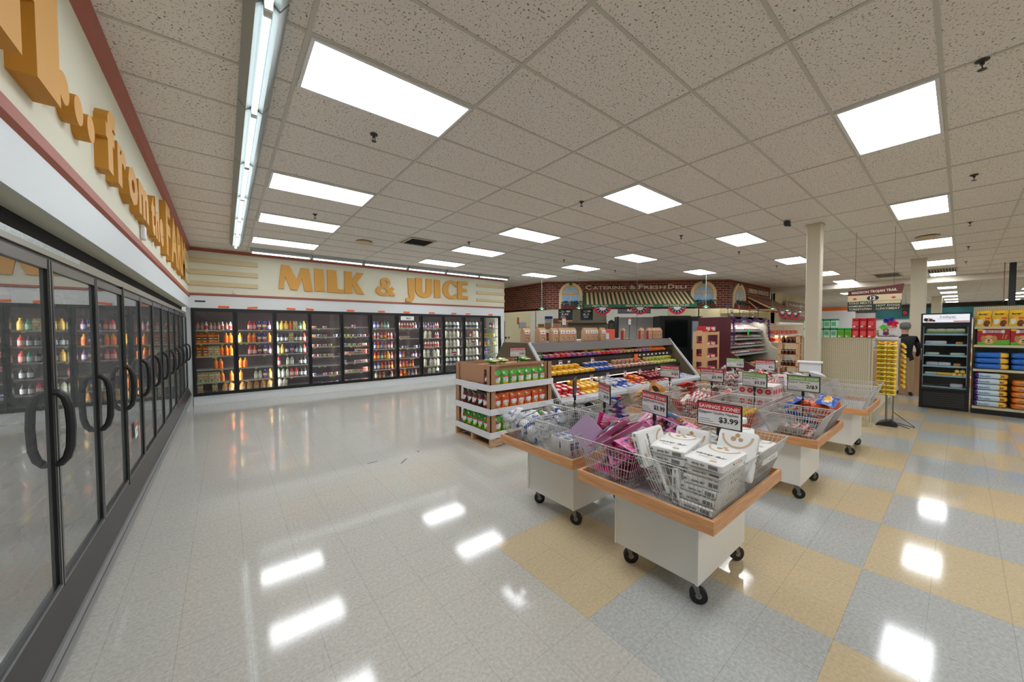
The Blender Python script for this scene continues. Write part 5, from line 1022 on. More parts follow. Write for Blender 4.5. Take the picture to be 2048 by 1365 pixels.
MB().prism([(4.44, 0), (4.44, .30), (4.52, .30), (5.5, .30), (5.5, 0)], cx0, cx1, mat((150, 134, 116), .5), 'x').prism([(4.40, .36), (5.5, .56), (5.5, .30), (4.40, .30)], cx0, cx1, DEEP, 'x').build('base', dc)
MB().prism([(4.38, .455), (4.30, .445), (4.265, .41), (4.27, .355), (4.31, .33), (4.38, .33)], cx0-.04, cx1+.04, RAILM, 'x').build('bumper_rail', dc)
MB().prism([(5.54, .34), (6.5, .34), (6.64, .5), (5.96, 1.30), (5.54, 1.36)], cx0, cx1, DEEP, 'x').build('rear_body', dc)
DS = [(4.36, 5.5, .36, .565), (4.80, 5.48, .74, .84), (5.02, 5.48, 1.06, 1.12)]   # front y, rear y, front z, rear z
for i, (ya, yb, za, zb) in enumerate(DS[1:]):
    MB().prism([(ya, za-.07), (ya, za), (yb, zb), (yb, zb-.03), (ya+.05, za-.07)], cx0, cx1, mat((46, 44, 46), .5), 'x').build('shelf', dc)
    m = MB()
    x = cx0+.01
    while x < cx1: m.cyl((x, ya+.005, za), (x, ya+.005, za+.05), .0018, BLACK, 4, caps=False); x += .03
    m.cyl((cx0, ya+.005, za+.05), (cx1, ya+.005, za+.05), .003, BLACK, 5); m.build('wire_fence', dc)
LEDW = mat((255, 226, 190), .5, emit=2.6)
MB().box(cx0+.1, 5.02, 1.245, cx1-.1, 5.04, 1.255, LEDW).box(cx0+.1, 5.10, .985, cx1-.1, 5.12, 1.028, LEDW).box(cx0+.1, 4.88, .635, cx1-.1, 4.90, .643, LEDW).build('light_strip', dc)
def flat_pack(w, d, h, c, c2, nm, c3=(235, 235, 235)):
    ms = [mat(c, .3), mat(c2, .35), mat(c3, .35)]
    return Proto(lambda: softbox(w, d, h, ms, lambda u, v, z: (1 if (u-.5)**2+(v-.5)**2 < .06 and z > .6 else (2 if z < .3 else 0)), .5, .4, 12, 6, .04, 3).build(nm, None, True))
MEAT = {'G': (flat_pack(.145, .13, .068, (90, 160, 70), (230, 230, 220), 'salad_bag'), 'green leafy bag'), 'P': (flat_pack(.145, .132, .066, (206, 80, 130), (240, 230, 235), 'lunch_meat_pack'), 'pink lunch meat pack'), 'V': (flat_pack(.145, .132, .066, (140, 90, 170), (236, 226, 236), 'lunch_meat_pack'), 'purple lunch meat pack'), 'R': (flat_pack(.145, .13, .068, (206, 36, 50), (240, 210, 200), 'lunch_meat_pack'), 'red lunch meat pack'), 'Y': (flat_pack(.145, .13, .068, (240, 180, 40), (250, 226, 140), 'lunch_meat_pack'), 'yellow lunch meat pack'), 'B': (flat_pack(.14, .125, .066, (60, 90, 180), (226, 230, 240), 'lunch_meat_pack'), 'blue lunch meat pack'), 'W': (flat_pack(.14, .125, .062, (222, 222, 226), (120, 130, 180), 'lunch_meat_pack'), 'white lunch meat pack'), 'C': (flat_pack(.11, .11, .07, (196, 150, 130), (226, 206, 196), 'deli_tub', (150, 60, 60)), 'salmon coloured deli tub'), 'L': (flat_pack(.11, .11, .07, (206, 206, 110), (120, 150, 60), 'deli_tub', (240, 236, 180)), 'yellow green deli tub'), 'O': (flat_pack(.13, .12, .06, (232, 110, 40), (250, 190, 120), 'deli_tub'), 'orange deli tub'), 'D': (flat_pack(.14, .13, .066, (120, 28, 40), (180, 80, 90), 'lunch_meat_pack'), 'dark red meat pack')}
def meat_row(s, shelf, depth_i, layer):
    ya, yb, za, zb = DS[shelf]; y = ya+.10+.145*depth_i; z = za+(zb-za)*(y-ya)/(yb-ya)+.028+.074*layer
    n_ = len(s); st = (cx1-cx0-.2)/n_
    for k, c in enumerate(s):
        if c == ' ': continue
        P, wd = MEAT[c]
        P.put((cx0+.1+st*(k+.5), y, z+.006+rnd.uniform(0, .003)), 0, '%s on the %s shelf of the deli case' % (wd, ('bottom', 'middle', 'top')[shelf]), 'lunch meat pack' if 'pack' in wd else 'deli pack', '%ss on the %s deli shelf' % (wd, ('bottom', 'middle', 'top')[shelf]), ((zb-za)/(yb-ya)+rnd.uniform(.0, .05), rnd.uniform(-.03, .03), rnd.uniform(-.07, .07)))
meat_row('GVPPRPVPVVVPRRPPCCLCCCVVOOOOO ', 2, 0, 0); meat_row('GG  PRPP  G YYG RRRR    VVVYOOOO', 2, 1, 0); meat_row('GGP PRPV RYGYYG RRRRCC CVVVYOOOO', 2, 1, 1); meat_row(' G   PP   G YY  RRR      V  OOO ', 2, 2, 2)
meat_row('YYYYYYYYYBBBBCCCCCCCCCCLLLLLLL', 1, 0, 0); meat_row('YGYYYYYYBBWBBCCCCCCCCCLLLLLLLL', 1, 1, 0); meat_row('YYYYYYY BBBBB CCCCCCC LLLLLLLL', 1, 1, 1); meat_row(' YY YY   BB    CCCCC  LLLLLLLL', 1, 2, 2)
meat_row('RRRRYYYYYWWBBWWRLDDDDRDPBBWWW', 0, 0, 0); meat_row('RRRPYYYYYWBBBWORRDDDDDDPBBWWW', 0, 1, 0); meat_row('RRRRYYYYYWWWWWOORDDDDDDPBBWW ', 0, 2, 0); meat_row('RRRRYYYYYWWBBBWOODDDDDDDBBWW ', 0, 3, 0); meat_row('RRRRYYYY WWBB  OO DDDDDD BB  ', 0, 1, 1); meat_row('RRR YYY  WWW   OO DDDDDDD BB ', 0, 2, 1); meat_row('RRR YYYY WWB   OR DDDDDDD  W ', 0, 3, 1); meat_row(' R  YY   WW       DDDDD      ', 0, 3, 2)
def mk_card(big):
    w, h = (.10, .13) if big else (.075, .04)
    m = MB().box(-w/2, -.002, -h, w/2, 0, 0, PAPER)
    if big: m.box(-w/2+.004, -.003, -.03, w/2-.004, -.002, -.006, RED); m.box(-.01, -.003, -.085, .03, -.002, -.06, INK)
    return m.build('shelf_price_card')
PC1, PC2 = Proto(lambda: mk_card(True)), Proto(lambda: mk_card(False))
for k, x in enumerate((5.25, 6.25)): PC1.put((x, 5.01, 1.05), 0, 'red and white price card on the top deli shelf, %s from the cooler end' % ORD[k], 'price card', 'price cards on the deli case')
for k, x in enumerate((5.95, 6.5, 7.15, 7.75, 8.5)): PC1.put((x, 4.79, .72), 0, 'red and white price card on the middle deli shelf, %s from the cooler end' % ORD[k], 'price card', 'price cards on the deli case')
for k, x in enumerate((4.9, 5.5)): PC2.put((x, 5.01, 1.03), 0, 'tiny white shelf ticket on the top deli shelf, %s from the cooler end' % ORD[k], 'price card', 'shelf tickets on the deli case')
for k in range(8): PC2.put((8.1+.19*k, 5.01, 1.045), 0, 'tiny white shelf ticket in the close row beyond the orange tag', 'price card', 'row of tickets at the right of the deli shelf')
o = MB().prism([(-.09, 0), (.09, 0), (.07, -.19), (-.06, -.19)], -.002, 0, ORANGE, 'y').build('orange_tag', None, False, (7.9, 4.99, 1.06)); tag(o, 'bright orange paper tag hanging from the top deli shelf', 'paper tag')
# paper bags on the canopy
KR = mat((198, 160, 126), .75, noise=.06, nscale=30); KR2 = mat((176, 136, 100), .8)
def mk_pbag(red):
    def make():
        m = MB(); w, d, h = .182, .11, .22
        m.rbox(-w/2, -d/2, 0, w/2, d/2, h, KR, .004); m.prism([(-d/2, h), (d/2, h), (.008, h+.07), (-.008, h+.07)], -w/2, w/2, KR, 'x'); m.box(-w/2, -.01, h+.06, w/2, .01, h+.085, KR2)
        if red:
            m.box(-w/2-.001, -d*.3, .0, -w/2, d*.3, h, mat((170, 50, 56), .7)); m.quad((-w/2, -d/2-.001, h-.02), (w/2, -d/2-.001, h-.02), (w/2, -d/2-.001, h), (-w/2, -d/2-.001, h), mat((190, 110, 110), .6))
            m.disc((0, -d/2-.0015, h*.42), .035, .04, mat((150, 80, 50), .6)); m.disc((0, -d/2-.002, h*.42), .018, .02, KR)
        else:
            s = mat((236, 236, 236), .6); m.quad((-w*.36, -d/2-.001, h-.06), (w*.36, -d/2-.001, h-.06), (w*.36, -d/2-.001, h), (-w*.36, -d/2-.001, h), s); m.quad((-w*.36, -d/2-.001, h), (w*.36, -d/2-.001, h), (w*.36, -.014, h+.056), (-w*.36, -.014, h+.056), s)
            m.box(-w*.3, -d/2-.0016, h-.075, w*.3, -d/2, h-.058, mat((220, 84, 60), .6)); m.disc((0, -d/2-.0016, h-.02), .025, .018, mat((120, 160, 190), .6)); m.disc((.01, -d/2-.0016, h*.3), .04, .035, mat((150, 112, 80), .7)); m.disc((.0, -d/2-.002, h*.27), .02, .02, mat((226, 206, 170), .7))
        return m.build('paper_bag')
    return make
PB1, PB2 = Proto(mk_pbag(False)), Proto(mk_pbag(True))
for k, (x, y) in enumerate(((4.75, 5.5), (4.98, 5.28), (5.14, 5.5), (5.29, 5.24), (5.48, 5.22), (5.67, 5.24), (5.86, 5.26), (6.05, 5.42), (6.3, 5.24), (6.49, 5.26), (6.68, 5.3), (6.88, 5.24))):
    PB1.put((x, y, 1.4125), rnd.uniform(-.06, .06), 'brown paper bag with white label, %s from the cooler end of the deli case' % (ORD+['twelfth'])[k], 'paper bag', 'brown paper bags on the deli case')
for k, (x, y) in enumerate(((7.95, 5.4), (8.70, 5.35), (8.92, 5.25), (9.12, 5.25), (9.32, 5.27), (9.52, 5.3))):
    PB2.put((x, y, 1.4125), .1 if k else .4, 'red trimmed paper bag, %s of that group going toward the pine rack' % ORD[k], 'paper bag', 'red trimmed paper bags on the deli case')
def stem_sign(x, y, z0, z1, lab, w=.13, h=.19):
    r = thing('price_sign', lab, 'price sign', (x, y, z0))
    MB().cyl((0, 0, 0), (0, 0, z1-z0-h/2), .006, BLACK, 8).lathe([(.05, 0), (.05, .008)], BLACK, 12).build('pole', r)
    m = MB().rbox(-w/2, -.006, z1-z0-h/2, w/2, .004, z1-z0+h/2, BLACK, .003).box(-w/2+.006, -.008, z1-z0-h/2+.006, w/2-.006, -.006, z1-z0+h/2-.006, PAPER).box(-w/2+.006, -.009, z1-z0+h/2-.05, w/2-.006, -.008, z1-z0+h/2-.006, RED)
    text(m, 'SAVINGS', (0, -.0095, z1-z0+h/2-.027), (1, 0, 0), (0, 0, 1), WHITE, h=.014, w=w*.8, bold=.02); text(m, '$4', (.02, -.0095, z1-z0-.02), (1, 0, 0), (0, 0, 1), INK, h=.03); m.build('card', r)
stem_sign(8.08, 5.3, 1.41, 1.88, 'small red and white sign on a black stem in front of the grey fridge')
stem_sign(5.87, 5.5, 1.41, 1.86, 'small red and white sign on a stem among the brown paper bags')
# ================================================================ deli front: local x runs along the slanted soffit
DR = math.atan2(-4.63, 4.96); DO = (9.77, 10.05, 0); D0 = Vector(DO[:2]); DT = Vector((4.96, -4.63)).normalized(); DN = Vector((DT[1], -DT[0]))
def dxy(k, off=0): p = D0+DT*k+DN*off; return p.x, p.y
CRM = mat((226, 204, 160), .7); ORG = mat((226, 158, 70), .6); SKY = mat((150, 186, 214), .5, noise=.35, nscale=5); LEAF = mat((32, 62, 36), .7, noise=.4, nscale=60); BOX = mat((104, 44, 40), .7)
def arch_window(x0, x1, loc, rz, label, top=3.47):
    r = thing('arched_window_panel', label, 'wall panel', loc, rz); w = x1-x0; cx = (x0+x1)/2; R_ = w/2; zc = top-R_
    m = MB(); o = [(x0, 2.48), (x1, 2.48)]+arc(cx, zc, R_, R_, 0, 180, 20); m.prism(o, -.035, 0, CRM, 'y'); m.build('surround', r)
    i = R_*.76
    m = MB(); m.prism([(cx-i, 2.62), (cx+i, 2.62)]+arc(cx, zc, i, i, 0, 180, 20), -.04, -.035, SKY, 'y'); m.build('painted_sky', r)
    m = MB(); m.prism(ring(cx, zc, i, i, i*.88, i*.88, 0, 180, 20), -.045, -.04, ORG, 'y'); m.box(cx-i, -.045, zc-.03, cx+i, -.04, zc+.02, ORG); m.box(cx-.008, -.043, 2.62, cx+.008, -.04, zc, CRM); m.box(cx-i, -.043, zc-.30, cx+i, -.04, zc-.285, CRM)
    for a in range(20, 180, 20): p = arc(cx, zc, i*.86, i*.86, a, a, 1)[0]; m.cyl((cx, -.043, zc), (p[0], -.043, p[1]), .006, CRM, 4)
    m.prism(arc(cx, zc, .09, .09, 0, 180, 8), -.047, -.04, ORG, 'y'); m.build('glazing_bars', r)
    MB().prism([(cx-.05, top-.10), (cx+.05, top-.10), (cx+.075, top+.02), (cx-.075, top+.02)], -.05, 0, GREENT, 'y').build('keystone', r)
    MB().rbox(x0+.08, -.14, 2.46, x1-.05, -.035, 2.60, BOX, .006).build('planter_box', r)
    m = MB(); R = random.Random(3)
    for q in range(170):
        x, y, z = R.uniform(x0+.06, x1-.04), R.uniform(-.16, -.05), R.uniform(2.58, 2.76); a = R.uniform(0, 6.28); s = R.uniform(.02, .04); b = R.uniform(-1, 1)
        m.quad((x-s*math.cos(a), y-s*math.sin(a), z), (x, y, z-s*.5), (x+s*math.cos(a), y+s*math.sin(a), z+s*b*.5), (x, y-.01, z+s*.6), LEAF)
    m.build('leaves', r)
arch_window(.47, 1.36, DO, DR, 'painted arched window with planter, before the C of the deli lettering'); arch_window(5.375, 6.30, DO, DR, 'painted arched window with planter beyond the last I of the deli lettering')
arch_window(15.0, 16.25, (0, 5.42, 0), 0, 'painted arched window with planter beside the fresh meats sign', 3.44)
CR2 = mat((222, 186, 150), .7)
r = thing('striped_awning', 'green and cream striped awning over the deli counter', 'awning', DO, DR)
m = MB(); n_ = 49
for i in range(n_):
    a0, a1 = i/n_, (i+1)/n_
    t0, t1 = 1.42+3.85*a0, 1.42+3.85*a1; b0, b1 = 1.37+3.99*a0, 1.37+3.99*a1
    m.quad((b0, -.6, 2.59), (b1, -.6, 2.59), (t1, -.01, 3.09), (t0, -.01, 3.09), mat((46, 78, 44), .75) if i % 2 == 0 else CR2)
m.build('canopy', r)
m = MB().box(1.37, -.605, 2.47, 5.36, -.59, 2.59, GREENT); R, U_ = (1, 0, 0), (0, 0, 1); CT = mat((206, 196, 160), .6)
for t_, a, b in (('PARTY TRAYS', 1.66, 2.22), ('FRESH MADE SALADS', 2.86, 3.84), ('HOT FOODS TO GO', 4.19, 5.08)): text(m, t_, ((a+b)/2, -.608, 2.535), R, U_, CT, h=.065, w=b-a, bold=.02)
m.build('valance', r)
MB().add([(1.37, -.6, 2.59), (1.42, -.01, 3.09), (1.37, -.01, 2.47), (1.37, -.6, 2.47)], [(0, 1, 2, 3)], GREENT).build('side_panel', r); MB().add([(5.36, -.6, 2.59), (5.27, -.01, 3.09), (5.36, -.01, 2.47), (5.36, -.6, 2.47)], [(0, 1, 2, 3)], GREENT).build('side_panel', r)
r = thing('wall_lettering', 'cream raised letters reading CATERING & FRESH DELI on the brick', 'wall sign', DO, DR)
for t_, a, b, h in (('C', 1.476, 1.70, .17), ('ATERING', 1.745, 2.99, .125), ('&', 3.13, 3.35, .15), ('F', 3.46, 3.64, .17), ('RESH', 3.67, 4.45, .125), ('D', 4.545, 4.78, .17), ('ELI', 4.82, 5.215, .125)):
    m = MB(); text(m, t_, ((a+b)/2, -.02, 3.20+h/2), R, U_, mat((222, 214, 186), .6), h=h, w=b-a, bold=.01, depth=.03); m.build('letter', r)
# buntings
NAVY = mat((44, 46, 70), .8); REDF = mat((200, 24, 44), .7)
def mk_bunting(w=.62, hh=.27):
    def make():
        r = thing('fan_bunting', '', 'bunting'); R0 = w/2
        for nm_, ra, rb, c in (('red_band', R0, R0*.76, REDF), ('navy_band', R0*.76, R0*.4, NAVY), ('white_centre', R0*.4, 0, mat((226, 214, 210), .8))):
            m = MB()
            for i in range(24):
                a0, a1 = 180+i*7.5, 187.5+i*7.5
                def P(rr, a, k): return (rr*math.cos(math.radians(a)), -.012*(k % 2)*(.3+rr/R0), hh/R0*rr*math.sin(math.radians(a)))
                m.quad(P(rb, a0, i), P(ra, a0, i), P(ra, a1, i+1), P(rb, a1, i+1), c if not (nm_ == 'navy_band' and i % 4 == 1) else mat((190, 186, 196), .8))
            m.build(nm_, r)
        return r
    return make
BT = Proto(mk_bunting())
for k, l in ((2.02, 'left'), (3.35, 'middle'), (4.66, 'right')):
    x, y = dxy(k, .625); BT.put((x, y, 2.475), DR, 'red white and navy fan bunting under %s' % {'left': 'PARTY TRAYS', 'middle': 'FRESH MADE SALADS', 'right': 'HOT FOODS TO GO'}[l], 'bunting', 'fan buntings under the awning')
# awning and lettering of the meat department
r = thing('shingle_awning', 'brown shingled awning on wooden brackets under the fresh meats sign', 'awning', (0, 5.42, 0)); SHG = mat((124, 84, 62), .8, noise=.2, nscale=14)
MB().quad((16.9, -.95, 2.42), (19.3, -.95, 2.42), (19.25, -.01, 3.02), (16.4, -.01, 3.02), SHG).quad((16.9, -.95, 2.40), (19.3, -.95, 2.40), (19.25, -.02, 3.0), (16.4, -.02, 3.0), SHG).box(16.9, -.96, 2.36, 19.3, -.93, 2.43, SHG).build('roof', r)
WD = mat((206, 160, 116), .6)
for x in (16.42, 19.2): m = MB(); m.cyl((x+.3, -.9, 2.38), (x, -.05, 2.94), .035, WD, 6); m.cyl((x+.3, -.9, 2.40), (x, -.05, 2.44), .035, WD, 6); m.cyl((x+.12, -.35, 2.46), (x+.03, -.06, 2.78), .025, WD, 6); m.build('bracket', r)
r = thing('wall_lettering', 'cream raised letters reading FRESH MEATS on the brick', 'wall sign', (0, 5.42, 0)); m = MB(); text(m, 'FRESH MEATS', (17.75, -.02, 3.23), R, U_, mat((222, 206, 176), .6), h=.17, w=2.3, bold=.015, depth=.02); m.build('letter', r)
r = thing('wall_board', 'brown board with cream lettering about choice meats, half behind the column', 'wall board', (0, 5.6, 0)); BRD = mat((146, 110, 92), .7)
MB().box(22.2, -.02, 2.25, 27.5, .0, 3.1, BRD).box(22.2, -.04, 2.15, 27.5, .0, 2.27, mat((150, 84, 66), .7)).build('board', r)
m = MB(); text(m, 'Professionally Cut', (24.5, -.03, 2.93), R, U_, mat((226, 216, 190), .6), h=.15, w=3.4, bold=.01, shear=.2); m.build('letter', r); m = MB(); text(m, 'U.S.D.A. CHOICE MEATS', (24.8, -.03, 2.52), R, U_, mat((226, 216, 190), .6), h=.26, w=4.6, bold=.02); m.build('letter', r)
for k, x in enumerate((17.2, 18.1, 19.0)): BT.put((x, 4.425, 2.36), -.25, 'red white and navy bunting below the shingled awning, %s going away' % ORD[k], 'bunting', 'meat department buntings')
def mk_pendant():
    r = thing('pendant_lamp', '', 'pendant lamp'); gm = mat((70, 150, 110), .4)
    MB().cyl((0, 0, 0), (0, 0, CH-2.47), .004, mat((190, 190, 184), .5), 5).build('cord', r)
    MB().lathe([(.11, -.07), (.10, -.06), (.03, -.01), (.02, .01)], gm, 14).build('shade', r, True)
    MB().lathe([(.03, -.085), (.045, -.065), (.03, -.055)], mat((240, 236, 220), .5, emit=1.5), 10).build('bulb', r)
    return r
PD = Proto(mk_pendant)
for k, (x, y) in enumerate(((8.85, 9.35), (9.5, 8.2), (12.58, 5.35), (15.45, 4.27), (17.33, 4.3), (19.14, 4.3))):
    PD.put((x, y, 2.47), 0, 'small green shaded pendant lamp on a cord, %s from the milk cooler side' % ORD[k], 'pendant lamp', 'green pendant lamps')
tag(MB().cyl((0, 0, 1.41), (0, 0, CH-.01), .005, mat((60, 60, 60), .5), 5).build('hanging_cable', None, False, (8.9, 5.6, 0)), 'thin dark cable hanging from the ceiling in front of the deli awning', 'cable')
# kitchen behind the counter
def dthing(name, label, cat, k, off): x, y = dxy(k, off); return thing(name, label, cat, (x, y, 0), DR)
r = dthing('cooking_hood', 'wide stainless cooking hood at the back of the deli kitchen', 'extractor hood', 0, -2.0)
MB().prism([(1.0, 1.94), (2.64, 1.94), (2.64, 2.75), (1.0, 2.75)], .0, .66, mat((150, 146, 128), .35, .5), 'y').build('hood_body', r); MB().box(.98, -.02, 1.91, 2.66, .67, 1.96, mat((60, 58, 52), .5)).build('rim', r)
r = dthing('kitchen_backsplash', 'stainless kitchen wall and cook line under the hood', 'cook line', 0, -2.7)
MB().box(1.0, 0, .0, 3.1, .1, 1.94, mat((156, 148, 126), .35, .4)).build('wall_sheet', r); MB().box(1.0, -.6, 0, 3.1, 0, .95, mat((120, 118, 110), .4, .6)).build('counter', r)
for i, (k, h, w) in enumerate(((2.55, .42, .16), (2.9, .48, .13))):
    x, y = dxy(k, -1.9); tag(MB().lathe([(w*.5, 0), (w*.8, .06), (w*.9, .16), (w*.5, .26), (w*.2, h*.75), (w*.12, h)], mat((20, 20, 20), .3), 12).build('coffee_urn', None, True, (x, y, .96)), ['round black cooker standing on the kitchen counter', 'tall black machine standing right of the round black cooker'][i], 'coffee urn')
def chalkboard(k0, k1, z0, z1, off, label, art):
    r = dthing('chalkboard', label, 'chalkboard', 0, off); CKB = mat((34, 40, 40), .7); CHK = mat((206, 214, 210), .7)
    MB().box(k0, -.01, z0, k1, .01, z1, CKB).build('board', r); m = MB(); c = (k0+k1)/2; w = k1-k0; rr = random.Random(len(art))
    text(m, art, (c-.02, -.013, z0+(z1-z0)*.55), R, U_, CHK, h=(z1-z0)*.16, w=w*.5, bold=.02)
    for q in range(9): zz = z1-.06-(z1-z0-.12)*q/9; a = rr.uniform(k0+.04, c); (m.box(a, -.013, zz, a+rr.uniform(.1, w*.4), -.011, zz+.012, CHK) if q not in (3, 4, 5) else None)
    m.disc((c+w*.2, -.013, z1-(z1-z0)*.18), w*.16, (z1-z0)*.09, CHK); m.build('chalk_writing', r)
chalkboard(.45, .99, 2.03, 2.452, -.07, 'black chalkboard reading 9.99 under the deli soffit', '9.99'); chalkboard(1.30, 1.77, 2.03, 2.452, -.07, 'black chalkboard with chalk drawings reading 8.3', '8.3')
x, y = dxy(.45, -.065); o = MB().box(0, 0, 1.985, .54, .008, 2.031, mat((222, 140, 70), .6)).build('orange_strip', None, False, (x, y, 0), DR); tag(o, 'orange strip along the bottom of the 9.99 chalkboard', 'strip')
r = dthing('hanging_menu', 'small scalloped dark menu board at the back of the kitchen', 'menu board', 0, -2.0)
m = MB().prism([(2.72, 1.35), (2.98, 1.35), (2.98, 2.02), (2.85, 2.10), (2.72, 2.02)], -.02, 0, mat((60, 66, 62), .6), 'y'); m.build('board', r); m = MB()
for q in range(7): m.box(2.76, -.024, 1.45+.075*q, 2.94, -.021, 1.47+.075*q, mat((170, 174, 168), .6))
m.build('menu_line', r)
r = dthing('dark_banner', 'dark banner with white and red lettering high on the kitchen wall', 'banner', 0, -2.6); m = MB().box(3.25, -.02, 2.38, 4.7, 0, 2.70, mat((70, 72, 74), .7)); text(m, 'Krispy', (3.95, -.025, 2.56), R, U_, mat((226, 200, 196), .6), h=.16, w=.6, bold=.02, shear=.3); m.build('banner_cloth', r)
r = dthing('walk_in_panel', 'tall pale grey walk-in panel behind the deli case', 'walk-in panel', 0, -1.15); MB().rbox(2.98, 0, 0, 4.55, .6, 2.18, mat((190, 194, 194), .5), .01).build('panel', r); MB().box(2.93, -.01, 0, 2.98, .6, 2.2, mat((60, 62, 64), .5)).build('edge', r)
r = dthing('black_merchandiser', 'large black merchandiser behind the right end of the deli case', 'merchandiser', 0, -.3); MB().rbox(4.35, 0, 0, 5.52, .8, 2.19, mat((26, 28, 28), .4), .01).build('cabinet', r); MB().box(4.55, -.015, 1.0, 5.4, 0, 2.05, mat((18, 20, 20), .15)).build('dark_door', r)
r = dthing('glass_cooler', 'black cooler with a pale glass window behind the wooden rack', 'cooler', 0, -.3); MB().rbox(5.53, 0, 0, 5.97, .7, 2.16, mat((40, 42, 42), .4), .01).build('cabinet', r); MB().box(5.57, -.012, .9, 5.93, 0, 1.98, mat((170, 176, 184), .3)).build('window', r)
r = thing('service_counter', 'white deli service counter behind the open case', 'counter', (0, 0, 0)); MB().box(8.9, 7.3, 0, 11.6, 8.0, 1.30, mat((206, 206, 200), .5)).build('counter_body', r); MB().rbox(8.85, 7.25, 1.30, 11.65, 8.05, 1.345, mat((226, 226, 222), .35), .006).build('counter_top', r)
o = MB().rbox(-.16, -.03, 0, .16, .03, .34, mat((224, 96, 66), .5), .004).build('menu_card', None, False, (10.3, 7.5, 1.345), -.5); tag(o, 'orange red upright card on the deli counter', 'menu card')
o = MB().rbox(-.2, -.08, 0, .2, .08, .2, mat((196, 190, 214), .5), .01).build('snack_bin', None, False, (9.95, 7.55, 1.345), -.5); tag(o, 'pale lilac bin beside the orange card on the deli counter', 'bin')
# rear wall bits and boxes on shelf
for (x, z, w, h, c, nm_, l) in ((11.17, 2.1, .10, .34, (176, 96, 70), 'wall_plaque', 'narrow orange brown plaque on the yellow rear wall'), (11.45, 1.9, .44, .28, (160, 166, 166), 'towel_dispenser', 'grey dispenser on the yellow rear wall'), (10.42, 1.3, .08, .1, (110, 100, 80), 'wall_switch', 'dark wall switch nearer the door opening on the yellow wall'), (10.6, 1.3, .08, .1, (140, 130, 110), 'wall_switch', 'paler wall switch beside the dark one on the yellow wall')):
    tag(MB().rbox(x-w/2, 13.46, z-h/2, x+w/2, 13.5, z+h/2, mat(c, .6), .004).build(nm_), l, nm_.replace('_', ' '))
struct(MB().box(10.0, 13.47, 0, 10.35, 13.5, 2.1, mat((96, 76, 60), .6)).build('door_1'))
r = dthing('wire_shelf', 'wire storage shelf of cartons in the deli kitchen', 'shelf', -.35, -1.9)
MB().box(-.1, 0, 1.68, 1.3, .5, 1.70, ALU).box(-.1, 0, 1.1, 1.3, .5, 1.12, ALU).build('shelf_board', r); m = MB()
for x in (-.1, 1.3): MB().cyl((x, .02, 0), (x, .02, 2.5), .015, ALU, 6).build('post', r); MB().cyl((x, .48, 0), (x, .48, 2.5), .015, ALU, 6).build('post', r)
for k, (dx, dz, w, h, c, l) in enumerate(((.0, 1.702, .34, .22, (170, 140, 90), 'olive brown carton at the yellow wall end of the wire shelf'), (.36, 1.702, .36, .26, (186, 146, 110), 'tan carton on the wire shelf'), (.36, 1.964, .42, .30, (214, 220, 226), 'white and blue carton on top of the shelf stack'), (.80, 1.702, .36, .24, (214, 170, 150), 'pink tan carton on the wire shelf'), (.80, 1.944, .4, .22, (150, 104, 80), 'dark brown carton on top of the shelf stack'), (1.2, 1.702, .36, .3, (196, 160, 130), 'brown carton at the hood end of the wire shelf'), (.2, 1.122, .5, .4, (150, 60, 60), 'dark red carton on the lower wire shelf'), (.8, 1.122, .6, .4, (90, 80, 110), 'violet carton on the lower wire shelf'))):
    a = DR; X, Y = dxy(-.35+dx*.85, -1.96)
    o = MB().rbox(0, 0, 0, w*.8, .36, h, mat(c, .7), .004); 
    if k == 2: o.box(-.001, -.001, h*.6, w*.8+.001, .361, h*.98, mat((50, 80, 160), .6))
    tag(o.build('carton', None, False, (X, Y, dz+.002), a), l, 'carton')
# ================================================================ wooden can rack
r = thing('wooden_can_rack', 'pine display rack of red boxes beside the deli case', 'display rack', (10.6, 4.495, 0)); RW, RD = .90, .36
def frame_panel(m, horiz): pass
for (x, y, w, d) in ((0, 0, .09, .02), (RW-.09, 0, .09, .02), (0, .02, .02, .09), (0, RD-.10, .02, .10), (RW-.09, RD-.05, .09, .05)): MB().box(x, y, 0, x+w, y+d, 1.60, PINE).build('upright', r)
for (ya, yb) in ((.0, .05), (RD-.05, RD)): pass
for z in (.05, .42, .79, 1.16, 1.53):
    MB().box(0.0, .11, z-.06, .02, RD-.10, z+.10, PINE).box(.09, -.0, z-.03, RW-.09, .02, z+.055, PINE).box(.02, .05, z-.02, RW-.0, RD-.06, z-.0, PINE).build('shelf', r)
RBX = flat = Proto(lambda: mk_pack(.33, .24, .14, (206, 36, 46), (236, 226, 226), 'red_box', (236, 226, 226)))
for z, s in ((1.625-.02, 'on top of the pine rack'), (1.165, 'on the upper pine rack shelf'), (.795, 'on the middle pine rack shelf'), (.425, 'on the lower pine rack shelf')):
    for k in range(2): RBX.put((10.6+.27+.35*k, 4.495+.18, z+.003), 0, 'flat red box with white print %s' % s, 'red box', 'red boxes on the pine rack')
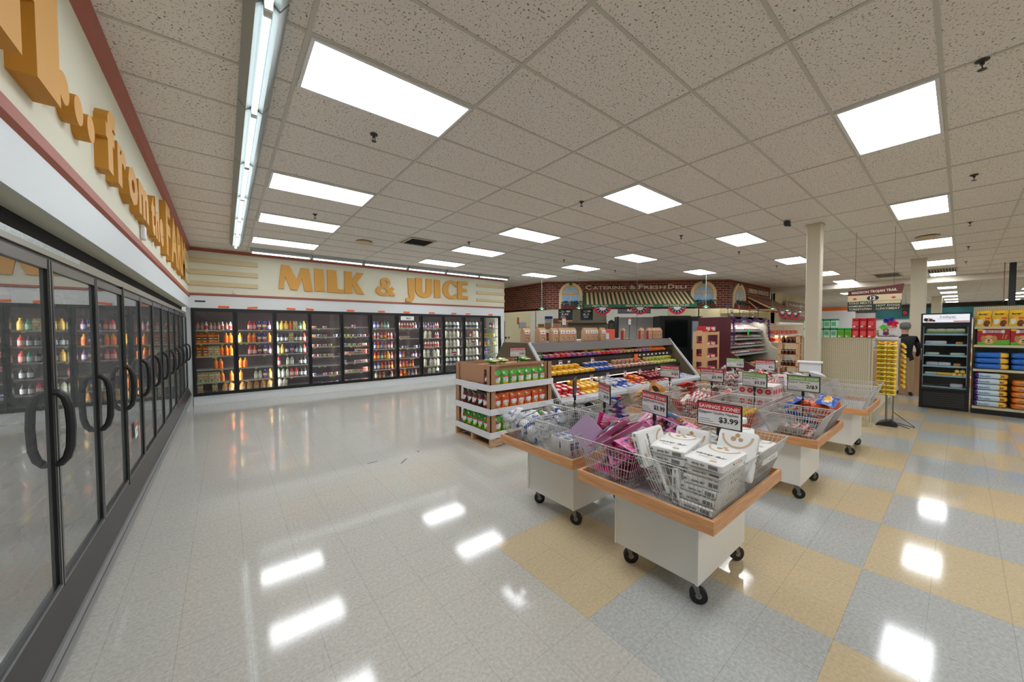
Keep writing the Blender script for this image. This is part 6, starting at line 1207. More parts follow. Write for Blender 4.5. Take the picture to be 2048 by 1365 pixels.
# ================================================================ open meat case with tinsel
r = thing('meat_case', 'tall open meat case hung with blue tinsel', 'refrigerated case', (0, 0, 0)); MX0, MX1 = 12.1, 15.2; TN = mat((198, 192, 170), .5); MAR = mat((92, 30, 44), .5); IND = mat((34, 36, 36), .6)
MB().box(MX0-.05, 4.40, 0, MX0, 5.35, 2.04, MAR).prism([(4.40, 0), (3.65, 0), (3.65, .5), (4.40, .95)], MX0-.05, MX0, MAR, 'x').build('side_panel', r)
MB().box(MX0, 5.2, 0, MX1, 5.35, 2.04, IND).box(MX0, 4.45, 1.98, MX1, 5.3, 2.06, mat((206, 206, 200), .5)).prism([(4.45, 1.9), (4.45, 2.06), (4.50, 2.06), (4.50, 1.9)], MX0, MX1, mat((206, 208, 204), .4), 'x').build('cabinet', r)
MB().prism([(4.46, 2.05), (4.36, 1.85), (4.40, 1.45), (4.2, 1.05), (3.62, .72), (3.58, .5), (3.7, .35), (4.0, .2), (5.3, .2), (5.3, 2.05)], MX1, MX1+.06, TN, 'x').build('end_panel', r)
MB().box(MX0, 3.75, 0, MX1, 5.2, .35, MAR).prism([(3.75, .35), (3.62, .45), (3.62, .62), (3.72, .64), (4.0, .5), (5.2, .5), (5.2, .35)], MX0, MX1, mat((170, 170, 172), .35, .5), 'x').build('base', r)
for k, (y, z) in enumerate(((4.5, 1.62), (4.46, 1.36), (4.42, 1.12), (4.34, .88))): MB().prism([(y, z-.05), (y, z), (5.2, z+.30), (5.2, z+.26)], MX0, MX1, mat((70, 72, 74), .5), 'x').box(MX0, y-.012, z-.05, MX1, y, z+.006, mat((170, 176, 178), .4, .3)).build('shelf', r)
MB().box(MX0+.05, 4.52, 1.955, MX1-.05, 4.6, 1.97, mat((240, 246, 255), .5, emit=9)).build('light_strip', r)
MP = [flat_pack(.2, .3, .04, (206, 170, 156), (150, 80, 70), 'meat_tray'), flat_pack(.2, .3, .04, (226, 222, 220), (120, 110, 120), 'meat_tray'), flat_pack(.2, .3, .04, (170, 110, 96), (226, 200, 190), 'meat_tray')]
for k, (y, z) in enumerate(((4.5, 1.62), (4.46, 1.36), (4.42, 1.12), (4.34, .88))):
    for i in range(12): MP[(i//3+k) % 3].put((MX0+.18+.245*i, y+.175, z+.082), 0, 'wrapped meat tray on the %s shelf of the tinsel trimmed case' % ('top', 'second', 'third', 'lowest')[k], 'meat tray', 'meat trays, %s shelf' % ('top', 'second', 'third', 'lowest')[k], (.405, 0, 0))
    for i in range(12): MP[(i//3+k+1) % 3].put((MX0+.18+.245*i, y+.46, z+.196), 0, 'wrapped meat tray on the %s shelf of the tinsel trimmed case' % ('top', 'second', 'third', 'lowest')[k], 'meat tray', 'meat trays, %s shelf' % ('top', 'second', 'third', 'lowest')[k], (.405, 0, 0))
for i in range(12): MP[i % 3].put((MX0+.18+.245*i, 4.31, .507), 0, 'wrapped meat tray in the bottom deck of the tinsel trimmed case', 'meat tray', 'meat trays, bottom deck', (.02, 0, 0))
OT = Proto(lambda: softbox(.3, .3, .05, [mat((240, 150, 40), .4)], None, .4, .4, 12, 6).build('orange_pack', None, True))
for i in range(3): OT.put((13.0+.32*i, 3.99, .582), 0, 'bright orange pack in the front of the meat case', 'orange pack', 'orange packs in the meat case')
def mk_garland(pts, n_, lab, nm='tinsel_garland', cols=((46, 44, 130), (46, 44, 130), (170, 40, 60), (150, 150, 200)), s=.05, seed=1):
    m = MB(); R = random.Random(seed); ms = [mat(c, .3, .4) for c in cols]; P = [Vector(p) for p in pts]
    for q in range(n_):
        t = R.random()*(len(P)-1); i = min(int(t), len(P)-2); c = P[i].lerp(P[i+1], t-i)
        d = Vector((R.gauss(0, 1), R.gauss(0, 1), R.gauss(0, 1))).normalized()*s; e = Vector((R.gauss(0, 1), R.gauss(0, 1), R.gauss(0, 1))).normalized()*.008
        m.add([tuple(c-e), tuple(c+e), tuple(c+d)], [(0, 1, 2)], ms[R.randrange(len(ms))])
    m.tube([tuple(p) for p in P], .006, ms[0], 5); o = m.build(nm); tag(o, lab, 'garland'); return o
gp = []
for i in range(37): x = MX0+.05+(MX1-MX0-.05)*i/36; gp.append((x, 4.40, 2.04-.13*abs(math.sin(PI*i/12))))
mk_garland(gp, 1600, 'blue tinsel garland swagged along the top of the meat case', s=.09)
mk_garland([(MX0+.1, 4.38, 2.0), (MX0+.12, 4.36, 1.6), (MX0+.1, 4.36, 1.2)], 500, 'blue tinsel garland hanging at the maroon side of the meat case', s=.08, seed=2)
mk_garland([(MX1-.0, 4.32, 2.0), (MX1+.0, 4.30, 1.6), (MX1+.0, 4.28, 1.35)], 500, 'blue and red tinsel garland hanging at the tan end of the meat case', s=.08, seed=3)
for k, (x, c) in enumerate(((12.25, (50, 70, 160)), (13.2, (190, 70, 50)), (14.1, (200, 36, 46)), (14.95, (50, 70, 160)))):
    m = MB().cyl((0, 0, 0), (0, 0, .28), .008, mat((60, 60, 60), .5), 5)
    for a in range(7): m.cyl((0, 0, .3), (.09*math.cos(a*.9), .03, .32+.11*math.sin(a*.9)), .014, mat(c, .4), 5, .003)
    tag(m.build('foil_star_pick', None, False, (x, 4.55, 2.06)), '%s foil star on a stick above the meat case, %s from the maroon side' % (('blue', 'orange', 'red', 'blue')[k], ORD[k]), 'foil star', 'foil stars')
for k, (x, w, h) in enumerate(((12.7, .2, .22), (14.5, .18, .2), (13.7, .14, .2))):
    m = MB().box(-w/2, -.005, 0, w/2, .005, h, mat((90, 86, 84), .6)).box(-w/2+.015, -.007, .015, w/2-.015, -.005, h-.015, mat((206, 200, 190), .6)).box(-w/2+.03, -.008, h*.35, w/2-.03, -.007, h*.7, mat((100, 70, 60), .6))
    tag(m.build('framed_card', None, False, (x, 4.6, 2.06)), 'small framed card standing on the meat case, %s' % ('one nearest the maroon side', 'one nearest the tan end', 'middle')[k], 'framed card', 'framed cards on the meat case')
o = MB().prism([(-.1, .1), (.08, 0), (.02, -.2), (-.06, -.18)], -.003, 0, mat((60, 230, 70), .4), 'y').build('green_tag', None, False, (13.75, 4.47, 1.60)); tag(o, 'bright green star tag hanging from the top meat shelf', 'tag')
# ================================================================ meat service area further back
r = thing('hot_food_stand', 'tall stand of orange and red packs with a white canopy roll', 'display stand', (0, 0, 0))
MB().box(16.0, 4.2, 0, 19.2, 4.9, 1.15, mat((206, 180, 150), .5)).box(16.0, 4.85, 1.15, 19.2, 4.9, 1.9, mat((214, 190, 160), .6)).build('body', r)
MB().cyl((16.0, 4.25, 1.86), (19.2, 4.25, 1.86), .06, mat((220, 214, 204), .5), 12).build('canopy_roll', r)
for k, z in enumerate((1.15, 1.42)): MB().box(16.0, 4.2, z, 19.2, 4.85, z+.02, mat((226, 220, 210), .5)).build('shelf', r)
MB().box(16.1, 4.3, 1.38, 17.6, 4.36, 1.41, mat((255, 240, 200), .5, emit=9)).build('light_strip', r)
RP = [flat_pack(.26, .22, .16, (226, 90, 50), (240, 170, 110), 'hot_food_pack'), flat_pack(.26, .22, .16, (196, 50, 40), (90, 130, 60), 'hot_food_pack')]
for k, z in enumerate((.96-.0, 1.175, 1.445)):
    if k == 0: continue
    for i in range(11): RP[(i+k) % 2].put((16.15+.28*i, 4.45, z+.006), 0, 'orange or red pack on the %s shelf of the stand with a canopy roll' % ('', 'lower', 'upper')[k], 'food pack', 'packs on the canopy roll stand', (0, 0, 0))
r = thing('pine_jar_rack', 'narrow pine rack of dark jars beside the column', 'display rack', (12.6, 2.86, 0))
for (x, y) in ((0, 0), (0, .42), (.4, 0), (.4, .42)): MB().box(x, y, 0, x+.05, y+.05, 1.48, PINE).build('upright', r)
for z in (.25, .58, .91, 1.24, 1.46): MB().box(0, .0, z, .45, .47, z+.02, PINE).build('shelf', r)
JR = Proto(lambda: MB().lathe([(.035, 0), (.037, .02), (.037, .11), (.028, .125), (.03, .127), (.03, .15)], [mat((90, 50, 36), .2), mat((90, 50, 36), .2), mat((206, 190, 160), .5), mat((30, 30, 30), .4), mat((30, 30, 30), .4)], 10).build('sauce_jar', None, True))
for k, z in enumerate((.27, .60, .93, 1.26)):
    for i in range(4):
        for j in range(2): JR.put((12.68+.12*j, 2.95+.095*i, z+.002), 0, 'dark sauce jar on the %s shelf of the pine jar rack' % ('lowest', 'second', 'third', 'top')[k], 'sauce jar', 'sauce jars, %s shelf of the pine rack' % ('lowest', 'second', 'third', 'top')[k])
# ================================================================ end gondola with pegboard
GX = 8.45; IV = mat((206, 198, 172), .5)
r = thing('end_gondola', 'beige pegboard shelving end behind the first column', 'gondola shelving', (0, 0, 0))
MB().box(GX, .955, .12, GX+.02, 1.82, 1.50, PEG).build('pegboard', r)
for y in (.913, 1.815): MB().box(GX-.01, y, 0, GX+.04, y+.045, 1.51, IV).build('upright', r)
m = MB()
for y in (.93, 1.832):
    z = .1
    while z < 1.48: m.box(GX-.012, y, z, GX-.0095, y+.008, z+.014, INK); z += .026
m.build('slot_strip', r)
MB().box(GX-.01, .913, 1.50, GX+.45, 1.86, 1.512, IV).box(GX+.02, .96, 0, GX+3.2, 1.81, .15, IV).box(GX+.02, 1.37, .15, GX+3.2, 1.40, 1.50, PEGG).box(GX+.45, .96, 1.49, GX+3.2, 1.81, 1.50, IV).build('top_and_spine', r)
for z in (.4, .72, 1.02, 1.28): MB().box(GX+.03, 1.40, z, GX+3.2, 1.84, z+.02, IV).build('shelf', r)
for i in range(9):
    for k, z in enumerate((.422, .742, 1.042, 1.302)):
        P = PR['X'][0] if (i+k) % 2 else PR['N'][0]
        P.put((GX+.25+.34*i, 1.72, z+.002), PI, 'small box on the far side shelves of the beige end gondola', 'grocery box', 'boxes on the hidden side of the beige gondola')
def mk_canister(c, lid, lab):
    def make():
        m = MB(); m.rbox(-.043, -.043, 0, .043, .043, .135, mat(c, .35), .008); m.lathe([(.047, .135), (.049, .14), (.049, .162), (.044, .165)], mat(lid, .4), 14, sq=.6); m.box(-.0445, -.03, .035, -.043, .03, .11, mat(lab, .4)); m.box(-.0452, .0, .01, -.0445, .03, .035, WHITE)
        return m.build('canister')
    return make
CNS = {'g': (Proto(mk_canister((196, 226, 206), (20, 130, 96), (90, 180, 130))), 'white and green canister with a dark green lid'), 'l': (Proto(mk_canister((116, 186, 50), (40, 160, 80), (90, 160, 40))), 'lime green canister'), 'r': (Proto(mk_canister((206, 40, 50), (196, 30, 44), (230, 90, 90))), 'red canister with a red lid')}
for L, s in ((0, 'gggggllrrr'), (1, 'ggggg  rrr')):
    for k, c in enumerate(s):
        if c != ' ':
            P, nm_ = CNS[c]
            for d in (0, 1): P.put((GX+.07+.10*d, 1.80-.0945*k, 1.513+.167*L), 0, '%s, %s row on the beige gondola' % (nm_, ('lower', 'upper')[L]), 'canister', '%ss, %s row' % (nm_, ('lower', 'upper')[L]))
# snack clip rack with poster
r = thing('snack_rack', 'floor rack hung with yellow snack bags at the gondola side', 'snack rack', (8.9, 0, 0))
MB().box(-.01, .665, .54, .01, .90, 1.50, mat((214, 212, 206), .5)).box(-.03, .66, 1.47, .02, .905, 1.53, WHITE).build('back_panel', r)
MB().cyl((0, .78, .03), (0, .78, .56), .014, ALU, 8).cyl((0, .70, .03), (0, .70, .56), .01, ALU, 8).build('pole', r); m = MB().prism([(.64, 0), (.9, 0), (.86, .05), (.72, .10)], -.12, .12, BLK2, 'x')
for (a, b) in (((0, .75, .06), (-.1, .50, .01)), ((.0, .7, .24), (.05, .45, .02)), ((.05, .45, .012), (.3, .7, .012))): m.tube([a, b], .006, BLK2, 6)
m.build('base', r)
MB().box(.0, .655, .62, .3, .665, 1.50, mat((206, 204, 200), .5)).build('side_panel', r)
YB = Proto(lambda: pillow(.115, .105, .03, [mat((238, 190, 30), .3), mat((214, 90, 30), .35), mat((240, 220, 80), .3), INK], lambda u, v, s: 3 if .3 < v < .42 and .35 < u < .75 else (1 if v > .7 and .2 < u < .8 else (2 if v < .2 else 0)), 8, 8, 3).build('snack_bag', None, True))
for k in range(12):
    for c in range(2): YB.put((8.9-.10, .845-.122*c, 1.36-.075*k), 0, 'small yellow snack bag clipped on the rack column %s' % ('beside the pegboard', 'away from the pegboard')[c], 'snack bag', 'yellow snack bags, column %d' % c, (-.62, 0, -PI/2))
for k in range(9):
    for c in range(2): YB.put((9.0+.12*c, .58, 1.33-.085*k), 0, 'yellow snack bag on the narrow side of the clip rack', 'snack bag', 'yellow snack bags on the rack side', (-.55, 0, 0))
r = thing('poster_sign', 'white advertising poster with a portrait standing above the snack rack', 'poster', (8.9, .79, 1.53)); m = MB().box(-.004, -.105, 0, .004, .105, .22, PAPER).box(-.03, -.12, -.002, .03, .12, .012, BLK2); m.build('sheet', r)
m = MB(); m.disc((-.005, .02, .10), .035, .04, mat((120, 60, 70), .6), None, 14, (0, 1, 0)); m.disc((-.006, .02, .105), .02, .026, mat((220, 176, 160), .6), None, 12, (0, 1, 0)); m.disc((-.0055, .02, .05), .04, .03, mat((110, 60, 90), .6), None, 12, (0, 1, 0)); m.box(-.006, -.1, .15, -.004, .0, .156, mat((110, 100, 150), .6)); m.box(-.006, -.09, .02, -.004, -.02, .026, INK); m.build('print', r)
tag(MB().prism([(.79, 1.69), (.845, 1.74), (.895, 1.69), (.845, 1.64)], 8.886, 8.89, mat((90, 220, 60), .4), 'x').build('green_tag'), 'lime green diamond tag at the corner of the poster', 'tag')
def bow(x, y, z, c, l):
    m = MB(); R_ = random.Random(int(x*100+z*10))
    for q in range(26):
        d = Vector((R_.gauss(0, .6), R_.gauss(0, 1), R_.gauss(0, .6))).normalized()*.085; e = Vector((R_.gauss(0, 1), R_.gauss(0, 1), R_.gauss(0, 1))).normalized()*.02
        m.quad((0, 0, 0), tuple(d*.5+e), tuple(d), tuple(d*.5-e), mat(c, .3))
    tag(m.build('foil_bow', None, False, (x, y, z)), l, 'bow')
bow(8.88, .775, 1.80, (40, 50, 170), 'blue foil bow above the poster'); bow(8.88, .73, 1.755, (226, 30, 60), 'red foil bow above the poster, below the blue one')
# ================================================================ pet food fridge
FX = 11.5
r = thing('pet_food_fridge', 'black glass door pet food fridge with a lit header', 'fridge', (0, 0, 0)); FB0, FB1 = -.126, .535
MB().box(FX+.02, FB0, 0, FX+.7, FB0+.03, 1.98, BLACK).box(FX+.02, FB1-.03, 0, FX+.7, FB1, 1.98, BLACK).box(FX+.65, FB0, 0, FX+.7, FB1, 1.98, mat((70, 74, 74), .5)).box(FX+.02, FB0+.03, 1.76, FX+.65, FB1-.03, 1.98, BLACK).box(FX+.02, FB0+.03, .0, FX+.65, FB1-.03, .385, BLACK).build('cabinet', r)
m = MB().box(FX+.0, FB0, 1.76, FX+.02, FB1, 1.79, BLACK).box(FX, FB0, 1.955, FX+.02, FB1, 1.98, BLACK).box(FX, FB0, 1.79, FX+.02, FB0+.025, 1.955, BLACK).box(FX, FB1-.025, 1.79, FX+.02, FB1, 1.955, BLACK); m.build('header_frame', r)
HD = MB().box(FX+.004, FB0+.025, 1.79, FX+.014, FB1-.025, 1.955, mat((226, 228, 240), .4, emit=.38))
hd = HD.build('lit_header', r); m = MB(); Rr, Uu = (0, -1, 0), (0, 0, 1); text(m, 'freshpet', (FX+.002, .18, 1.905), Rr, Uu, mat((110, 140, 70), .5), h=.042, w=.21, bold=.01); m.box(FX+.0015, .06, 1.86, FX+.003, .32, 1.866, mat((120, 130, 150), .5)); m.box(FX+.0015, FB0+.03, 1.80, FX+.003, .1, 1.82, mat((226, 140, 80), .5))
for (y, z, s, c) in ((.47, 1.85, .03, (60, 40, 36)), (.43, 1.865, .025, (226, 222, 224)), (.40, 1.84, .03, (120, 70, 50)), (.36, 1.825, .02, (70, 66, 66)), (.45, 1.825, .03, (236, 232, 232))): m.disc((FX+.002-s*.02, y, z), s, s*1.1, mat(c, .5), None, 12, (0, 1, 0))
m.build('header_print', hd)
m = MB(); a = .035
m.box(FX-.03, FB0+.005, .40, FX+.01, FB0+.005+a, 1.745, BLACK).box(FX-.03, FB1-.005-a, .40, FX+.01, FB1-.005, 1.745, BLACK).box(FX-.03, FB0+.005+a, 1.70, FX+.01, FB1-.005-a, 1.745, BLACK).box(FX-.03, FB0+.005+a, .40, FX+.01, FB1-.005-a, .44, BLACK)
d = m.build('door', r); MB().quad((FX-.01, FB0+.04, .44), (FX-.01, FB1-.04, .44), (FX-.01, FB1-.04, 1.70), (FX-.01, FB0+.04, 1.70), GLASS).build('glass_pane', d)
MB().tube([(FX-.03, FB1-.02, 1.0), (FX-.055, FB1-.02, 1.02), (FX-.055, FB1-.02, 1.22), (FX-.03, FB1-.02, 1.24)], .007, ALU, 6).build('handle', d)
m = MB()
for q in range(7): m.box(FX+.005, FB0+.06, .06+.042*q, FX+.02, FB1-.06, .082+.042*q, mat((60, 62, 62), .5))
m.build('grille', r); MB().box(FX+.03, FB0+.03, 1.72, FX+.06, FB1-.03, 1.74, mat((235, 245, 255), .5, emit=4)).box(FX+.04, FB0+.035, .5, FX+.05, FB0+.045, 1.7, mat((120, 126, 130), .5, emit=.3)).box(FX+.04, FB1-.045, .5, FX+.05, FB1-.035, 1.7, mat((120, 126, 130), .5, emit=.3)).build('light_strip', r)
FS = (1.56, 1.345, 1.12, .90, .705, .465)
for z in FS: MB().box(FX+.06, FB0+.035, z-.03, FX+.6, FB1-.035, z-.018, SHM).box(FX+.05, FB0+.035, z-.035, FX+.06, FB1-.035, z+.0, mat((150, 190, 210), .4)).build('shelf', r)
FBG = {'g': (flat_pack(.16, .12, .11, (120, 130, 90), (206, 206, 160), 'pet_food_bag', (60, 70, 60)), 'olive pet food bag'), 'w': (flat_pack(.18, .13, .08, (206, 210, 222), (120, 150, 190), 'pet_food_bag'), 'pale pet food bag'), 'o': (flat_pack(.10, .1, .06, (226, 150, 60), (240, 220, 200), 'pet_food_bag'), 'orange pet food pack'), 'l': (flat_pack(.20, .08, .06, (210, 226, 220), (90, 170, 90), 'pet_food_roll'), 'long white pet food roll')}
for z, s in zip(FS, (('g', 'g', 'g', 'g'), ('w', 'w', ' ', 'o'), ('l', ' ', 'l'), ('w', 'w', 'o'), ('l', ' ', ' '), (' ', ' ', 'w'))):
    n_ = len(s)
    for k, c in enumerate(s):
        if c != ' ': FBG[c][0].put((FX+.16, FB1-.08-(.5/n_)*(k+.5), z-.012), PI/2 if c != 'l' else PI/2, '%s on the %s fridge shelf' % (FBG[c][1], ORD[FS.index(z)]), 'pet food', '%ss on the %s fridge shelf' % (FBG[c][1], ORD[FS.index(z)]))
YR = Proto(lambda: MB().cyl((0, 0, .033), (.2, 0, .033), .033, mat((240, 196, 40), .35), 14).cyl((-.004, 0, .033), (0, 0, .033), .018, mat((250, 230, 150), .4), 12).build('pet_food_roll', None, True))
for k, (y, z) in enumerate(((.07, 0), (.0, 0), (-.07, 0), (.035, .066), (-.035, .066))): YR.put((FX+.08, y, FS[4]-.014+z), 0, 'yellow roll lying end on in the fridge, fifth shelf', 'pet food roll', 'yellow rolls end on in the fridge')
tag(MB().cyl((0, .30, .033), (0, .08, .033), .033, mat((236, 190, 40), .35), 14).build('pet_food_roll', None, True, (FX+.12, 0, FS[4]-.014)), 'long yellow roll lying sideways beside the white one on the fifth fridge shelf', 'pet food roll')
# ================================================================ pet food gondola at the right edge
r = thing('pet_gondola', 'beige shelving of dog food beside the black fridge', 'gondola shelving', (0, 0, 0)); PX = 11.46; PY0 = -3.0; PY1 = -.15
MB().box(PX+.5, PY0, 0, PX+.53, PY1, 2.09, PEGG).build('back_panel', r); MB().box(PX+.0, PY0, 0, PX+.5, PY1, .10, BLACK).build('base', r)
MB().box(PX+.44, PY1-.03, 0, PX+.54, PY1, 2.10, IV).build('upright', r)
for z in (.145, .875, 1.345, 1.70):
    MB().box(PX+.01, PY0, z-.02, PX+.5, PY1-.01, z, IV).box(PX, PY0, z-.045, PX+.01, PY1-.01, z, IV).build('shelf', r)
MB().box(PX+.40, PY0, 2.02, PX+.43, PY1-.01, 2.10, PEG).build('header_strip', r)
def mk_beg():
    m = pillow(.185, .31, .07, [mat((240, 190, 30), .3), mat((60, 44, 40), .4), mat((226, 90, 50), .35), mat((232, 232, 230), .4), mat((120, 60, 50), .4)], lambda u, v, s: (4 if (u-.7)**2+(v-.2)**2 < .04 else 3 if (u-.25)**2+(v-.3)**2 < .03 else 2 if .6 < u < .9 and .45 < v < .58 else 0), 12, 16, 3)
    text(m, "Beggin'", (-.01, -.042, .235), (1, 0, 0), (0, 0, 1), INK, h=.032, w=.11, bold=.04, shear=.2); return m.build('dog_treat_bag', None, True)
BG = Proto(mk_beg)
for k in range(4): BG.put((PX+.10, -.27-.19*k, 1.702), 0, 'yellow dog treat bag on the top shelf, %s from the fridge' % ORD[k], 'dog treat bag', 'yellow dog treat bags', (-.12, 0, -PI/2))
def mk_milkbone():
    m = MB(); w, d, h = .375, .2, .31; m.rbox(-w/2, -d/2, 0, w/2, d/2, h, mat((176, 30, 44), .35), .003); m.prism([(-w/2+.002, .003), (w/2-.002, .003), (w/2-.002, .10), (0, .085), (-w/2+.002, .05)], -d/2-.001, -d/2, mat((96, 176, 50), .35), 'y')
    m.box(-.11, -d/2-.002, .235, .11, -d/2-.001, .275, WHITE); [m.disc((sx*.11, -d/2-.0015, z), .02, .02, WHITE) for sx in (-1, 1) for z in (.242, .268)]; text(m, 'MILK-BONE', (0, -d/2-.003, .255), (1, 0, 0), (0, 0, 1), INK, h=.022, w=.17, bold=.03)
    G1_, G2_ = mat((214, 168, 110), .6), mat((186, 134, 80), .6)
    m.disc((-.05, -d/2-.0025, .10), .075, .085, G1_, None, 20); m.disc((-.115, -d/2-.003, .12), .03, .06, G2_, None, 14); m.disc((.015, -d/2-.003, .12), .03, .06, G2_, None, 14); m.disc((-.05, -d/2-.0035, .075), .042, .04, mat((230, 196, 150), .6), None, 16); m.disc((-.05, -d/2-.0045, .09), .018, .013, INK, None, 12)
    for sx in (-.08, -.02): m.disc((sx, -d/2-.0045, .125), .007, .008, INK, None, 10)
    m.disc((-.05, -d/2-.0045, .055), .02, .01, mat((120, 50, 50), .5), None, 10); m.disc((-.15, -d/2-.002, .285), .04, .02, mat((240, 180, 40), .4), None, 12)
    for k in range(2): m.cyl((.1+.035*k, -d/2-.006, .12), (.12+.035*k, -d/2-.006, .2), .009, mat((206, 130, 80), .6), 6)
    return m.build('dog_biscuit_box')
MBX = Proto(mk_milkbone)
for k in range(2): MBX.put((PX+.12, -.385-.38*k, 1.347), -PI/2, 'red and green dog biscuit box with a dog face, %s from the fridge' % ORD[k], 'dog biscuit box', 'dog biscuit boxes')
def mk_dogfood(c, c2, c3, word):
    def make():
        m = softbox(.40, .38, .108, [mat(c, .3), mat(c2, .35), mat(c3, .35)], lambda u, v, z: (1 if v < .14 and .12 < u < .62 else (2 if v < .16 and u > .70 else 0)), .45, .3, 28, 12, .02, 2)
        text(m, word, (-.07, -.193, .052), (1, 0, 0), (0, 0, 1), mat((40, 110, 180), .4), h=.03, w=.13, bold=.02, shear=.2)
        if c2 != c: text(m, '30', (.13, -.193, .052), (1, 0, 0), (0, 0, 1), INK, h=.035, bold=.02)
        return m.build('dog_food_bag', None, True)
    return make
DBL = Proto(mk_dogfood((40, 110, 206), (40, 110, 206), (240, 190, 50), 'Dry')); DPU = Proto(mk_dogfood((84, 44, 140), (206, 226, 240), (240, 190, 70), 'Beneful')); DOR = Proto(mk_dogfood((226, 120, 36), (236, 150, 50), (200, 80, 30), 'Chow'))
for c in range(2):
    for k in range(3): DBL.put((PX+.20, -.375-.42*c, .877+.109*k), -PI/2+rnd.uniform(-.05, .05), 'blue dog food bag, %s of its stack, %s from the fridge' % (('bottom', 'middle', 'topmost')[k], ORD[c]+' stack'), 'dog food bag', 'blue dog food bags')
for k in range(6): DPU.put((PX+.20, -.375, .148+.109*k), -PI/2+rnd.uniform(-.05, .05), 'purple and white dog food bag, %s from the bottom of the stack' % ORD[k], 'dog food bag', 'purple dog food bags')
for k in range(5): DOR.put((PX+.20, -.81, .148+.109*k), -PI/2+rnd.uniform(-.05, .05), 'orange dog food bag, %s from the bottom' % ORD[k], 'dog food bag', 'orange dog food bags')
# ================================================================ aisle sign and far end
r = thing('aisle_sign', 'hanging aisle 12 sign listing cold meats and hot dogs', 'aisle sign', (9.5, 0, 0)); S1, S0 = 1.394, .68
MB().prism([(S0, 2.30), (S1, 2.27), (S1, 2.39), (S0-.02, 2.475), (S0-.03, 2.46)], -.01, .01, mat((96, 42, 40), .6), 'x').build('title_board', r)
MB().box(-.012, S0, 2.18, .012, S1, 2.30, mat((214, 196, 160), .6)).build('number_band', r); MB().box(-.012, S0, 2.0, .012, S1, 2.185, mat((44, 54, 50), .6)).build('list_board', r)
m = MB(); LT = mat((222, 214, 190), .6)
text(m, 'MADISON TROJAN TRAIL', (-.014, (S0+S1)/2, 2.365), (0, -1, .045), Uu, LT, h=.045, w=.60, bold=.02)
m.disc((-.014, (S0+S1)/2+.01, 2.24), .08, .05, mat((34, 34, 34), .5), None, 20, (0, 1, 0)); text(m, '12', (-.016, (S0+S1)/2+.01, 2.24), (0, -1, 0), Uu, WHITE, h=.065, bold=.04)
for y in (S0+.1, S1-.1): m.prism([(y-.035, 2.235), (y, 2.26), (y+.035, 2.235), (y, 2.21)], -.014, -.012, mat((196, 84, 50), .5), 'x')
for q, t_ in enumerate(('COLD MEATS', 'HAMS/BACON', 'TURKEYS/FISH')): text(m, t_, (-.014, S1-.02, 2.155-.058*q), (0, -1, 0), Uu, LT, h=.036, w=.31, align='L', bold=.01)
for q, t_ in enumerate(('HOT DOGS', 'LUNCHMEAT')): text(m, t_, (-.014, S0+.02+.30, 2.097-.058*q), (0, -1, 0), Uu, LT, h=.036, w=.30, align='L', bold=.01)
m.build('lettering', r); MB().box(-.014, S0+.01, 2.13, -.012, S0+.36, 2.18, mat((206, 190, 156), .6)).build('blank_strip', r)
MB().cyl((0, S0+.1, 2.4), (0, S0+.1, CH-.01), .003, INK, 4).cyl((0, S1-.1, 2.36), (0, S1-.1, CH-.01), .003, INK, 4).build('hanging_wire', r)
r = thing('letter_sign', 'small far sign with a black letter B framed in red', 'sign', (30, 0, 0)); MB().box(-.02, 1.88, 2.39, .02, 2.11, 2.74, mat((60, 24, 26), .6)).build('board', r); MB().cyl((0, 1.99, 2.74), (0, 1.99, CH-.01), .006, INK, 4).build('hanging_wire', r); m = MB(); text(m, 'B', (-.025, 1.995, 2.565), (0, -1, 0), Uu, mat((190, 70, 60), .5), h=.2, bold=.04); m.build('letter', r)
# far gondola runs seen down the aisle
for k, (x0, x1, y, c, l) in enumerate(((14.9, 20.0, .05, (226, 130, 40), 'far orange stocked shelf run behind the pet food fridge'), (22, 28, 2.3, (190, 160, 130), 'distant stocked shelf run beyond the second column'), (22, 28, -1.6, (150, 130, 120), 'distant shelf run behind the dog food shelving'))):
    r = thing('shelf_run', l, 'gondola shelving', (0, y, 0)); MB().box(x0, -.25, 0, x1, .25, .15, IV).box(x0, -.02, .15, x1, .02, 1.6, PEG).build('spine', r)
    for z in (.45, .8, 1.15, 1.5): MB().box(x0, -.25, z, x1, .25, z+.02, IV).build('shelf', r)
GP = [Proto(lambda: mk_pack(.16, .2, .22, (230, 130, 40), (206, 60, 40), 'grocery_pack')), Proto(lambda: mk_pack(.2, .2, .24, (214, 190, 70), (90, 110, 160), 'grocery_pack'))]
for j, z in enumerate((.152, .472, .822, 1.172)):
    for i in range(4): GP[(i+j) % 2].put((15.02+.3*i, .18, z+.002), PI, 'orange or yellow pack on the shelf run behind the fridge', 'grocery pack', 'packs on the run behind the fridge', rot=(0, 0, PI)); GP[j % 2].put((14.96, -.1+.06*i*0, z+.002), -PI/2) if i == 0 else None
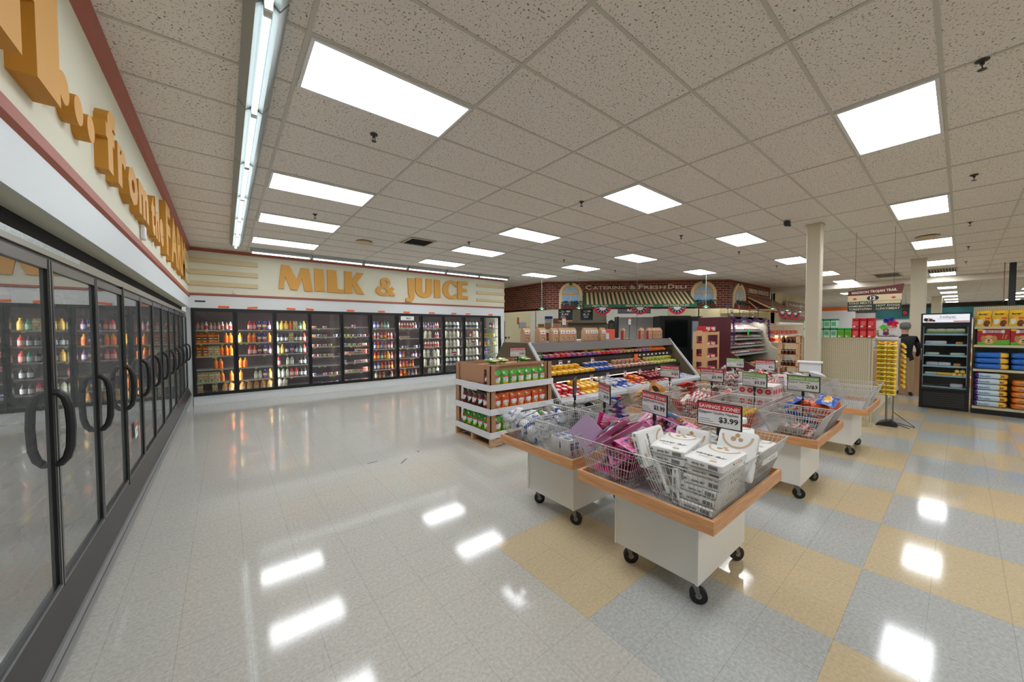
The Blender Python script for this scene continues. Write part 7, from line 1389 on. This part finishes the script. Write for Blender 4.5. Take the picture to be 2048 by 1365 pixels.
# person at the far counter
def build_person():
    r = thing('person', 'person in a black jacket, grey cap and khaki trousers seen from behind', 'person', (13.0, .86, 0), 0)
    bm = bpy.data.meshes.new('body'); J = {'pel': (0, 0, .95, .15, .12), 'wa': (0, 0, 1.10, .145, .115), 'ch': (.02, .0, 1.33, .175, .13), 'sh': (.02, 0, 1.44, .12, .09), 'nk': (.03, 0, 1.53, .055, .055), 'h1': (.04, 0, 1.60, .075, .07), 'h2': (.045, 0, 1.70, .088, .08),
      'ls': (.02, .17, 1.43, .07, .07), 'le': (.10, .34, 1.26, .05, .05), 'lw': (.30, .42, 1.22, .034, .034), 'rs': (.02, -.17, 1.43, .07, .07), 're': (.02, -.24, 1.16, .05, .05), 'rw': (.16, -.2, .98, .034, .034),
      'lh': (0, .09, .88, .10, .1), 'lk': (.03, .11, .49, .065, .065), 'la': (-.02, .12, .09, .045, .045), 'lt': (.13, .13, .04, .04, .035), 'rh': (0, -.09, .88, .10, .1), 'rk': (.0, -.11, .49, .065, .065), 'ra': (-.05, -.12, .09, .045, .045), 'rt': (.10, -.13, .04, .04, .035)}
    E_ = [('pel', 'wa'), ('wa', 'ch'), ('ch', 'sh'), ('sh', 'nk'), ('nk', 'h1'), ('h1', 'h2'), ('ch', 'ls'), ('ls', 'le'), ('le', 'lw'), ('ch', 'rs'), ('rs', 're'), ('re', 'rw'), ('pel', 'lh'), ('lh', 'lk'), ('lk', 'la'), ('la', 'lt'), ('pel', 'rh'), ('rh', 'rk'), ('rk', 'ra'), ('ra', 'rt')]
    ks = list(J); bm.from_pydata([J[k][:3] for k in ks], [(ks.index(a), ks.index(b)) for a, b in E_], []); o = bpy.data.objects.new('body', bm); COL.objects.link(o)
    def skin(o, me, ks, J, root):
        bpy.context.view_layer.update()
        md = o.modifiers.new('skin', 'SKIN'); o.modifiers.new('smooth', 'SUBSURF').levels = 1; o.modifiers['smooth'].render_levels = 2; md.use_smooth_shade = True
        L_ = me.skin_vertices[0].data if me.skin_vertices else None
        if L_ is None: return
        for i, k in enumerate(ks): L_[i].radius = J[k][3:5]; L_[i].use_root = (k == root)
    if not bm.skin_vertices:
        bpy.context.view_layer.objects.active = o
        o.modifiers.new('skin', 'SKIN'); o.modifiers.clear()
        with bpy.context.temp_override(object=o, active_object=o): bpy.ops.mesh.customdata_skin_add()
    skin(o, bm, ks, J, 'pel'); o.parent = r
    dg = bpy.context.evaluated_depsgraph_get(); bpy.context.view_layer.update(); me = bpy.data.meshes.new_from_object(o.evaluated_get(bpy.context.evaluated_depsgraph_get()))
    o.modifiers.clear(); o.data = me; me.materials.clear()
    for c in ((20, 20, 24), (176, 150, 112), (206, 160, 136), (40, 36, 34)): me.materials.append(mat(c, .8))
    for p in me.polygons:
        z = p.center.z; y = abs(p.center.y); x = p.center.x
        p.material_index = 3 if z < .11 else 1 if z < .93 and y < .19 else (2 if z > 1.52 or (x > .26 and z < 1.3 and p.center.y > .38) or (z < 1.02 and y > .17 and x > .12) else 0)
        p.use_smooth = True
    hd = Matrix.Translation((13.0, .86, 0))
    m = MB(); m.lathe([(.098, 1.70), (.102, 1.74), (.085, 1.80), (.045, 1.825), (.005, 1.83)], mat((110, 108, 104), .8), 16, Matrix.Translation((.045, 0, 0))); m.prism([(.10, -.07), (.20, -.05), (.20, .05), (.10, .07)], 1.705, 1.715, mat((100, 98, 94), .8), 'z'); m.build('cap', r, True)
    m = MB()
    for (px_, py_, s) in ((.31, .42, 1), (.17, -.2, -1)):
        z0 = 1.22 if s == 1 else .95; m.rbox(px_, py_-.035, z0-.015, px_+.08, py_+.035, z0+.015, mat((206, 160, 136), .6), .008)
        for f in range(4): m.cyl((px_+.078, py_-.027+.018*f, z0), (px_+.078+.055+.008*(f in (1, 2)), py_-.029+.019*f, z0-.025), .008, mat((206, 160, 136), .6), 6, .006)
        m.cyl((px_+.02, py_-.035*s, z0), (px_+.06, py_-.07*s, z0-.01), .009, mat((206, 160, 136), .6), 6, .007)
    m.build('hand', r, True)
    m = MB(); m.lathe([(.02, 1.655), (.089, 1.66), (.093, 1.70), (.09, 1.72)], mat((90, 84, 80), .9), 14, Matrix.Translation((.035, 0, 0))); m.build('hair', r, True)
build_person()
r = thing('check_stand', 'low wooden counter in front of the person with the grey cap', 'counter', (13.35, .6, 0)); MB().rbox(0, -.3, 0, .6, .95, 1.1, mat((190, 150, 116), .6), .01).build('counter_body', r)
# small things above
tag(MB().lathe([(.02, 0), (.05, -.02), (.05, -.06), (.03, -.09)], BLK2, 12).cyl((0, 0, -.06), (-.06, -.05, -.10), .022, BLK2, 8).build('ceiling_camera', None, True, (7.55, 1.9, CH-.006)), 'small dark dome camera on the ceiling near the first column', 'camera')
tag(MB().cyl((0, 0, 0), (0, 0, 1.1), .008, mat((120, 60, 50), .5), 6).build('hanging_cable', None, False, (17.0, -.72, CH-1.12)), 'reddish cable hanging beside the black pole', 'cable')
# scuffs and debris on the floor
for k, (x, y, s, l) in enumerate(((1.42, 4.6, .06, 'dark scuff mark on the floor, nearest the juice doors of the cooler'), (1.75, 4.4, .09, 'long curved scuff mark on the floor'), (2.04, 4.62, .03, 'small dark scuff above the curved one'), (3.15, 4.75, .06, 'dark leaf shaped mark on the floor beside the chip display'))):
    tag(MB().box(-s, -.008, .0004, s, .008, .0012, mat((96, 92, 84), .7)).build('floor_scuff', None, False, (x, y, 0), .8*k), l, 'scuff mark')
